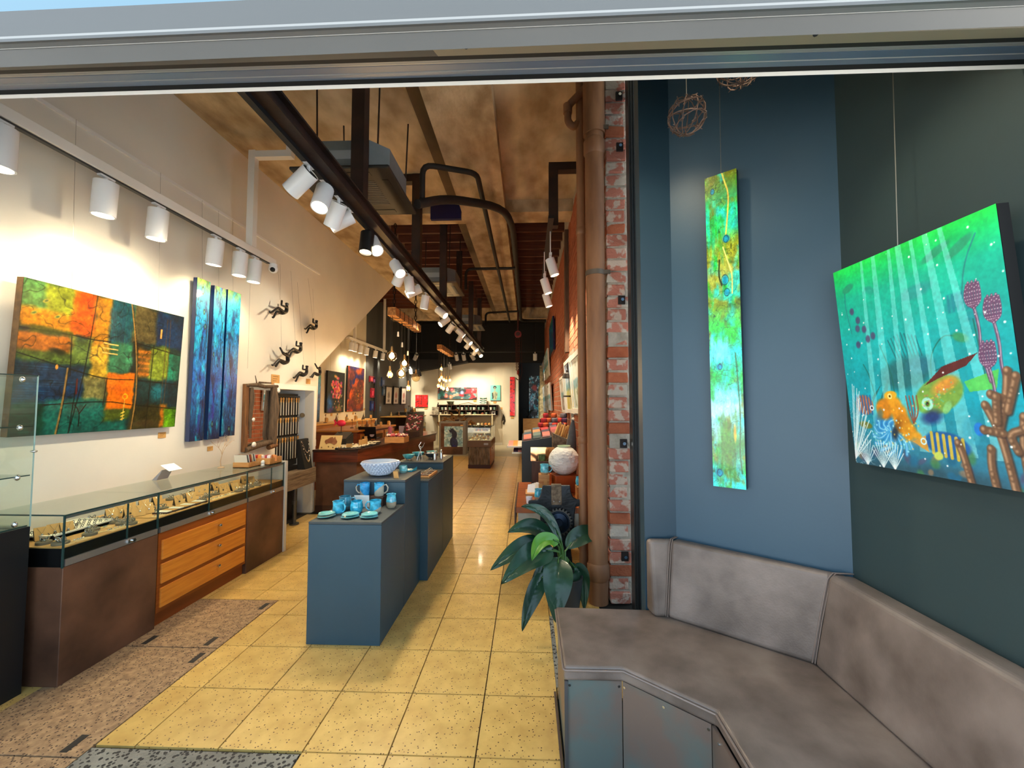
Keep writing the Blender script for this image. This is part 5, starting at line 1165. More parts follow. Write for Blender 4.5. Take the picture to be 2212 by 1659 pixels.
for i in range(6):
    for j in range(9):
        c = V3(-3.08 + i * .038, 2.455 + j * .039, Z2 + .026); mb.tube([c + V3(.008 * math.cos(t * .785), 0, .008 * math.sin(t * .785)) for t in range(9)], .002, 4, False)
mb.build('rings', stone, tr_, kind='stuff')
wt = T('card_tray', 'shallow wooden tray of earring cards in the middle counter', 'tray', (-2.73, 3.22, Z2))
MB().box((-2.80, 3.02, Z2), (-2.69, 3.42, Z2 + .012)).build('tray', walnut, wt)
for k in range(7): MB().box((-2.79, 3.035 + k * .055, Z2 + .012), (-2.70, 3.08 + k * .055, Z2 + .016)).build('card', kraft if k % 2 else cream_card, wt)

# ---- things standing on the counter lid
q = XP(375, 1030, -3.05); root = T('card_holder', 'white folded card on an acrylic stand on the counter lid', 'sign', (-3.05, 3.43, Z3))
MB().hexa([(-3.09, 3.36, Z3), (-3.09, 3.47, Z3), (-3.13, 3.47, Z3), (-3.13, 3.36, Z3)], [(-3.045, 3.36, Z3 + .085), (-3.045, 3.47, Z3 + .085), (-3.048, 3.47, Z3 + .085), (-3.048, 3.36, Z3 + .085)]).build('acrylic_stand', M('frosted_acrylic', (.62, .64, .68), .3), root)
MB().hexa([(-2.99, 3.37, Z3 + .075), (-2.99, 3.50, Z3 + .075), (-2.992, 3.50, Z3 + .072), (-2.992, 3.37, Z3 + .072)], [(-3.06, 3.36, Z3 + .125), (-3.06, 3.49, Z3 + .125), (-3.062, 3.49, Z3 + .122), (-3.062, 3.36, Z3 + .122)]).build('white_card', M('white_card', (.96, .96, .95), .6), root)
def open_tray(root, x0, x1, y0, y1, z, h, m, t=.008):
    MB().box((x0, y0, z), (x1, y1, z + t)).build('base', m, root)
    for nme, a in (('side', (x0, y0, x0 + t, y1)), ('side', (x1 - t, y0, x1, y1)), ('end', (x0 + t, y0, x1 - t, y0 + t)), ('end', (x0 + t, y1 - t, x1 - t, y1))): MB().box((a[0], a[1], z), (a[2], a[3], z + h)).build(nme, m, root)
t1 = T('timber_tray', 'small pine box of upright greeting cards on the counter lid', 'box', (-2.85, 4.15, Z3)); open_tray(t1, -2.92, -2.76, 4.02, 4.2, Z3, .055, pale_wood)
for k in range(8): MB().hexa([(-2.905 , 4.035 + k * .018, Z3 + .01), (-2.775, 4.035 + k * .018, Z3 + .01), (-2.775, 4.037 + k * .018, Z3 + .01), (-2.905, 4.037 + k * .018, Z3 + .01)], [(-2.905, 4.005 + k * .018, Z3 + .13), (-2.775, 4.005 + k * .018, Z3 + .13), (-2.775, 4.007 + k * .018, Z3 + .13), (-2.905, 4.007 + k * .018, Z3 + .13)]).build('greeting_card', [cream_card, M('grey_card', (.35, .36, .36), .6), cream_card, M('red_card', (.6, .15, .15), .6), kraft][k % 5], t1)
t2 = T('timber_tray', 'larger pine tray of packets at the far end of the counter lid', 'box', (-2.80, 4.34, Z3)); open_tray(t2, -2.95, -2.68, 4.23, 4.44, Z3, .07, pale_wood)
for k, c in enumerate(((.85, .3, .3), (.9, .6, .3), (.92, .85, .8), (.8, .35, .4), (.95, .95, .95), (.85, .55, .3))): MB().cbox((-2.90 + .038 * k, 4.33 + .02 * (k % 2), Z3 + .06), (.03, .09, .06), .4 * (k % 3)).build('packet', M('packet_%d' % k, c, .5), t2)
tw = T('twig_tree', 'bare white twig jewellery tree on the counter against the wall', 'jewellery tree', (-3.04, 4.02, Z3)); twm = M('pale_twig', (.72, .62, .50), .7); mb = MB(); r9 = random.Random(4)
def twig(p, d, L_, r_, n):
    q = p + d * L_; mb.tube([p, lerp(p, q, .5) + V3(r9.uniform(-.01, .01), r9.uniform(-.01, .01), .005), q], [r_, r_ * .8, r_ * .6], 5)
    if n:
        for k in range(3): twig(q, (d + V3(r9.uniform(-.3, .5), r9.uniform(-.9, .9), r9.uniform(-.2, .5))).normalized(), L_ * .72, r_ * .65, n - 1)
twig(V3(-3.04, 4.02, Z3), V3(.05, 0, 1).normalized(), .13, .005, 3); mb.build('branches', twm, tw); MB().lathe([(.03, 0), (.03, .01), (.008, .014)], (-3.04, 4.02, Z3), 14).build('base', twm, tw)
for p_ in ((-3.0, 4.08, Z3 + .25), (-3.05, 3.96, Z3 + .30)): pass
MB().ball((-2.74, 4.21, Z3 + .03), .02, 10, 8, (1, 1, 1.3)).lathe([(.02, 0), (.016, .02)], (-2.74, 4.21, Z3), 12).build('perfume_bottle', M('clear_acrylic_block', (.85, .86, .84), .1), label='little clear bottle beside the pine trays on the counter', cat='bottle')

# ---- driftwood mirror
my0, my1 = XP(530, 900, -3.17).y, XP(592, 900, -3.17).y; mz0, mz1 = XP(550, 967, -3.17).z, XP(550, 838, -3.17).z
mir = T('driftwood_mirror', 'rectangular mirror framed with driftwood and shells on the white wall', 'mirror', (XL, (my0 + my1) / 2, mz0))
MB().box((XL, my0 + .02, mz0 + .02), (XL + .02, my1 - .02, mz1 - .02)).build('mirror_glass', M('mirror_silver', (.92, .92, .92), .01, m=1), mir)
drift = M('driftwood', (.42, .33, .24), .8, c2=(.27, .21, .15), scale=6, stretch=(8, 8, 1), bump=.5); drift_b = M('driftwood_brown', (.50, .33, .17), .8, c2=(.38, .24, .12), scale=6, stretch=(8, 8, 1), bump=.3)
MB().box((XL, my0 - .02, mz0 - .03), (XL + .045, my0 + .035, mz1 + .04)).build('left_rail', drift_b, mir, bevel=.005)
def log(nm, pts, rads, m_=drift): MB().tube(pts, rads, 9).build(nm, m_, mir)
log('right_branch', [(XL + .045, my1 - .04, mz0 - .02), (XL + .05, my1 - .06, mz0 + .12), (XL + .055, my1 - .055, mz0 + .3), (XL + .05, my1 - .03, mz0 + .45), (XL + .05, my1 - .055, mz1 + .02)], [.04, .055, .05, .065, .035])
log('left_stick', [(XL + .05, my0 + .06, mz0 + .12), (XL + .05, my0 + .055, mz0 + .35), (XL + .05, my0 + .075, mz1 - .1), (XL + .05, my0 + .06, mz1)], [.014, .02, .03, .02])
log('top_branch', [(XL + .045, my0 - .02, mz1 + .025), (XL + .06, my0 + .15, mz1 + .035), (XL + .05, my0 + .3, mz1 + .02), (XL + .05, my1 + .02, mz1 + .035)], [.016, .026, .022, .018])
log('top_twig', [(XL + .06, my0 + .14, mz1 + .02), (XL + .07, my0 + .11, mz1 + .08), (XL + .07, my0 + .09, mz1 + .14)], [.008, .006, .004])
log('top_bark', [(XL + .06, my0 + .18, mz1 + .065), (XL + .06, my0 + .40, mz1 + .07)], [.012, .008])
log('bottom_branch', [(XL + .05, my0 - .01, mz0 - .01), (XL + .055, my0 + .2, mz0 + .025), (XL + .05, my1 - .03, mz0 + .05)], [.03, .034, .03])
log('bottom_stone', [(XL + .06, my1 - .14, mz0 - .02), (XL + .06, my1 + .0, mz0 + .0)], [.03, .034], drift_b)
shell = M('white_shell', (.93, .91, .86), .5)
for y, z, r_ in ((my0 + .06, mz0 + .33, .024), (my0 + .08, mz0 + .045, .034), (my1 - .01, mz1 - .02, .03)): MB().ball((XL + .085, y, z), r_, 10, 7, (.5, 1, .9)).build('shell', shell, mir)

# ---- niche with hanging necklaces, bench and bust
rk = T('necklace_rack', 'black rack hung with rows of leather straps and necklaces in the niche', 'display rack', (-3.39, 5.7, .72))
MB().box((-3.42, 5.40, .72), (-3.40, 6.0, 1.74)).build('backboard', black_matt, rk)
MB().cyl((-3.38, 5.40, 1.70), (-3.38, 6.0, 1.70), .012, n=8).cyl((-3.38, 5.40, 1.40), (-3.38, 6.0, 1.40), .008, n=8).cyl((-3.38, 5.40, 1.13), (-3.38, 6.0, 1.13), .008, n=8).build('rails', M('rail_steel', (.35, .35, .35), .4, m=.8), rk)
bk = M('black_leather', (.05, .05, .05), .5); sv = M('silver_strand', (.80, .79, .76), .35, m=.3)
for r_, (zt2, zb3) in enumerate(((1.665, 1.42), (1.385, 1.15), (1.11, .80))):
    for k in range(9):
        y = 5.45 + k * .063; x = -3.372 + .003 * (k % 2)
        n_ = T('necklace', 'strap necklace in the %s row of the niche rack, %s from the left' % (('top', 'middle', 'bottom')[r_], ORD[k]), 'necklace', (x, y, zb3), group='necklaces on the niche rack')
        MB().box((x, y - .016, zb3), (x + .006, y - .004, zt2 - .05)).box((x, y + .006, zb3 + .01), (x + .006, y + .012, zt2 - .05)).build('strap', bk if (k + r_) % 3 else walnut, n_)
        MB().box((x + .007, y - .006, zb3 + .02), (x + .012, y + .012, zt2 - .04)).build('strand', sv, n_)
        MB().cyl((x + .008, y, zt2), (x + .013, y, zt2), .021, n=12).cbox((x + .01, y, zt2 - .035), (.004, .03, .03)).build('tag', kraft if (k * 7 + r_) % 3 else M('steel_tag', (.55, .5, .42), .4, m=.4), n_)
MB().box((-3.44, 5.42, 0), (-3.32, 5.9, .72)).build('rack_box', black_matt, label='black box under the necklace rack in the niche', cat='box')
bn = T('timber_shelf_bench', 'weathered timber shelf on a pipe leg under the niche', 'bench', (-3.12, 5.2, 0))
MB().box((-3.195, 4.56, .63), (-3.02, 5.84, .70)).build('plank', grey_wood, bn, bevel=.006)
MB().box((-3.05, 4.56, .49), (-3.02, 5.84, .63)).build('apron', grey_wood, bn)
zinc = M('galvanised_pipe', (.36, .37, .38), .4, m=.8)
for y in (5.45, 4.7): MB().cyl((-3.1, y, .02), (-3.1, y, .63), .024, n=12).cyl((-3.1, y, 0), (-3.1, y, .02), .06, n=14).cyl((-3.1, y, .26), (-3.1, y, .31), .032, n=12).build('pipe_leg', zinc, bn)
bu = T('necklace_bust', 'black necklace display board with a thick silver chain', 'display bust', (-3.11, 5.68, .7))
MB().hexa([(-3.04, 5.58, .7), (-3.04, 5.78, .7), (-3.15, 5.78, .7), (-3.15, 5.58, .7)], [(-3.13, 5.58, 1.11), (-3.13, 5.82, 1.11), (-3.17, 5.82, 1.11), (-3.17, 5.58, 1.11)]).build('board', M('black_velvet', (.02, .02, .022), .9), bu, bevel=.006)
def chain_u(y0, y1, zt3, zb4, r_):
    pts = []
    for i in range(25):
        t_ = i / 24; y = lerp(y0, y1, t_); z = zb4 + (zt3 - zb4) * abs(2 * t_ - 1) ** 2.4; x = -3.04 - (z - .7) / .41 * .09 + .010; pts.append(V3(x, y, z))
    mb = MB()
    for i in range(24): p = lerp(pts[i], pts[i + 1], .5); mb.ball(p, r_, 6, 4, (.7, 1, 1) if i % 2 else (.7, .6, 1.3))
    return mb
chain_u(5.60, 5.78, 1.10, .80, .011).build('silver_chain', silver, bu); chain_u(5.62, 5.785, 1.07, .92, .007).build('small_chain', silver, bu)
kq = YP(653, 897, 6.04); MB().cyl((kq.x, 6.05, kq.z), (kq.x, 6.03, kq.z), .034, n=18).build('timber_disc', M('grey_disc', (.62, .54, .42), .5, c2=(.5, .42, .32), scale=30), label='round timber disc on the pale niche side wall', cat='disc')

# ================================================================ SLATE-BLUE PLINTHS AND CERAMICS
def plinth(label, x0, x1, y0, y1, h):
    root = T('display_plinth', label, 'plinth', ((x0 + x1) / 2, (y0 + y1) / 2, 0), group='slate-blue plinths in the aisle')
    MB().box((x0, y0, 0), (x1, y1, h - .018)).build('body', slate_paint, root, bevel=.002, seg=1)
    MB().box((x0 - .001, y0 - .001, h - .017), (x1 + .001, y1 + .001, h)).build('top_board', M('plinth_top', (.26, .29, .30), .6, c2=(.24, .27, .275), scale=3), root, bevel=.002, seg=1)
PZ = [.805, .99, .897, .972]
plinth('front slate-blue plinth, the lowest, with mugs and plates on it', -1.478, -.98, 2.775, 3.298, PZ[0])
plinth('second slate-blue plinth, carrying the big white bowl', -1.478, -.98, 3.302, 3.783, PZ[1])
plinth('third slate-blue plinth, with a wooden board on it', -1.41, -.91, 3.79, 4.447, PZ[2])
plinth('rear slate-blue plinth with small bowls and bottles', -1.41, -.91, 4.452, 5.05, PZ[3])

def glaze(name, a, b, split, rot=0.0):
    """two glazes: a on top, b below, with a wavering edge at local height split"""
    if name in MATS: return MATS[name]
    mt = M(name, a, .12, coat=.6); nt = mt.node_tree; N = nt.nodes.new; L = nt.links.new; b_ = nt.nodes['Principled BSDF']
    tc = N('ShaderNodeTexCoord'); sx = N('ShaderNodeSeparateXYZ'); L(tc.outputs['Object'], sx.inputs[0]); nz = N('ShaderNodeTexNoise'); nz.inputs['Scale'].default_value = 28; L(tc.outputs['Object'], nz.inputs['Vector'])
    ad = N('ShaderNodeMath'); ad.operation = 'MULTIPLY_ADD'; ad.inputs[1].default_value = .016; L(nz.outputs['Fac'], ad.inputs[0]); L(sx.outputs['Z'], ad.inputs[2])
    sl = N('ShaderNodeMath'); sl.operation = 'MULTIPLY_ADD'; sl.inputs[1].default_value = rot; L(sx.outputs['X'], sl.inputs[0]); L(ad.outputs[0], sl.inputs[2])
    gt = N('ShaderNodeMath'); gt.operation = 'GREATER_THAN'; gt.inputs[1].default_value = split + .008; L(sl.outputs[0], gt.inputs[0])
    rp = N('ShaderNodeValToRGB'); rp.color_ramp.elements[0].color = lin(a); rp.color_ramp.elements[1].color = lin(tuple(min(1, v * 1.25 + .08) for v in a)); rp.color_ramp.elements[0].position = .4; rp.color_ramp.elements[1].position = .7
    L(nz.outputs['Fac'], rp.inputs[0])
    mx = N('ShaderNodeMix'); mx.data_type = 'RGBA'; L(gt.outputs[0], mx.inputs[0]); mx.inputs[6].default_value = lin(b); L(rp.outputs[0], mx.inputs[7]); L(mx.outputs[2], b_.inputs['Base Color']); return mt
AQ = (.22, .62, .74); CL = (.74, .70, .62)
aqua = M('aqua_glaze', (.28, .66, .70), .12, coat=.6, c2=(.42, .78, .78), scale=18)
def mug(label, q, prof, m_, handle=None, feet=False, group='aqua mugs on the front plinth', name='mug'):
    q = Vector(q); root = T(name, label, 'mug' if handle is not None else 'cup', q, group=group)
    R0 = max(r for r, z in prof); H_ = prof[-1][1]
    inner = [(r - .004, z) for r, z in reversed(prof) if z > .008] + [(.001, .008)]
    MB().lathe([(0.001, 0)] + prof + inner, q, 26).build('body', m_, root)
    if handle is not None:
        d = V3(math.cos(handle), math.sin(handle), 0); mr = prof[len(prof) // 2][0]
        MB().tube([q + d * (mr - .004) + V3(0, 0, H_ * .82), q + d * (mr + .018) + V3(0, 0, H_ * .86), q + d * (mr + .032) + V3(0, 0, H_ * .65), q + d * (mr + .028) + V3(0, 0, H_ * .38), q + d * (mr + .010) + V3(0, 0, H_ * .2), q + d * (mr - .006) + V3(0, 0, H_ * .2)], .0055, 8).build('handle', m_, root)
    return root
S = 1.0
straight = [(.034, 0), (.037, .006), (.038, .05), (.038, .1)]
belly = [(.028, 0), (.040, .012), (.046, .035), (.044, .06), (.039, .075), (.040, .088)]
flare = [(.030, 0), (.038, .012), (.041, .04), (.038, .06), (.041, .09)]
jar = [(.026, 0), (.034, .015), (.036, .04), (.032, .065), (.030, .078), (.034, .086)]
rz_ = T('walnut_riser', 'dark walnut riser block among the aqua mugs', 'riser', tuple(ZP(800, 1092, PZ[0])))
rq = ZP(795, 1095, PZ[0]); ry = rq.y + .02; rx0, rx1 = YP(766, 1080, ry).x, YP(827, 1080, ry).x; rzt = YP(795, 1074, ry).z
ORG[rz_] = V3((rx0 + rx1) / 2, ry + .05, PZ[0]); rz_.location = ORG[rz_]
MB().box((rx0, ry, PZ[0]), (rx1, ry + .13, rzt)).build('block', walnut, rz_, bevel=.002)
MB().hexa([(rx0 + .012, ry - .02, PZ[0]), (rx0 + .125, ry - .02, PZ[0]), (rx0 + .125, ry - .018, PZ[0]), (rx0 + .012, ry - .018, PZ[0])], [(rx0 - .002, ry - .004, PZ[0] + .085), (rx0 + .115, ry - .004, PZ[0] + .085), (rx0 + .115, ry - .002, PZ[0] + .085), (rx0 - .002, ry - .002, PZ[0] + .085)]).build('leaning_card', M('white_card', (.96, .96, .95), .6), label='white card leaning on the walnut riser behind the mugs', cat='card')
mug('straight aqua mug with handle on the left, on the walnut riser', (YP(788, 1070, ry + .06).x, ry + .06, rzt), straight, glaze('glaze_diag_a', (.20, .55, .78), CL, .02, .9), math.pi)
mug('straight aqua mug with handle on the right, on the walnut riser', (YP(819, 1070, ry + .06).x, ry + .06, rzt), straight, glaze('glaze_diag_b', (.22, .60, .80), CL, .055, -.9), 0)
def onp(px, py, k):
    q = ZP(px, py, PZ[k]); q.z = PZ[k]
    if k == 1: q.y = min(q.y, 3.735)
    if k == 3: q.y = min(max(q.y, 4.5), 4.97); q.x = min(max(q.x, -1.34), -.95)
    return q
mug('grey-blue mug at the back left of the front plinth', onp(745, 1101, 0), [(r * 1.05, z * 1.15) for r, z in belly], glaze('glaze_greyblue', (.24, .50, .58), (.36, .45, .48), .03), .3)
mug('aqua mug with handle towards the camera, front left of the plates', onp(731, 1109, 0), flare, glaze('glaze_aqua_a', AQ, CL, .008), -.5)
mug('rounded deep aqua mug in the middle of the front row', onp(770, 1108, 0), belly, glaze('glaze_aqua_b', (.16, .58, .70), (.14, .50, .58), .004), 2.4)
mug('aqua mug with bare clay patch at the right of the front row', onp(811, 1107, 0), flare, glaze('glaze_aqua_c', AQ, CL, .022, -.5), math.pi)
mug('aqua and sand textured tumbler at the right of the riser', onp(845, 1096, 0), [(r * 1.08, z * 1.2) for r, z in jar], glaze('glaze_tumbler', (.30, .68, .80), (.70, .64, .54), .045), None, name='tumbler')
plate_m = M('pale_aqua_plate', (.55, .80, .80), .15, coat=.6, c2=(.36, .70, .68), scale=16)
def plate(label, q, z, r_, seed):
    a0 = seed * 1.3; w_ = lambda a, k: .05 * math.sin(3 * a + a0) + .03 * math.sin(5 * a + a0)
    return MB().lathe([(.001, z), (r_ * .55, z), (r_, z + .012), (r_ * .97, z + .015), (r_ * .55, z + .004), (.001, z + .0035)], (q.x, q.y, 0), 28, w_).build('dish', plate_m, label=label, cat='dish', group='small wavy dishes on the front plinth')
for k, (px, py, nm) in enumerate(((704, 1120, 'left'), (756, 1121, 'middle'), (798, 1121, 'right'))):
    q = onp(px, py - 3, 0); plate('lower wavy aqua dish of the %s stack on the front plinth' % nm, q, PZ[0], .060, k); plate('upper wavy aqua dish of the %s stack on the front plinth' % nm, q + V3(.002, .002, 0), PZ[0] + .015, .056, k + 5)
# big white bowl with pressed scales
bq = onp(818, 1028, 1); bq.y += .04
bowl = T('scaled_bowl', 'big pale blue-white bowl with scale texture on the second plinth', 'bowl', bq)
br2 = .150
prof = [(.045, 0), (.075, .018), (.11, .05), (.135, .085), (br2, .12)]
MB().lathe([(.001, 0)] + prof + [(br2 - .012, .122), (.12, .085), (.08, .03), (.001, .02)], bq, 48, lambda a, k: .03 * math.sin(2 * a + 1) + .012 * math.sin(7 * a)).build('shell', M('bowl_white', (.78, .82, .88), .35, coat=.3), bowl)
mb = MB()
for i in range(7):
    t_ = i / 6.5; r_ = lerp(.07, .149, t_ ** .75); z = lerp(.016, .112, t_); n_ = 28
    for k in range(n_):
        a = 2 * math.pi * (k + .5 * (i % 2)) / n_
        if math.sin(a) > .75: continue
        wob = 1 + .03 * math.sin(2 * a + 1) + .012 * math.sin(7 * a); mb.ball(bq + V3((r_ + .004) * wob * math.cos(a), (r_ + .004) * wob * math.sin(a), z), .0118, 7, 5, (1, 1, .8))
mb.build('scales', M('bowl_white', (.78, .82, .88), .35), bowl, kind='stuff')
cq = onp(856, 1033, 1)
MB().hexa([cq + V3(-.02, 0, 0), cq + V3(.024, -.01, 0), cq + V3(.024, -.007, 0), cq + V3(-.02, .003, 0)], [cq + V3(-.034, .02, .052), cq + V3(.008, .010, .055), cq + V3(.008, .013, .055), cq + V3(-.034, .023, .052)]).build('price_card', kraft, label='orange kraft price card leaning against the big bowl', cat='card')
mug('small aqua patterned cup beside the big bowl', onp(871, 1021, 1), [(.028, 0), (.034, .01), (.035, .04), (.034, .062)], glaze('glaze_cup', (.42, .72, .74), (.55, .70, .66), .02), None, group='small aqua cups on the second plinth', name='cup')
mug('small aqua cup half hidden behind the big bowl', onp(859, 1008, 1), [(.03, 0), (.036, .01), (.04, .06), (.044, .085)], aqua, None, group='small aqua cups on the second plinth', name='cup')
tq = onp(896, 1012, 1)
MB().prism([tq + V3(-.05, -.02, .002), tq + V3(.03, -.05, .002), tq + V3(.045, .06, .002), tq + V3(-.04, .06, .002)], (0, 0, .012)).prism([tq + V3(.03, -.05, .014), tq + V3(.045, .06, .014), tq + V3(.045, .06, .035)], (.002, 0, 0)).build('aqua_tray', M('bright_aqua', (.22, .66, .74), .2, coat=.5), label='flat turquoise tray at the back corner of the second plinth', cat='tray')
wb = T('wooden_board', 'chunky pine board holding silver keyrings on the third plinth', 'board', onp(920, 1032, 2)); wq = ORG[wb]
MB().box((wq.x - .075, wq.y - .05, PZ[2]), (wq.x + .045, wq.y + .30, PZ[2] + .024)).build('board', pale_wood, wb, bevel=.003)
for k in range(6):
    y = wq.y - .03 + k * .055; MB().box((wq.x - .06, y, PZ[2] + .024), (wq.x + .03, y + .022, PZ[2] + .03)).build('strap', M('grey_strap', (.62, .58, .54), .6) if k % 2 else walnut, wb); MB().tube([(wq.x - .02 + .016 * math.cos(t_ * .785), y + .01 + .004 * t_, PZ[2] + .04 + .016 * math.sin(t_ * .785)) for t_ in range(9)], .003, 5, False).build('ring', silver, wb)
def footbowl(label, px, py, r_, m_=aqua):
    q = V3(px, py, PZ[3]); root = T('footed_bowl', label, 'bowl', q, group='small bowls on the rear plinth')
    MB().lathe([(.001, .014), (r_ * .45, .014), (r_ * .85, .035), (r_, .062), (r_ * .95, .062), (r_ * .75, .035), (r_ * .3, .02), (.001, .02)], q, 24).build('bowl', m_, root)
    for k in range(3): a = k * 2.09 + .6; MB().ball(q + V3(r_ * .42 * math.cos(a), r_ * .42 * math.sin(a), .0085), .0085, 8, 6).build('foot', M('pale_clay', (.75, .70, .62), .5), root)
footbowl('small footed aqua bowl at the left of the rear plinth', -1.33, 4.60, .068)
footbowl('footed aqua bowl with grey underside behind the wire figure', -1.28, 4.82, .072)
footbowl('pale aqua bowl behind the dark bowl on the rear plinth', -1.15, 4.94, .066, M('pale_aqua', (.52, .80, .78), .15, coat=.5))
footbowl('dark slate bowl holding silver pieces on the rear plinth', -1.10, 4.74, .082, M('dark_slate_glaze', (.16, .20, .24), .3, coat=.3))
for k in range(3):
    q = V3(-1.13 + .03 * k, 4.73 + .02 * (k % 2), PZ[3]); MB().ball(q + V3(0, .0, .058), .024, 9, 6, (1.3, 1, .6)).build('silver_shell', M('pale_shell', (.82, .80, .76), .4), label='pale shell piece resting in the dark bowl, %s from the left' % ORD[k], cat='shell', group='shells in the dark bowl')
wf = T('wire_figure', 'thin silver wire tripod figure on the rear plinth', 'figurine', V3(-1.20, 4.60, PZ[3])); wq = ORG[wf]; mb = MB()
for a, b in ((-.03, -.02), (.0, -.03), (.03, 0)): mb.tube([wq + V3(a, b, 0), wq + V3(a * .2, b * .2, .09)], .0028, 5)
mb.tube([wq + V3(0, 0, .085), wq + V3(.005, 0, .13)], .006, 6).tube([wq + V3(0, 0, .12), wq + V3(.03, 0, .15), wq + V3(.045, .01, .19)], .003, 5).tube([wq + V3(0, 0, .12), wq + V3(-.015, 0, .16), wq + V3(.01, .0, .2)], .003, 5); mb.build('figure', silver, wf); MB().ball(wq + V3(.004, 0, .145), .010, 8, 6).build('head', silver, wf)
for k, px in enumerate((931, 944)):
    q = V3(-1.035 + .055 * k, 4.60 + .08 * k, PZ[3]); root = T('metal_vase', 'small silver bottle vase with twigs, %s of two on the rear plinth' % ('left', 'right')[k], 'vase', q, group='silver vases on the rear plinth')
    MB().lathe([(.001, 0), (.018, 0), (.018, .07), (.012, .085), (.008, .09), (.008, .105)], q, 14).build('bottle', silver, root)
    MB().tube([q + V3(0, 0, .1), q + V3(.008, 0, .14)], .0015, 4).tube([q + V3(0, 0, .1), q + V3(-.01, 0, .13)], .0015, 4).build('twigs', twm, root)
q = V3(-1.13, 4.56, PZ[3]); MB().lathe([(.001, 0), (.02, 0), (.021, .006), (.001, .007)], q, 14).build('coin_dish', silver, label='little silver dish before the dark bowl on the rear plinth', cat='dish')
for k in range(3): q = onp(953 + 4 * k, 990 - 3 * k, 3); MB().cbox(q + V3(0, 0, .004 + .002 * k), (.05, .08, .004), .3 * k).build('leaflet', M('leaflet', (.82, .82, .80), .5), label='leaflet lying at the right of the rear plinth, %s one' % ('lowest', 'middle', 'top')[k], cat='leaflet', group='leaflets on the rear plinth')

# ================================================================ THE BIG DESK
DZ = .90
desk = T('service_desk', 'long L-shaped service desk with rust panels and a dark red timber top', 'desk', (-2.8, 7.5, 0))
poly = [(-3.165, 6.03), (-2.50, 6.03), (-2.14, 9.55), (-2.25, 10.1), (-2.75, 10.25), (-2.95, 6.75), (-3.165, 6.75)]
MB().prism([(x, y, DZ - .16) for x, y in poly], (0, 0, .15)).build('timber_fascia', red_wood, desk)
poly2 = [(-3.175, 6.02), (-2.49, 6.02), (-2.12, 9.55), (-2.23, 10.13), (-2.75, 10.28), (-2.97, 6.78), (-3.175, 6.78)]
MB().prism([(x, y, DZ - .01) for x, y in poly2], (0, 0, .03)).build('desk_top', M('dark_desk_top', (.22, .11, .08), .3, c2=(.16, .08, .06), scale=3, coat=.3), desk)
poly3 = [(-3.14, 6.07), (-2.53, 6.07), (-2.17, 9.5), (-2.3, 10.0), (-2.75, 10.2), (-2.95, 6.75), (-3.14, 6.75)]
MB().prism([(x, y, 0) for x, y in poly3], (0, 0, DZ - .16)).build('rust_panelling', rust, desk)
MB().box((-3.14, 6.062, 0), (-2.53, 6.068, .10)).build('kick_board', M('dark_rust', (.22, .13, .09), .6), desk)
DT = DZ + .02
def ond(px, py): q = ZP(px, py, DT); q.z = DT; return q
aus = T('map_plaque', 'pale timber plaque with an inlaid brown map on the desk', 'plaque', (-3.05, 6.18, DT)); ax0, ax1 = YP(667, 960, 6.15).x, YP(716, 960, 6.15).x
ax0 = -3.12; ax1 = -2.80
MB().hexa([(ax0, 6.10, DT), (ax1, 6.10, DT), (ax1, 6.115, DT), (ax0, 6.115, DT)], [(ax0, 6.17, DT + .20), (ax1, 6.17, DT + .20), (ax1, 6.185, DT + .20), (ax0, 6.185, DT + .20)]).build('board', M('pale_ply', (.88, .74, .48), .5), aus)
ml = lambda u, v: (lerp(ax0, ax1, u), 6.0985 + .07 * v, DT + .2 * v + .001)
MB().prism([ml(a, b) for a, b in ((.22, .52), (.24, .66), (.36, .74), (.46, .86), (.58, .88), (.60, .76), (.68, .90), (.74, .72), (.82, .55), (.80, .42), (.70, .30), (.60, .40), (.50, .44), (.40, .42), (.30, .36))], (0, -.003, .001)).build('inlaid_map', M('brown_inlay', (.50, .28, .15), .5, c2=(.62, .40, .24), scale=12), aus)
for a, b in ((.12, .12), (.44, .18), (.66, .12), (.9, .14)): MB().cyl(ml(a, b), (ml(a, b)[0], ml(a, b)[1] - .003, ml(a, b)[2]), .012, n=8).build('badge', M('badge_brown', (.6, .45, .25), .5), aus)
till = T('till', 'dark till and card reader on the desk behind the map plaque', 'till', (-3.0, 6.55, DT)); MB().hexa([(-3.14, 6.45, DT), (-2.86, 6.45, DT), (-2.86, 6.72, DT), (-3.14, 6.72, DT)], [(-3.14, 6.45, DT + .1), (-2.86, 6.45, DT + .1), (-2.86, 6.72, DT + .2), (-3.14, 6.72, DT + .2)]).build('case', M('till_black', (.06, .065, .07), .4), till, bevel=.008); MB().hexa([(-3.12, 6.47, DT + .11), (-2.88, 6.47, DT + .11), (-2.88, 6.70, DT + .205), (-3.12, 6.70, DT + .205)], [(-3.12, 6.47, DT + .125), (-2.88, 6.47, DT + .125), (-2.88, 6.70, DT + .22), (-3.12, 6.70, DT + .22)]).build('screen', M('till_grey', (.22, .23, .23), .3), till)
pk = T('pink_fish', 'bright pink paper fish ornament on the desk by the wall', 'ornament', (-3.08, 6.66, DT + .2)); pkm = M('hot_pink', (.85, .10, .25), .5); q = V3(-3.06, 6.7, DT + .36)
MB().ball(q, .07, 14, 8, (1.1, .5, .75)).build('body', pkm, pk); MB().prism([q + V3(-.06, 0, 0), q + V3(-.13, 0, .06), q + V3(-.11, 0, 0), q + V3(-.13, 0, -.05)], (0, .01, 0)).build('tail', pkm, pk); MB().cyl(q - V3(0, 0, .16), q - V3(0, 0, .05), .006, n=6).build('stick', black_matt, pk)
MB().cyl((-3.06, 6.7, DT + .2), (-3.06, 6.7, DT + .21), .05, n=12).build('fish_base', black_matt, label='round black base under the pink fish', cat='base')
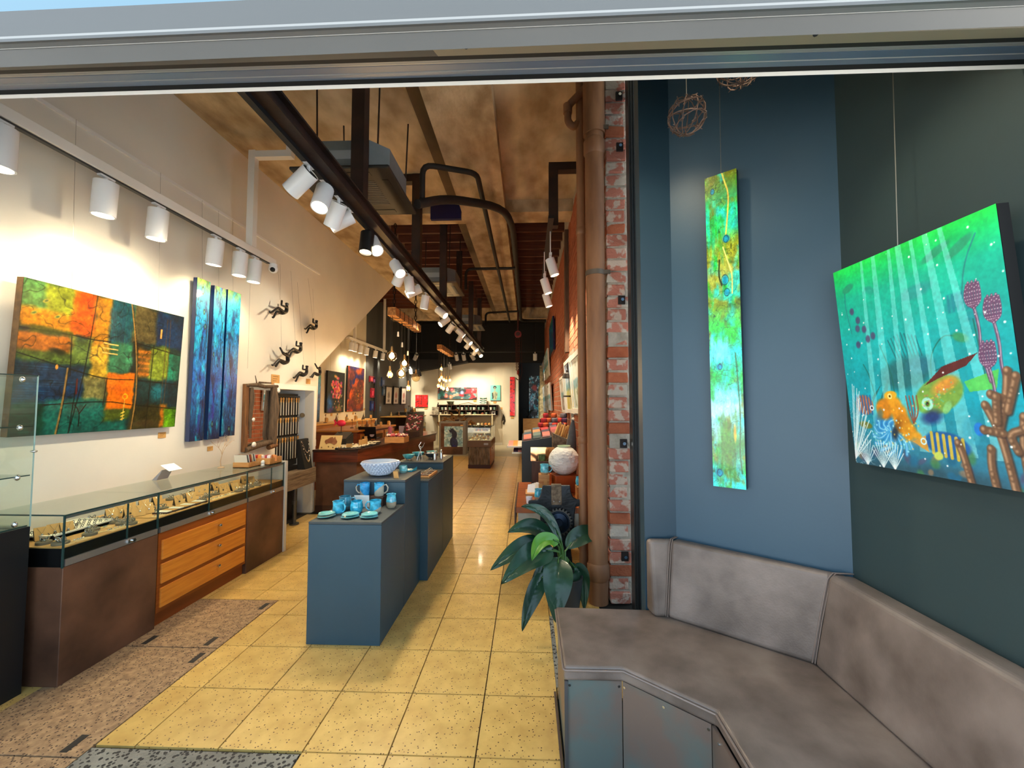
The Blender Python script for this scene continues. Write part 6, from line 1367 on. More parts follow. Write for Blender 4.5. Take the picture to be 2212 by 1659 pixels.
pl_m = M('white_stoneware', (.84, .82, .76), .3, coat=.3)
for k, (px, py, r_) in enumerate(((730, 966, .10), (742, 967, .12), (752, 963, .09), (760, 968, .11))):
    q = ond(px, py); q.y = max(q.y, 6.15); root = MB().lathe([(.001, 0), (r_ * .5, 0), (r_, .03), (r_ * .96, .035), (.001, .012)], q + V3(0, 0, .001 * k), 20).build('dish', pl_m, label='white stoneware dish on the desk, %s from the plaque' % ORD[k], cat='dish', group='white dishes on the desk')
q = ond(748, 972); q.y = max(q.y, 6.12); MB().lathe([(.001, .0), (.14, .0), (.17, .015), (.165, .02), (.001, .008)], q, 24).build('timber_platter', walnut, label='round timber platter at the front edge of the desk', cat='platter')
MB().cbox((q.x + .02, q.y - .05, DT + .06), (.09, .004, .055)).build('kraft_sign', kraft, label='kraft sign standing on the timber platter', cat='sign')
MB().cbox((ond(735, 955).x, 6.28, DT + .08), (.12, .006, .10)).build('white_sign', M('white_card', (.96, .96, .95), .6), label='white card standing among the desk dishes', cat='sign')
for k, (px, py, w_, d_) in enumerate(((795, 970, .34, .2), (815, 966, .3, .25), (845, 962, .3, .3), (805, 958, .22, .2))):
    q = ond(px, py); q.x = min(q.x, -2.5 + (q.y - 6) * .1 - .2) ; root = T('trinket_tray', 'dark tray of small pale trinkets on the desk, %s from the left' % ORD[k], 'tray', q, group='trinket trays on the desk')
    MB().cbox(q + V3(0, 0, .012), (w_, d_, .024)).build('tray', black_matt, root); mb = MB()
    for i in range(28): mb.ball(q + V3(rng.uniform(-.45, .45) * w_, rng.uniform(-.45, .45) * d_, .03), .014, 6, 4, (1.2, 1, .7))
    mb.build('trinkets', M('pale_trinket', (.86, .82, .70), .4), root, kind='stuff')
for k, (px, py) in enumerate(((823, 958), (829, 956), (835, 955), (790, 945))):
    q = ond(px, py + 8); q.x = min(q.x, -2.62); q.z = DT + .024 if k < 3 else DT; MB().cbox((q.x, q.y, q.z + .045), (.05, .02, .09), .2).build('kraft_packet', kraft, label='kraft packet standing on the desk, %s from the left' % ORD[(1, 2, 3, 0)[k]], cat='packet', group='kraft packets on the desk')
q = ond(822, 948); lap = T('laptop', 'open black laptop with stickers seen from behind on the desk', 'laptop', q + V3(-.25, 0, 0)); q = ORG[lap]
MB().hexa([q + V3(-.17, 0, 0), q + V3(.17, 0, 0), q + V3(.17, .012, 0), q + V3(-.17, .012, 0)], [q + V3(-.17, -.06, .235), q + V3(.17, -.06, .235), q + V3(.17, -.05, .235), q + V3(-.17, -.05, .235)]).build('lid', M('laptop_black', (.05, .045, .05), .4), lap)
MB().box(q + V3(-.17, .012, 0), q + V3(.17, .23, .016)).build('keyboard', black_matt, lap)
for dx, dz, r_ in ((-.09, .17, .03), (.09, .08, .045)): MB().cyl(q + V3(dx, -.26 * dz - .001, dz), q + V3(dx, -.26 * dz - .004, dz + .001), r_, n=12).build('sticker', M('sticker_grey', (.62, .55, .58), .5), lap)
q = ond(858, 943); q.x -= .15; pc = T('tumbler_cup', 'tall pink travel cup with a straw on the desk', 'cup', q); MB().lathe([(.001, 0), (.032, 0), (.045, .19), (.046, .2), (.001, .2)], q, 16).build('cup', M('pink_cup', (.86, .48, .60), .4), pc); MB().cyl(q + V3(0, 0, .2), q + V3(.005, 0, .30), .005, n=6).build('straw', M('pale_straw', (.9, .8, .82), .4), pc)
q = ond(876, 938); MB().cbox(q + V3(-.1, .1, .09), (.16, .01, .18)).build('mauve_card', M('mauve_card', (.72, .66, .74), .6), label='pale mauve card standing on the desk beside the pink cup', cat='sign')
for k, (px, py, h) in enumerate(((872, 955, 0), (905, 942, 1))):
    q = ond(px, py); q.x -= .12; bx_ = T('felt_basket', ('timber crate of pink felt flowers on the desk', 'sloping timber rack of pink felt flowers on the desk')[k], 'crate', q, group='pink felt flower displays')
    MB().cbox(q + V3(0, 0, .05), (.34, .3, .1)).build('crate', pale_wood if k == 0 else walnut, bx_)
    if h: MB().hexa([q + V3(-.17, -.15, .1), q + V3(.17, -.15, .1), q + V3(.17, .15, .1), q + V3(-.17, .15, .1)], [q + V3(-.17, .12, .45), q + V3(.17, .12, .45), q + V3(.17, .15, .45), q + V3(-.17, .15, .45)]).build('slope', walnut, bx_)
    cols = [M('felt_pink', (.80, .45, .48), .9), M('felt_plum', (.38, .16, .24), .9), M('felt_white', (.90, .84, .80), .9), M('felt_rose', (.70, .28, .34), .9)]
    for c in range(4):
        mb = MB()
        for i in range(16):
            a, b = rng.uniform(-.5, .5), rng.random(); p = q + V3(a * .32, -.14 + .27 * b, .11 + (b * .34 if h else .03 * rng.random())); mb.ball(p, .024, 6, 4, (1, 1, .8))
        mb.build('felt_flowers', cols[c], bx_, kind='stuff')

# ================================================================ REAR LEFT: TIMBER CABINETS, PAINTINGS
cab_w = M('honey_cabinet', (.70, .44, .17), .4, c2=(.60, .36, .12), scale=4, stretch=(1, 1, 10), coat=.2)
cb = T('timber_cabinet', 'honey timber display cabinet behind the desk with glass drawers', 'cabinet', (-3.6, 8.6, 0))
MB().box((-4.1, 7.6, 0), (-3.17, 9.75, 1.07)).build('carcass', M('red_brown_cabinet', (.48, .22, .10), .4, c2=(.40, .18, .08), scale=4, stretch=(1, 1, 8)), cb)
MB().box((-4.12, 7.57, 1.07), (-3.14, 9.78, 1.10)).build('top', cab_w, cb)
for k in range(3):
    y = 7.75 + k * .66
    MB().box((-3.172, y, .62), (-3.155, y + .56, 1.02)).build('glass_door', cab_w, cb); MB().box((-3.156, y + .05, .68), (-3.150, y + .51, .97)).build('pane', M('cabinet_pane', (.30, .22, .14), .1, coat=.5), cb)
    d_ = MB().box((-3.172, y, .36), (-3.155, y + .56, .58)).build('drawer', cab_w, cb); MB().ball((-3.15, y + .28, .47), .015, 8, 6).build('knob', chrome, d_)
cb2 = T('wall_cabinet', 'long low honey timber cabinet along the cream wall under the flower painting', 'cabinet', (-4.35, 9.6, 0)); MB().box((-4.58, 7.7, 0), (-4.15, 11.2, 1.17)).build('carcass', cab_w, cb2); MB().box((-4.59, 7.67, 1.17), (-4.12, 11.2, 1.20)).build('top', M('pale_honey_top', (.84, .64, .34), .4), cb2)
cb3 = T('glass_display_case', 'glass-fronted honey display case in the far left corner', 'cabinet', (-4.0, 13.4, 0)); MB().box((-4.55, 12.7, 0), (-3.55, 14.3, .75)).build('carcass', cab_w, cb3); MB().box((-4.55, 12.7, .75), (-3.55, 12.71, 1.18)).box((-3.56, 12.71, .75), (-3.55, 14.3, 1.18)).build('glass', glass, cb3); MB().box((-4.57, 12.68, 1.18), (-3.53, 14.32, 1.20)).build('lid', M('pale_honey_top', (.84, .64, .34), .4), cb3)
MB().box((-4.55, 14.3, .0), (-4.0, 15.9, 1.3)).build('dark_counter', M('charcoal_counter', (.18, .18, .17), .5), label='charcoal counter in the far left corner under the framed prints', cat='counter')
trk = [M('trinket_%d' % i, c, .5) for i, c in enumerate(((.30, .26, .20), (.70, .60, .40), (.22, .24, .25), (.80, .72, .55), (.45, .30, .18)))]
def curio(label, q, k, s_=1.0):
    q = Vector(q); root = T('curio', label, 'ornament', q, group='small curios on the rear counters')
    if k % 3 == 0: MB().cbox(q + V3(0, 0, .05 * s_), (.05 * s_, .04 * s_, .1 * s_), .3 * k).build('block', kraft, root); MB().cbox(q + V3(.0, .03 * s_, .04 * s_), (.06 * s_, .03 * s_, .08 * s_), .3 * k).build('stand', trk[k % 5], root)
    elif k % 3 == 1: MB().lathe([(.001, 0), (.03 * s_, 0), (.04 * s_, .04 * s_), (.02 * s_, .08 * s_), (.012 * s_, .12 * s_)], q, 10).build('vessel', trk[k % 5], root); MB().ball(q + V3(0, 0, .13 * s_), .018 * s_, 8, 6).build('stopper', silver, root)
    else: MB().cyl(q, q + V3(0, 0, .012), .035 * s_, n=12).build('base', trk[k % 5], root); MB().tube([q + V3(0, 0, .01), q + V3(.01, .01, .1 * s_), q + V3(-.01, .03, .16 * s_)], .005, 5).ball(q + V3(-.01, .03, .165 * s_), .016 * s_, 8, 6).build('stem', trk[(k + 2) % 5], root)
for k in range(10): curio('little curio on the honey cabinet top, %s from the front' % ORD[k], (-3.25 - .18 * (k % 3), 8.05 + k * .17, 1.10), k)
for k in range(12): curio('little curio along the cream wall cabinet, %s from the front' % ORD[k], (-4.3 + .1 * (k % 2), 8.2 + k * .25, 1.20), k + 1)
for k in range(8): curio('dark curio on the charcoal corner counter, %s from the front' % ORD[k], (-4.15 - .2 * (k % 2), 14.4 + k * .18, 1.30), k + 2, 1.3)
for k in range(4): curio('pale curio on the glass display case, %s from the left' % ORD[k], (-4.4 + .22 * k, 13.2 + .1 * k, 1.20), k * 3 + 1)
XW = XRL + .05
def wallpic(name, label, x0, x1, t, b, p, m_=matt_paint, edge=black_matt, X=XW, th=.045, **kw):
    y0, y1 = XP(x0, (t + b) / 2, X).y, XP(x1, (t + b) / 2, X).y; zt, zb = XP((x0 + x1) / 2, t, X).z, XP((x0 + x1) / 2, b, X).z
    return canvas(name, label, (X, y0, zb), (0, y1 - y0, 0), (.02, 0, zt - zb), th, p, m_, edge, **kw)
wallpic('flower_painting', 'bright flower bouquet painting on the rear cream wall', 706, 743, 803, 891, art_floral(), wires=(.2, .8), top=3.3)
wallpic('peacock_painting', 'orange and purple bird painting on the rear cream wall', 750, 785, 793, 888, art_peacock(), wires=(.2, .8), top=3.3)
wallpic('blue_strip_painting', 'tall narrow blue painting partly behind the white wall end', 676, 691, 808, 912, art_blue(77, (), 20, 80), gloss_paint, bd)
for k, (x0, x1) in enumerate(((832, 846), (849, 861), (866, 877))):
    p = Paint(20, 44, (.90, .88, .84), 80 + k); p.blob(.5, .5, .25, .25, [(.45, .42, .36), (.72, .42, .36), (.70, .45, .42)][k], .5, 0, .9, .2); p.rect(.35, .75, .65, .9, (.4, .35, .32), .05)
    wallpic('framed_print', 'dark-framed pale figure print on the grey wall, %s from the left' % ORD[k], x0, x1, 834 + k, 874, p, flat_print, black_matt, X=XRL + .06, frame=(.035, black_matt), group='framed prints on the grey wall')
sm = [(798, 812, 818), (804, 815, 806), (812, 822, 816), (801, 838, 812), (812, 848, 820), (800, 866, 812), (808, 868, 818), (817, 872, 826), (824, 815, 834), (826, 835, 833)]
cl_ = [(.72, .15, .22), (.35, .20, .40), (.18, .30, .52), (.80, .12, .25), (.25, .12, .14), (.12, .20, .45), (.45, .10, .20), (.20, .30, .40), (.15, .22, .38), (.25, .35, .45)]
for k, (x0, y_, x1) in enumerate(sm):
    q0 = XP(x0, y_, XRL + .03); w_ = .22 if k % 2 else .3; hh = .17 if k < 3 else .28
    root = T('small_canvas', 'small colourful canvas block on the grey wall column, %s in order from the top left' % ORD[k], 'painting', (XRL + .02, q0.y, q0.z), group='small canvas blocks on the grey wall')
    MB().box((XRL + .012, q0.y, q0.z - hh), (XRL + .06, q0.y + w_, q0.z)).build('canvas_block', M('block_%d' % k, cl_[k], .4, c2=tuple(v * .4 for v in cl_[k]), scale=12), root); MB().box((XRL + .06, q0.y + .03, q0.z - hh * .8), (XRL + .065, q0.y + w_ * .6, q0.z - hh * .3)).build('painted_patch', M('patch_%d' % k, tuple(min(1, v * 1.4 + .1) for v in cl_[k]), .4), root)
for k, (px, py) in enumerate(((716, 896), (763, 893), (787, 884))): kraft_label('kraft label on the rear cream wall, %s from the left' % ORD[k], px, py, .09, .06, X=XRL)

# ================================================================ BACK WALL
def backpic(name, label, x0, x1, t, b, p, m_=matt_paint, edge=black_matt, Y=YB - .04, **kw):
    a, c = YP(x0, b, Y), YP(x1, t, Y)
    return canvas(name, label, (a.x, Y, a.z), (c.x - a.x, 0, 0), (0, 0, c.z - a.z), .035, p, m_, edge, **kw)
backpic('red_square_painting', 'square red and black abstract painting on the back wall', 897, 924, 853, 879, art_red(34, 34, 51), wires=(.3, .7), top=3.2)
backpic('wide_flower_painting', 'wide red and teal abstract flower painting on the back wall', 946, 1030, 837, 862, art_wide(), wires=(.2, .8), top=3.2)
backpic('teal_portrait', 'small turquoise painting of a dark-haired figure on the back wall', 1059, 1081, 832, 865, art_portrait(), wires=(.5,), top=3.2)
backpic('red_strip_painting', 'tall narrow glossy red painting on the back wall pier', 1101.5, 1112, 814, 898, art_red(16, 110, 52), gloss_paint, Y=YB - .09, wires=(.5,), top=3.2)
for k, (px, py) in enumerate(((920, 882), (1026, 866), (1069, 869), (1085, 882), (1107, 902))):
    q = YP(px, py, YB - .003); MB().box((q.x - .06, YB - .012 - (.05 if k == 4 else 0), q.z - .035), (q.x + .06, YB - .002 - (.05 if k == 4 else 0), q.z + .035)).build('wall_label', kraft, label='small kraft label on the back wall, %s from the left' % ORD[k], cat='label', group='kraft labels on the back wall')
# black cubby shelf with its cups
Ys = YB - .28
a, c = YP(945, 897, Ys), YP(1076, 875, Ys); x0, x1, z0, z1 = a.x, c.x, a.z, c.z; zm = (z0 + z1) / 2
cub = T('cubby_shelf', 'long dark cubby shelf of cups on the back wall', 'shelf', ((x0 + x1) / 2, Ys + .14, z0)); dkw = M('dark_cubby_wood', (.14, .09, .07), .5); cubin = M('cubby_black', (.03, .028, .026), .7)
MB().box((x0, YB - .03, z0), (x1, YB - .002, z1)).build('back', cubin, cub)
for z in (z0, zm, z1): MB().box((x0, Ys, z - .012), (x1, YB - .03, z + .012)).build('board', walnut, cub)
top_d = [0, .03, .165, .23, .31, .37, .45, .51, .64, .84, .98, 1]; bot_d = [0, .08, .18, .37, .47, .56, .67, .78, .87, 1]
for zz0, zz1, dv in ((zm + .012, z1 - .012, top_d), (z0 + .012, zm - .012, bot_d)):
    for t_ in dv: x = lerp(x0, x1, t_); MB().box((x - .01, Ys, zz0), (x + .01, YB - .03, zz1)).build('divider', walnut, cub)
cupm = [M('cup_grey_green', (.58, .66, .60), .3, coat=.4), M('cup_white', (.88, .87, .82), .3, coat=.4), M('cup_sage', (.45, .56, .50), .3, coat=.4)]
def cup(q, k, label, g_='cups in the cubby shelf'):
    q = Vector(q); root = T('cup', label, 'cup', q, group=g_); MB().lathe([(.001, 0), (.04, 0), (.055, .10), (.05, .10), (.036, .01), (.001, .01)], q, 12).build('body', cupm[k % 3], root)
    if k % 2: MB().tube([q + V3(.045, 0, .08), q + V3(.08, 0, .06), q + V3(.045, 0, .025)], .007, 5).build('handle', cupm[k % 3], root)
for k, t_ in enumerate((.07, .13, .195, .335, .40, .475, .545, .60, .68, .75, .88, .94)): cup((lerp(x0, x1, t_), Ys + .08, zm + .012), k, 'small cup in the upper row of the cubby shelf, %s from the left' % ORD[k])
for k, t_ in enumerate((.04, .40, .50, .535, .61, .80)): cup((lerp(x0, x1, t_), Ys + .08, z0 + .012), k + 1, 'small cup in the lower row of the cubby shelf, %s from the left' % ORD[k])
for k, t_ in enumerate((.13, .92)):
    q = V3(lerp(x0, x1, t_), Ys + .08, z0 + .012); root = T('framed_tile', 'little white framed tile in the cubby shelf, %s' % ('left one', 'right one')[k], 'frame', q, group='framed tiles'); MB().cbox(q + V3(0, 0, .075), (.15, .015, .13)).build('frame', cupm[1], root); MB().cyl(q + V3(0, -.009, .07), q + V3(0, -.012, .07), .035, n=10).build('motif', cubin, root)
q = V3(lerp(x0, x1, .74), Ys + .08, z0 + .012); MB().lathe([(.001, 0), (.06, 0), (.08, .06), (.001, .1)], q, 12).build('rust_pot', M('rust_pot', (.42, .20, .12), .6), label='rust-brown pot in the lower row of the cubby shelf', cat='pot')
# things on top of the cubby shelf
zt = z1 + .012
q = V3(YP(1043, 870, Ys).x, Ys + .12, zt); pil = T('cushion', 'white cushion with green leaf bands on top of the cubby shelf', 'cushion', q)
MB().hexa([q + V3(-.14, -.05, 0), q + V3(.14, -.05, 0), q + V3(.14, .05, 0), q + V3(-.14, .05, 0)], [q + V3(-.15, -.02, .28), q + V3(.15, -.02, .28), q + V3(.15, .05, .28), q + V3(-.15, .05, .28)]).build('pad', M('cream_linen', (.90, .88, .80), .9), pil, bevel=.03, seg=3)
for k in range(3):
    for s_ in (-1, 1): MB().prism([q + V3(s_ * .01, -.053 + .02 * 0, .05 + k * .085), q + V3(s_ * .13, -.055, .08 + k * .085), q + V3(s_ * .13, -.055, .10 + k * .085), q + V3(s_ * .01, -.053, .085 + k * .085)], (0, .03 + .0, 0)).build('leaf_band', M('leaf_green', (.22, .40, .34), .8), pil)
q = V3(YP(972, 873, Ys).x, Ys + .1, zt); MB().lathe([(.001, 0), (.07, 0), (.16, .13), (.15, .13), (.06, .015), (.001, .015)], q, 18).build('woven_bowl', M('woven_green', (.55, .58, .45), .8, c2=(.40, .44, .34), scale=30), label='woven grey-green bowl on the left of the cubby shelf top', cat='bowl')
q = V3(YP(1010, 873, Ys).x, Ys + .1, zt + .01); MB().tube([q + V3(-.35, 0, 0), q + V3(-.1, .02, .05), q + V3(.02, 0, .07), q + V3(.2, .02, .02), q + V3(.35, 0, .0)], [.008, .014, .016, .012, .007], 6).build('driftwood_branch', drift_b, label='curved driftwood branch on the cubby shelf top', cat='driftwood')
q = V3(YP(941, 880, Ys).x, Ys + .05, YP(941, 896, Ys).z); bs = T('bird_sculpture_box', 'pale carved box with a dark bird at the left end of the cubby shelf', 'sculpture', q); MB().box(q + V3(-.13, -.1, 0), q + V3(.12, .2, .30)).build('box', M('pale_carved', (.72, .68, .60), .7, c2=(.40, .36, .30), scale=9), bs); MB().tube([q + V3(.06, 0, .3), q + V3(.07, 0, .38), q + V3(.09, 0, .44), q + V3(.08, 0, .48)], [.03, .025, .02, .012], 7).build('bird', black_matt, bs)
MB().box((q.x - .2, Ys - .1, q.z - .03), (q.x + .16, YB - .02, q.z)).build('wall_bracket_shelf', walnut, label='short wall shelf under the pale carved box', cat='shelf')
q = YP(1087, 907, YB - .02); MB().prism([q + V3(0, 0, .25), q + V3(.07, 0, .12), q + V3(.1, 0, -.05), q + V3(.04, 0, -.2), q + V3(-.02, 0, -.15), q + V3(.02, 0, -.02), q + V3(-.05, 0, -.06), q + V3(-.03, 0, .08)], (0, -.03, 0)).build('wall_carving', M('dark_carving', (.20, .18, .14), .7), label='dark leaf-shaped wall carving right of the cubby shelf', cat='carving')
# lit white shelf unit below
Yw = YB - .45
a, c = YP(948, 932, Yw), YP(1063, 896, Yw); x0, x1, zt2 = a.x, c.x, c.z
ws = T('white_shelf_unit', 'cream shelf unit of small goods below the cubby shelf', 'shelf', ((x0 + x1) / 2, Yw + .2, 0)); cr = M('cream_shelf', (.88, .82, .66), .5)
for x in (x0, x1): MB().box((x - .02, Yw, 0), (x + .02, YB - .01, zt2)).build('side', cr, ws)
zz = [zt2, YP(1000, 920, Yw).z, YP(1000, 932, Yw).z, .5]
for z in zz: MB().box((x0, Yw, z - .015), (x1, YB - .01, z + .015)).build('shelf_board', cr, ws)
for k in range(14):
    for j in (1, 2):
        q = V3(lerp(x0, x1, (k + .6) / 14.4), Yw + .1, zz[j] + .015); m_ = [kraft, trk[4], cream_card, trk[1], M('amber_soap', (.75, .45, .20), .5)][(k + 2 * j) % 5]
        MB().lathe([(.001, 0), (.05, 0), (.055, .05), (.04, .09), (.001, .1)], q, 10).build('soap', m_, label='small wrapped good on the %s cream shelf, %s from the left' % (('upper', 'lower')[j - 1], ORD[k]), cat='soap', group='goods on the cream shelves')
# driftwood pile on a dark stand
q = V3(YP(985, 912, 14.2).x, 14.2, YP(985, 916, 14.2).z); dw = T('driftwood_pile', 'heap of brown leaves and driftwood on a dark pot in front of the shelves', 'driftwood', q); mb = MB(); r8 = random.Random(2)
for i in range(60):
    t_ = r8.random(); x = -.62 + 1.24 * t_; zz_ = .50 * (1 - abs(2 * t_ - 1)) * r8.random(); p = q + V3(x, r8.uniform(-.1, .1), .0 + zz_); d = V3(r8.uniform(-1, 1), r8.uniform(-.4, .4), r8.uniform(-.2, .8)).normalized() * .09; mb.tube([p - d, p + V3(0, 0, .02), p + d], [.006, .03, .006], 6)
mb.build('driftwood_pieces', M('dry_leaf_brown', (.66, .48, .26), .8, c2=(.48, .32, .16), scale=9), dw, kind='stuff'); MB().lathe([(.001, -.05), (.09, -.05), (.11, .16), (.001, .16)], q, 12).build('pot', walnut, dw)
MB().box((q.x - .55, 14.05, 0), (q.x + .55, 14.6, q.z - .05)).build('dark_stand', M('dark_brown_stand', (.16, .11, .08), .5), label='dark stand behind the cockatoo panel carrying the driftwood heap', cat='stand')
# cockatoo panel
Yc = 12.95; a, c = YP(948, 984, Yc), YP(1006, 911, Yc)
ck = T('painted_cabinet', 'rust-brown cabinet front with grey edging bearing a blue cockatoo painting', 'cabinet', ((a.x + c.x) / 2, Yc + .2, 0))
MB().box((a.x, Yc, 0), (c.x, Yc + .5, c.z)).build('carcass', M('cabinet_grey_edge', (.45, .44, .42), .5), ck); MB().box((a.x + .06, Yc - .012, .02), (c.x - .09, Yc, c.z - .05)).build('rust_front', rust, ck)
a2, c2_ = YP(959.5, 965, Yc - .02), YP(1000, 921, Yc - .02)
canvas('cockatoo_painting', 'square painting of a dark blue cockatoo on the rust-brown cabinet front', (a2.x, Yc - .03, a2.z), (c2_.x - a2.x, 0, 0), (0, 0, c2_.z - a2.z), .017, art_cockatoo(), matt_paint, cream_card)
q = YP(998, 919, Yc - .02); MB().box((q.x - .05, Yc - .02, q.z - .02), (q.x + .04, Yc - .013, q.z + .02)).build('wall_label', kraft, label='kraft label on the top right of the cockatoo cabinet', cat='label')
# corrugated-iron plinth with glass case
Yk = 10.25; xa, xb = YP(1010, 1010, Yk).x, YP(1060, 1010, Yk).x; yk2 = 11.5
kp = T('corrugated_plinth', 'display case on a plinth clad in grey corrugated iron', 'display case', ((xa + xb) / 2, (Yk + yk2) / 2, 0)); zc = [.05, YP(1030, 966, Yk).z, YP(1030, 952, Yk).z, YP(1030, 924, Yk).z]
MB().box((xa + .01, Yk + .01, 0), (xb - .01, yk2, .09)).build('kick_base', M('dark_red_base', (.26, .14, .11), .5), kp)
iron = M('weathered_corrugated_iron', (.62, .58, .50), .6, m=.2, c2=(.40, .36, .31), scale=6, stretch=(3, 3, 1), bump=.1); n_ = 48
outl = [(lerp(xa + .02, xb - .02, i / n_), Yk + .025 + .014 * math.sin(2 * math.pi * 8 * i / n_)) for i in range(n_ + 1)] + [(xb - .02, yk2 - .02), (xa + .02, yk2 - .02)]
MB().prism([(x, y, .09) for x, y in outl], (0, 0, zc[1] - .09)).build('corrugated_cladding', iron, kp)
MB().box((xb - .02, Yk + .05, .09), (xb, yk2, zc[1])).build('side_panel', cab_w, kp)
MB().box((xa - .01, Yk - .01, zc[1]), (xb + .01, yk2, zc[2])).build('timber_rim', M('grey_brown_rim', (.45, .36, .26), .5), kp, bevel=.004)
MB().box((xa, Yk, zc[2]), (xb, Yk + .006, zc[3])).box((xa, Yk + .006, zc[2]), (xa + .006, yk2, zc[3])).box((xb - .006, Yk + .006, zc[2]), (xb, yk2, zc[3])).box((xa, Yk, zc[3]), (xb, yk2, zc[3] + .006)).build('glass_case', glass, kp)
MB().box((xa + .02, Yk + .02, zc[2]), (xb - .02, yk2 - .02, zc[2] + .012)).build('pale_deck', cream_card, kp)
MB().cbox(((xa + xb) / 2 + .17, Yk - .012, (zc[1] + zc[2]) / 2), (.11, .004, .05)).build('name_plate', M('blue_grey_plate', (.66, .70, .74), .4), kp)
MB().cyl((xb + .008, Yk + .5, .45), (xb - .0, Yk + .5, .45), .02, n=10).build('key_plate', black_matt, kp)
for k in range(14):
    q = V3(lerp(xa + .10, xb - .10, (k % 5) / 4), Yk + .15 + .16 * (k // 5), zc[2] + .012); root = T('brooch', 'pale jewellery piece in the corrugated plinth case, row %s, %s from the left' % (ORD[k // 5], ORD[k % 5]), 'jewellery', q, group='jewellery in the corrugated plinth case')
    MB().cyl(q, q + V3(0, 0, .03 + .03 * (k // 5)), .035, n=10).build('riser', cream_card, root); MB().ball(q + V3(0, 0, .045 + .03 * (k // 5)), .028, 8, 5, (1, .7, .8)).build('piece', silver if k % 3 else gold, root)
# far right: black corner with drawers, stained-glass panel, plant
MB().box((-.2, 17.3, 0), (.5, 17.9, .98)).build('rear_drawers_body', pale_wood, label='pale timber drawer unit against the black rear wall', cat='drawers')
p = art_generic(34, 90, (.10, .16, .20), [(6, (.30, .70, .75), .5, .6, .9), (7, (.85, .92, .92), .58, .66, .9), (7, (.05, .05, .08), .55, .65, .8)], 91); p.blob(.5, .28, .3, .08, (.75, .25, .20), .5, 0, .9, .5); p.blob(.5, .88, .35, .08, (.08, .06, .06), .5, 0, .9, .3)
a, c = YP(1143, 905, 17.9), YP(1166, 812, 17.9)
canvas('glass_mosaic_panel', 'tall glittering blue and white mosaic panel at the far right end', (a.x, 17.955, a.z), (c.x - a.x, 0, 0), (0, 0, c.z - a.z), .04, p, gloss_paint, black_matt)
q = YP(1138, 903, 17.0); pf = T('dark_plant', 'dark spiky plant on the pale drawer unit at the back', 'plant', V3(.05, 17.6, .98)); mb = MB()
for k in range(14): a = k * .9; mb.tube([(.05, 17.6, 1.10), (.05 + .12 * math.cos(a), 17.6 + .1 * math.sin(a), 1.3), (.05 + .26 * math.cos(a), 17.6 + .2 * math.sin(a), 1.35)], [.012, .02, .004], 5)
mb.build('fronds', M('dark_green_leaf', (.06, .10, .06), .5), pf); MB().lathe([(.001, 0), (.08, 0), (.1, .12), (.001, .12)], (.05, 17.6, .98), 12).build('pot', black_matt, pf)

# ================================================================ RUSTY DOWNPIPES
rp = M('rusty_downpipe', (.60, .42, .28), .6, c2=(.46, .30, .19), scale=2.5, detail=8, stretch=(3, 3, .6), bump=.08)
bp_ = T('downpipe', 'thick rusty brown downpipe standing before the brick wall', 'pipe', (.565, 3.44, 0)); X_, Y_ = .568, 3.44
MB().cyl((X_, Y_, .0), (X_, Y_, 4.2), .079, n=24).build('shaft', rp, bp_)
for z in (.20, 3.72): MB().lathe([(.079, z - .02), (.09, z), (.09, z + .10), (.079, z + .12)], (X_, Y_, 0), 24).build('collar', rp, bp_)
MB().cyl((X_, Y_, 3.88), (X_, Y_, 4.6), .092, n=24).build('top_socket', rp, bp_)
strapm = M('grey_strap_metal', (.42, .37, .32), .5, m=.5)
for py in (585, 270):
    z = YP(1290, py, Y_ - .08).z; MB().lathe([(.080, z - .02), (.084, z - .02), (.084, z + .02), (.080, z + .02)], (X_, Y_, 0), 24).box((X_ + .05, Y_ - .06, z - .016), (XR + .02, Y_ - .045, z + .016)).build('bracket', strapm, bp_)
sp = T('downpipe', 'thin rusty pipe with a trap bend beside the thick downpipe', 'pipe', (.45, 3.6, 0)); X2, Y2 = .475, 3.62
MB().cyl((X2, Y2, 0), (X2, Y2, 4.6), .038, n=18).build('shaft', rp, sp)
for py in (500, 950): z = YP(1258, py, Y2).z; MB().lathe([(.038, z - .03), (.044, z - .02), (.044, z + .02), (.038, z + .03)], (X2, Y2, 0), 18).build('joint', rp, sp)
zt_ = YP(1240, 205, Y2).z; za = YP(1228, 243, Y2).z; zb_ = YP(1240, 272, Y2).z
MB().tube(bend([(X2 + .05, Y2 - .1, zt_), (X2 - .03, Y2 - .06, zt_ - .06), (X2 - .11, Y2 - .03, za + .04), (X2 - .115, Y2 - .03, zb_ + .02), (X2 - .06, Y2 - .02, zb_ - .03), (X2, Y2, zb_ + .05)], .06), .032, 12).build('trap_bend', rp, sp)
MB().cyl((X2 - .113, Y2 - .03, za - .03), (X2 - .113, Y2 - .03, za + .05), .040, n=14).build('trap_collar', rp, sp)
MB().cyl((.70, 3.40, 1.62), (.70, 3.40, 2.3), .0001, n=3) if 0 else None
MB().box((XR - .03, 3.60, 1.44), (XR + .002, 3.66, 2.25)).build('dark_sign_edge', black_matt, label='black panel edge on the brick wall behind the thick pipe', cat='panel')
for py in (300, 590): z = YP(1300, py + 14, 3.5).z; 

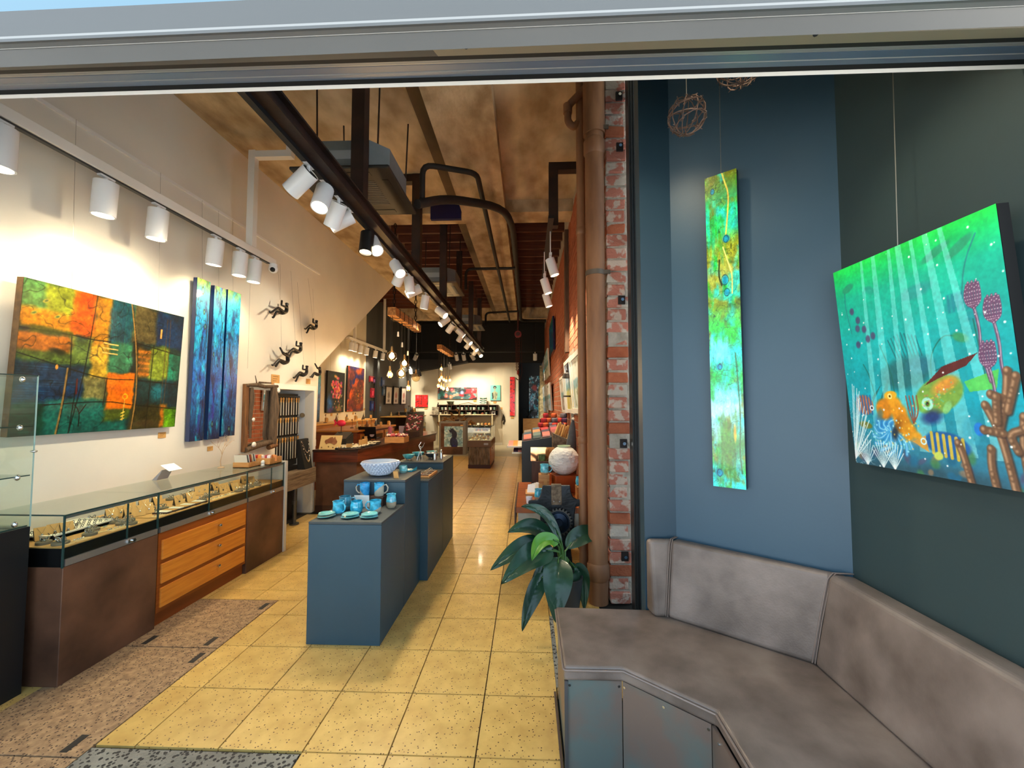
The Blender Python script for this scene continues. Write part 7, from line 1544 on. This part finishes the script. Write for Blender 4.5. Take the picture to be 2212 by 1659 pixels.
# ================================================================ PICTURES ON THE BRICK WALL
whf = M('white_frame', (.88, .86, .82), .5); grf = M('grey_brown_frame', (.50, .44, .38), .5)
def brickpic(name, label, x0, x1, t, b, p, frame=None, edge=whf, m_=flat_print, X=XR - .055, lean=.05, grp='pictures on the brick wall', th=.04):
    # x0 = far (left in view) edge, x1 = near edge
    yf, yn = YX(x0, X, 830), YX(x1, X, 830); ym = (yf + yn) / 2; zt, zb = hz(t, yn), hz(b, yf) if b < VY else hz(b, (yn + yf) / 2)
    return canvas(name, label, (X + .0, yf, zb), (0, yn - yf, 0), (-lean, 0, zt - zb), th, p, m_, edge, frame=frame, group=grp)
brickpic('framed_picture', 'large white-framed picture on the bricks, nearest the thin pipe', 1238, 1262, 752, 893, art_land(101, (.80, .82, .80), (.50, .58, .46)), (.06, whf))
brickpic('framed_picture', 'white-framed beach picture on the bricks, second from the thin pipe', 1226, 1243, 768, 892, art_land(102, (.50, .62, .80), (.72, .66, .22)), (.05, whf))
brickpic('framed_picture', 'smaller white-framed picture beside the dark doorway on the bricks', 1215, 1223, 812, 891, art_land(103, (.78, .76, .74), (.55, .50, .48)), (.04, whf))
brickpic('canvas_picture', 'pale blue seascape canvas beyond the dark doorway, upper', 1178, 1186, 752, 822, art_land(104, (.60, .78, .88), (.80, .80, .74)), None, whf)
brickpic('canvas_picture', 'grey-mauve canvas beyond the dark doorway, farther upper one', 1172, 1178, 775, 828, art_land(105, (.62, .56, .56), (.50, .46, .46)), None, grf)
brickpic('canvas_picture', 'white and blue canvas beyond the dark doorway, lower', 1182, 1191, 826, 886, art_land(106, (.88, .90, .94), (.55, .68, .84)), None, whf)
brickpic('canvas_picture', 'white and blue canvas beyond the dark doorway, lowest and farther', 1174, 1182, 830, 890, art_land(107, (.80, .86, .92), (.60, .72, .86)), None, whf)
brickpic('blue_resin_painting', 'tall narrow glossy blue painting high on the far brick wall', 1188, 1196, 683, 772, art_blue(108, (), 16, 80), None, M('navy_edge', (.04, .05, .30), .25, coat=.5), gloss_paint, lean=.02)
for k, (px, t, b, c) in enumerate(((1170, 790, 905, (.86, .82, .66)), (1167, 835, 905, (.62, .60, .42)))):
    Y = 16.0 + .3 * k; xs = (px - 4 - VX) / F * Y; MB().box((xs, Y, hz(b, Y)), (XR + .0, Y + .05, hz(t, Y))).build('hanging_scarf', M('scarf_%d' % k, c, .8, c2=tuple(v * .6 for v in c), scale=8), label=('long cream hanging scarf at the far end of the brick wall', 'olive hanging scarf below the cream one at the far end')[k], cat='scarf')
post = MB().box((XR - .06, 6.55, 2.42), (XR, 6.72, 4.4)).build('timber_post', M('old_brown_post', (.40, .30, .22), .7, c2=(.30, .22, .16), scale=4, stretch=(6, 6, 1)), label='weathered timber post high on the brick wall above the doorway', cat='post')
lt = T('wall_lantern', 'dark lantern bracket with a finial beside the doorway on the bricks', 'lantern', (XR - .1, 5.75, 1.9)); lm = M('lantern_brown', (.16, .12, .10), .5, m=.4); q = V3(XR - .1, 5.75, hz(808, 5.75))
MB().lathe([(.001, -.06), (.085, -.06), (.07, .0), (.03, .02), (.03, .05), (.015, .06), (.022, .10), (.006, .16), (.001, .2)], q, 14).build('cap', lm, lt); MB().lathe([(.06, -.3), (.07, -.06)], q, 8).build('glass', glass, lt); MB().cyl(q + V3(0, 0, -.32), q + V3(0, 0, -.3), .065, n=8).build('base', lm, lt); MB().cyl(q, (XR + .01, q.y, q.z), .01, n=6).build('arm', lm, lt)

# ================================================================ MACHINE-FRAME TABLE
TZ, TY0, TY1, TX0, TX1 = .70, 3.64, 4.80, -.105, .60
iron_c = M('blackened_cast_iron', (.17, .19, .21), .38, m=.75, c2=(.12, .13, .14), scale=8, bump=.15, bscale=30)
tab = T('machine_table', 'timber table on a black cast-iron machine frame with a gear wheel', 'table', ((TX0 + TX1) / 2, 4.2, 0))
otop = M('orange_table_wood', (.62, .32, .12), .35, c2=(.46, .22, .09), scale=3, stretch=(1, 8, 1), coat=.25)
for k in range(4): w_ = (TX1 - TX0) / 4; MB().box((TX0 + k * w_ + .001, TY0, TZ - .05), (TX0 + (k + 1) * w_ - .001, TY1, TZ)).build('top_plank', otop, tab, bevel=.003, seg=1)
MB().box((TX0 - .012, TY0, TZ - .16), (TX0, TY1, TZ)).build('edge_board', walnut, tab)
MB().box((TX0 + .02, TY0 + .02, TZ - .16), (TX1 - .02, TY0 + .04, TZ - .05)).build('apron', M('pale_apron', (.66, .62, .56), .6, c2=(.58, .53, .46), scale=10), tab)
outl = [(1172.6, 1049), (1170, 1062), (1167, 1072), (1161, 1080), (1142, 1082.6), (1140.5, 1088), (1155, 1091), (1164, 1101), (1167, 1112), (1167, 1140), (1185, 1152), (1196, 1175), (1188, 1225), (1172, 1264), (1184, 1264), (1203, 1225), (1220, 1225), (1243, 1264), (1256, 1264), (1238, 1225), (1232, 1175), (1241, 1150), (1241, 1112), (1244, 1095), (1258, 1092), (1258, 1080), (1246, 1079), (1238, 1074), (1233, 1061), (1232, 1049)]
YI = 3.60
pts = [YP(x, y, YI) for x, y in outl]
for p in pts: p.z = max(p.z, 0.0)
MB().prism(pts, (0, .035, 0)).build('iron_end_frame', iron_c, tab, bevel=.006)
p2 = [V3(p.x, p.y + 1.1, p.z if p.z < TZ - .05 else TZ - .05) for p in pts]
MB().prism(p2, (0, .035, 0)).build('iron_end_frame', iron_c, tab)
a, c = YP(1191, 1090, YI), YP(1213, 1047, YI); MB().box((a.x, YI - .012, a.z), (c.x, YI + .05, c.z)).build('timber_block', grey_wood, tab, bevel=.003)
for dx in (.02, .07): MB().cyl((a.x + dx, YI - .012, a.z + .03), (a.x + dx, YI - .018, a.z + .03), .006, n=8).build('bolt', M('bolt_steel', (.5, .5, .5), .4, m=.8), tab)
gq = YP(1206, 1125, YI); ge = []
for i in range(96):
    a_ = 2 * math.pi * i / 96; r_ = .118 if (i // 2) % 2 else .102; ge.append((gq.x + r_ * math.cos(a_), YI - .045, gq.z + r_ * math.sin(a_)))
MB().prism(ge, (0, .03, 0)).build('gear_teeth', M('worn_gear', (.30, .30, .29), .4, m=.8), tab)
MB().lathe([(.001, -.018), (.03, -.018), (.034, -.006), (.075, .0), (.082, -.01), (.092, -.01), (.094, .02)], (0, 0, 0), 32).build('gear_disc', M('blued_gear', (.13, .19, .26), .3, m=.85, c2=(.10, .14, .20), scale=12), tab, origin=(0, 0, 0))
gd = CHILD[tab][-1]; gd.rotation_euler = (-R(90), 0, 0); gd.location = V3(gq.x, YI - .05, gq.z) - ORG[tab]
g2 = []
for i in range(72):
    a_ = 2 * math.pi * i / 72; r_ = .085 if (i // 2) % 2 else .073; q = YP(1214, 1168, YI); g2.append((q.x + r_ * math.cos(a_), YI - .03, q.z + r_ * math.sin(a_)))
MB().prism(g2, (0, .03, 0)).build('small_gear', iron_c, tab)
MB().box((TX0 + .2, YI + .3, .30), (TX1 - .1, YI + .34, .36)).cyl((.25, YI + .03, .33), (.25, YI + 1.1, .33), .025, n=10).build('stretcher', iron_c, tab)
def ont(px, py): q = ZP(px, py, TZ); q.z = TZ; q.y = max(q.y, TY0 + .03); q.x = min(q.x, XR - .04); return q
mug('aqua tumbler with sandy base at the front of the machine table', ont(1163, 1081), [(r * 1.05, z * 1.25) for r, z in jar], glaze('glaze_tumbler2', (.26, .66, .78), (.68, .62, .54), .035), None, group='ceramics on the machine table', name='tumbler')
q = ont(1143, 1087); MB().lathe([(.001, 0), (.024, 0), (.031, .058), (.028, .058), (.022, .006), (.001, .006)], q, 18).build('white_cup', M('white_porcelain', (.90, .91, .92), .25, coat=.4), label='small white cup at the front left of the machine table', cat='cup')
ct = T('card_display', 'kraft tray of pale earring cards at the left of the machine table', 'display tray', ont(1145, 1070)); q = ORG[ct]
MB().cbox(q + V3(.02, .06, .012), (.13, .22, .024)).build('tray', pale_wood, ct)
for k in range(5): p = q + V3(-.03 + .02 * k, .02 + .03 * k, .024); MB().hexa([p, p + V3(.075, 0, 0), p + V3(.075, .003, 0), p + V3(0, .003, 0)], [p + V3(.01, .04, .07), p + V3(.085, .04, .07), p + V3(.085, .043, .07), p + V3(.01, .043, .07)]).build('card', cream_card if k % 2 else M('white_card', (.96, .96, .95), .6), ct)
bx = ont(1212, 1045); bx.y = 4.35; bx.x = (1217 - VX) / F * 4.35
MB().cbox((bx.x, bx.y, TZ + .085), (.25, .22, .17), .25).build('orange_box', M('orange_timber_box', (.66, .30, .10), .4, c2=(.50, .20, .07), scale=5), label='orange-stained timber box under the round white vase', cat='box', bevel=.004)
vs = T('round_vase', 'round white vase with rough moon-like texture on the orange box', 'vase', (bx.x, bx.y, TZ + .17)); vr = .158; vz = TZ + .17
pr = [(.001, 0)] + [(max(.05, vr * math.sin(math.pi * (.1 + .78 * i / 22))), vr * .95 * (1 - math.cos(math.pi * (.1 + .78 * i / 22))) - .046 * .0) for i in range(23)]
z_off = pr[1][1]; pr = [(r_, z - z_off) for r_, z in pr[1:]]; pr = [(.001, 0)] + pr
vm = M('moon_white', (.90, .89, .86), .6, c2=(.84, .83, .80), scale=10, bump=1.0, bscale=26)
pr = [pr[0]] + [p for i in range(1, len(pr) - 1) for p in ((pr[i]), ((pr[i][0] + pr[i + 1][0]) / 2, (pr[i][1] + pr[i + 1][1]) / 2))] + [pr[-1]]
_n = np.random.RandomState(3); _g = _n.rand(len(pr) + 1, 41)
def moon(a, k):
    t_ = a / (2 * math.pi) * 40; i = int(t_) % 40; f = t_ - int(t_)
    return (.055 * ((_g[k][i] * (1 - f) + _g[k][(i + 1) % 40] * f) - .5)) if 1 < k < len(pr) * .74 else 0
MB().lathe(pr, (bx.x, bx.y, vz), 120, moon).build('body', vm, vs)
tz = vz + pr[-1][1]; MB().lathe([(pr[-1][0] - .002, -.018), (pr[-1][0] + .012, .012), (pr[-1][0] + .004, .014), (pr[-1][0] - .01, -.018)], (bx.x, bx.y, tz), 32).build('rim', M('mint_rim', (.72, .82, .68), .3, coat=.4), vs)
gn = T('felt_gnome_hat', 'tall grey felt cone hat with a white bobble behind the vase', 'ornament', (bx.x + .06, 4.6, TZ)); fm = M('grey_felt', (.34, .34, .35), .95, c2=(.28, .28, .29), scale=12)
hz0 = hz(962, 4.6); hq = (1233 - VX) / F * 4.6; ORG[gn] = V3(hq, 4.6, TZ); gn.location = ORG[gn]
MB().tube([(hq - .05, 4.6, TZ), (hq - .03, 4.6, TZ + .22), (hq - .005, 4.6, TZ + .38), (hq + .012, 4.6, hz(925, 4.6)), (hq + .02, 4.6, hz(908, 4.6))], [.09, .088, .065, .035, .014], 16).build('cone', fm, gn); MB().ball((hq + .022, 4.6, hz(905, 4.6)), .017, 10, 8).build('bobble', M('cream_bobble', (.90, .86, .78), .9), gn)
bb = ont(1172, 1033); bb.y = 4.3; bb.x = (1168 - VX) / F * 4.3
MB().cbox((bb.x + .03, bb.y, TZ + .09), (.11, .12, .18)).build('pine_box', pale_wood, label='upright pine box under the aqua mug on the machine table', cat='box', bevel=.003)
mug('aqua mug with a cream handle on the pine box', (bb.x + .035, bb.y, TZ + .18), [(r * 1.1, z * 1.1) for r, z in flare], glaze('glaze_aqua_d', (.36, .70, .80), (.75, .66, .50), .018), 0, group='ceramics on the machine table')
rs = T('ring_box', 'small dark box of silver rings with kraft signs before the pine box', 'box', (bb.x + .1, 4.12, TZ)); q = V3((1178 - VX) / F * 4.1, 4.1, TZ); ORG[rs] = q; rs.location = q
MB().cbox(q + V3(0, 0, .03), (.13, .09, .06)).build('box', M('grey_box', (.30, .27, .25), .6), rs); mb = MB()
for k in range(12): mb.ball(q + V3(rng.uniform(-.055, .055), rng.uniform(-.035, .035), .066), .009, 6, 4)
mb.build('rings', silver, rs, kind='stuff')
for k in range(2): MB().cbox(q + V3(-.05 + .05 * k, .05, .08 + .04 * k), (.035, .004, .05)).cyl(q + V3(-.05 + .05 * k, .05, .0), q + V3(-.05 + .05 * k, .05, .06), .002, n=5).build('sign', kraft, rs)
amb = T('amber_mirror', 'bronze mirror sheet standing at the back of the machine table', 'mirror', ((1168 - VX) / F * 4.72, 4.72, TZ)); q = ORG[amb]; xa, xb = (1146 - VX) / F * 4.72, (1197 - VX) / F * 4.72
MB().box((xa, 4.72, hz(996, 4.72)), (xb, 4.735, hz(966, 4.72))).build('sheet', M('bronze_mirror', (.78, .62, .46), .06, m=1, c2=(.60, .42, .28), scale=7), amb); MB().box((xa + .01, 4.70, TZ), (xb, 4.78, hz(996, 4.72))).build('stand', M('brown_slatted', (.26, .17, .12), .6, c2=(.34, .23, .16), scale=6, stretch=(20, 1, 1)), amb)
jq = V3((1252 - VX) / F * 4.0, 4.0, TZ); MB().cbox(jq + V3(0, 0, .06), (.09, .12, .12)).build('pine_block', pale_wood, label='pine block at the right end of the machine table by the pipe', cat='block', bevel=.003)
mug('aqua cup on the pine block beside the thin pipe', jq + V3(-.02, 0, .12), [(r * .8, z) for r, z in jar], glaze('glaze_aqua_e', (.30, .68, .80), (.6, .6, .55), .01), None, group='ceramics on the machine table', name='cup')
MB().lathe([(.001, 0), (.032, 0), (.034, .12), (.026, .13), (.026, .15), (.03, .155), (.001, .16)], jq + V3(.035, .02, .12), 16).build('glass_jar', glass_mat('jar_glass', (.86, .90, .90), 1.6), label='clear glass jar on the pine block by the thin pipe', cat='jar')
for k in range(9): q = V3((1190 + 6.5 * k - VX) / F * 3.72, 3.72 + .01 * (k % 3), TZ); MB().ball(q + V3(0, 0, .012), .016, 8, 5, (1, 1, .7)).build('white_pebble', M('white_pebble', (.86, .86, .84), .5), label='small white pebble behind the iron frame, %s from the left' % ORD[k], cat='pebble', group='white pebbles on the machine table')

# ================================================================ WALLET STAND, BAGS AND CARD SHELVES
Yd = 5.35; stx0, stx1 = (1127 - VX) / F * Yd, XR - .03
st = T('wallet_stand', 'charcoal sloping display stand for wallets beside the brick wall', 'display stand', ((stx0 + stx1) / 2, 5.8, 0)); chm2 = M('charcoal_stand', (.16, .18, .20), .55)
z_l, z_r = hz(954, Yd), hz(941, Yd)
MB().hexa([(stx0, Yd, 0), (.42, Yd, 0), (.42, Yd + .8, 0), (stx0, Yd + .8, 0)], [(stx0, Yd, z_l), (.42, Yd, z_r), (.42, Yd + .8, z_r + .05), (stx0, Yd + .8, z_l + .05)]).build('case', chm2, st, bevel=.003)
def wz(x, y): return lerp(z_l, z_r, (x - stx0) / (.42 - stx0)) + (y - Yd) / .8 * .05
wc = [(.78, .40, .34), (.32, .38, .36), (.66, .34, .30), (.45, .18, .16), (.20, .30, .36), (.82, .46, .30), (.24, .20, .26), (.62, .25, .28), (.50, .44, .38), (.28, .34, .40), (.70, .20, .22), (.36, .30, .34)]
for k in range(12):
    i, j = k % 4, k // 4; x, y = stx0 + .02 + i * .122, Yd + .03 + j * .24; z = [wz(x, y) + .002, wz(x + .10, y) + .002]
    root = T('wallet', 'folded leather wallet on the charcoal stand, row %s from the front, %s from the left' % (ORD[j], ORD[i]), 'wallet', (x + .05, y + .08, z[0]), group='wallets on the charcoal stand'); m_ = M('wallet_%d' % k, wc[k], .5); h = .035 + .015 * (k % 2)
    MB().hexa([(x, y, z[0]), (x + .10, y, z[1]), (x + .10, y + .18, z[1] + .012), (x, y + .18, z[0] + .012)], [(x + .004, y + .02, z[0] + h), (x + .104, y + .02, z[1] + h), (x + .104, y + .19, z[1] + h + .03), (x + .004, y + .19, z[0] + h + .03)]).build('leather', m_, root, bevel=.005)
    MB().hexa([(x + .001, y - .001, z[0] + .012), (x + .10, y - .001, z[1] + .012), (x + .10, y + .01, z[1] + .012), (x + .001, y + .01, z[0] + .012)], [(x + .001, y + .006, z[0] + .018), (x + .10, y + .006, z[1] + .018), (x + .10, y + .016, z[1] + .018), (x + .001, y + .016, z[0] + .018)]).build('flap_edge', M('dark_edge', (.10, .08, .08), .5), root)
MB().box((.10, Yd + 1.0, 0), (.60, Yd + 2.2, hz(935, Yd + 1.0))).build('bag_table', chm2, label='charcoal table under the pile of red bags', cat='table')
bagz = hz(935, Yd + 1.0); bc = [(.70, .08, .14), (.82, .18, .10), (.55, .05, .20), (.85, .35, .12), (.30, .12, .30), (.62, .06, .10), (.45, .42, .46), (.86, .28, .18)]
r6 = random.Random(11)
for lay, (n_, yy) in enumerate(((7, 0), (6, .09), (5, .16), (3, .22))):
    for i in range(n_):
        x = .165 + .012 * lay + i * (.40 - .02 * lay) / max(n_ - 1, 1) * (1 if lay < 3 else .8) + r6.uniform(-.01, .01) + .03 * lay; x = min(x, .575); k = lay * 5 + i
        c = bc[(k * 3 + lay) % 8]; bx_ = V3(x, Yd + 1.07 + yy + r6.uniform(-.02, .02), bagz + .072 * lay)
        MB().cbox((bx_.x, bx_.y, bx_.z + .04), (.075 + .03 * r6.random(), .12, .075), r6.uniform(-.5, .5)).build('folded_bag', M('bag_%d' % ((k * 3 + lay) % 8), c, .7, c2=tuple(v * .6 for v in c), scale=10), label='folded bag by the bricks, %s layer from the bottom, %s from the left' % (ORD[lay], ORD[i]), cat='bag', group='pile of folded bags', bevel=.022, seg=3)
# shelf of little pine stands by the doorway
kb = T('pine_bundle', 'bundle of kraft-wrapped sticks standing by the bricks beside the stand', 'bundle', (.50, 5.05, .9)); kx = (1210 - VX) / F * 5.15; zk = hz(945, 5.15)
ORG[kb] = V3(kx, 5.15, zk); kb.location = ORG[kb]
MB().hexa([(kx - .10, 5.02, 0), (kx + .15, 5.02, 0), (kx + .15, 5.3, 0), (kx - .10, 5.3, 0)], [(kx - .10, 5.02, zk + .06), (kx + .15, 5.02, zk - .05), (kx + .15, 5.3, zk - .05), (kx - .10, 5.3, zk + .06)]).build('stand', grey_wood, label='weathered timber side stand beside the charcoal wallet stand', cat='stand')
for k in range(9): p = V3(kx - .07 + .024 * k, 5.08 + .03 * (k % 3), zk + .05 - .01 * k); MB().tube([p, p + V3(.05, .02, .13 + .02 * (k % 2))], .013, 7).build('stick', kraft, kb)
for k, (px0, py, n) in enumerate(((1095, 960, 3), (1106, 973, 2))):
    Y = 6.2; xa, xb = (px0 - VX) / F * Y, stx0 - .004; z = hz(py + 4, Y); sh = T('white_shelf', 'white shelf of cards projecting from the charcoal stand, %s' % ('upper', 'lower')[k], 'shelf', ((xa + xb) / 2, Y + .15, z)); MB().box((xa, Y, z - .02), (xb + .02, Y + .4, z)).build('board', white_paint, sh); MB().box((xb - .02, Y + .38, z), (xb + .02, Y + .4, z + .05)).box((xb - .01, Yd + .8, z - .1), (xb + .02, Y + .4, z - .02)).build('bracket', chm2, sh)
    for i in range(n): x = xa + .02 + i * (xb - xa - .02) / n; MB().hexa([(x, Y + .03, z), (x + .07, Y + .03, z), (x + .07, Y + .3, z), (x, Y + .3, z)], [(x, Y + .05, z + .02), (x + .07, Y + .05, z + .02), (x + .07, Y + .3, z + .06), (x, Y + .3, z + .06)]).build('card_stack', M('card_stack_%d' % ((k * 3 + i) % 4), [(.88, .60, .55), (.92, .60, .30), (.80, .76, .70), (.30, .20, .38)][(k * 3 + i) % 4], .5), label='stack of cards on the %s white shelf, %s from the left' % (('upper', 'lower')[k], ORD[i]), cat='cards', group='card stacks on the white shelves')

# ================================================================ BROAD-LEAVED PLANT
leaf_m = M('peace_lily_leaf', (.10, .26, .17), .38, c2=(.06, .20, .14), scale=6, coat=.15); leaf_l = M('young_leaf', (.34, .56, .16), .4, c2=(.26, .48, .13), scale=6)
stem_m = M('leaf_stem', (.22, .38, .16), .5)
PX, PY = .27, 3.22
plant = T('leafy_plant', 'broad-leaved green plant in a pot beside the machine table and bench', 'plant', (PX, PY, 0))
crown = V3(PX, PY, .50)
def leaf(b, c_, t, w_, n_, m_=leaf_m, stem=True):
    b, c_, t, n_ = Vector(b), Vector(c_), Vector(t), Vector(n_).normalized(); NS, NT = 36, 12; vs = []; L_ = (t - b).length
    for i in range(NS + 1):
        s_ = i / NS; p = b * (1 - s_) ** 2 + c_ * 2 * s_ * (1 - s_) + t * s_ * s_; tg = ((c_ - b) * (1 - s_) + (t - c_) * s_).normalized()
        sd = tg.cross(n_).normalized(); nn_ = sd.cross(tg).normalized(); ww = w_ * (math.sin(math.pi * min(1, s_ ** .82)) ** .75) * (1 - .22 * s_) + .001
        for j in range(NT + 1):
            u = j / NT * 2 - 1; rip = .0035 * math.sin((s_ * L_ * 1.0 - abs(u) * w_ * .55) * 2 * math.pi / .016) * (1 - abs(u)) * min(1, 6 * abs(u)); fold = .22 * abs(u) ** 1.3 * ww - (.003 if abs(u) < .1 else 0); wav = .006 * math.sin(9 * s_ + 3 * u) * abs(u)
            vs.append(p + sd * ww * u + nn_ * (fold + rip + wav))
    mb = MB(); mb.add(vs, [(i * (NT + 1) + j, i * (NT + 1) + j + 1, (i + 1) * (NT + 1) + j + 1, (i + 1) * (NT + 1) + j) for i in range(NS) for j in range(NT)], True)
    o = mb.build('leaf', m_, plant, fix=False)
    if stem: d = (b - crown); MB().tube([crown + V3(d.x * .1, d.y * .1, -.22), crown + d * .45 + V3(0, 0, -.02), b, lerp(b, c_, .3)], [.010, .008, .006, .004], 7).build('stem', stem_m, plant)
def Q(px, py, Y): return YP(px, py, Y)
leaf(Q(1196, 1168, 3.2), Q(1150, 1120, 3.15), Q(1097, 1150, 3.05), 0.074, (0, -.75, .65))
leaf(Q(1190, 1185, 3.15), Q(1140, 1160, 3.05), Q(1059, 1232, 2.9), 0.090, (-.15, -.75, .65))
leaf(Q(1196, 1190, 3.1), Q(1150, 1185, 2.95), Q(1083, 1262, 2.8), 0.102, (-.1, -.85, .55))
leaf(Q(1208, 1172, 3.12), Q(1165, 1150, 3.0), Q(1149, 1211, 2.9), 0.066, (-.35, -.8, .5), leaf_l)
leaf(Q(1213, 1172, 3.2), Q(1180, 1088, 3.15), Q(1126, 1094, 3.05), 0.050, (.5, -.7, .5))
leaf(Q(1225, 1186, 3.28), Q(1255, 1138, 3.45), Q(1318, 1158, 3.52), 0.084, (0, -.8, .6))
leaf(Q(1206, 1205, 3.1), Q(1205, 1245, 2.88), Q(1200, 1345, 2.86), 0.114, (0, -1, .22))
leaf(Q(1178, 1240, 3.1), Q(1150, 1270, 2.95), Q(1128, 1364, 2.88), 0.066, (.15, -.9, .3))
leaf(Q(1176, 1222, 3.18), Q(1165, 1240, 3.1), Q(1140, 1300, 3.05), 0.054, (.3, -.9, .3))
leaf(Q(1240, 1225, 3.3), Q(1262, 1225, 3.3), Q(1262, 1320, 3.25), 0.072, (-.2, -.95, .2))
leaf(Q(1232, 1215, 3.38), Q(1240, 1240, 3.4), Q(1238, 1310, 3.36), 0.060, (.2, -.95, .2))
MB().lathe([(.001, 0), (.10, 0), (.13, .24), (.135, .27), (.12, .27), (.11, .22), (.001, .22)], (PX + .02, PY + .06, 0), 24).build('pot', M('charcoal_pot', (.13, .14, .15), .5), plant)
MB().lathe([(.001, .225), (.11, .23)], (PX + .02, PY + .06, 0), 20).build('soil', M('soil', (.12, .09, .07), .9), plant)
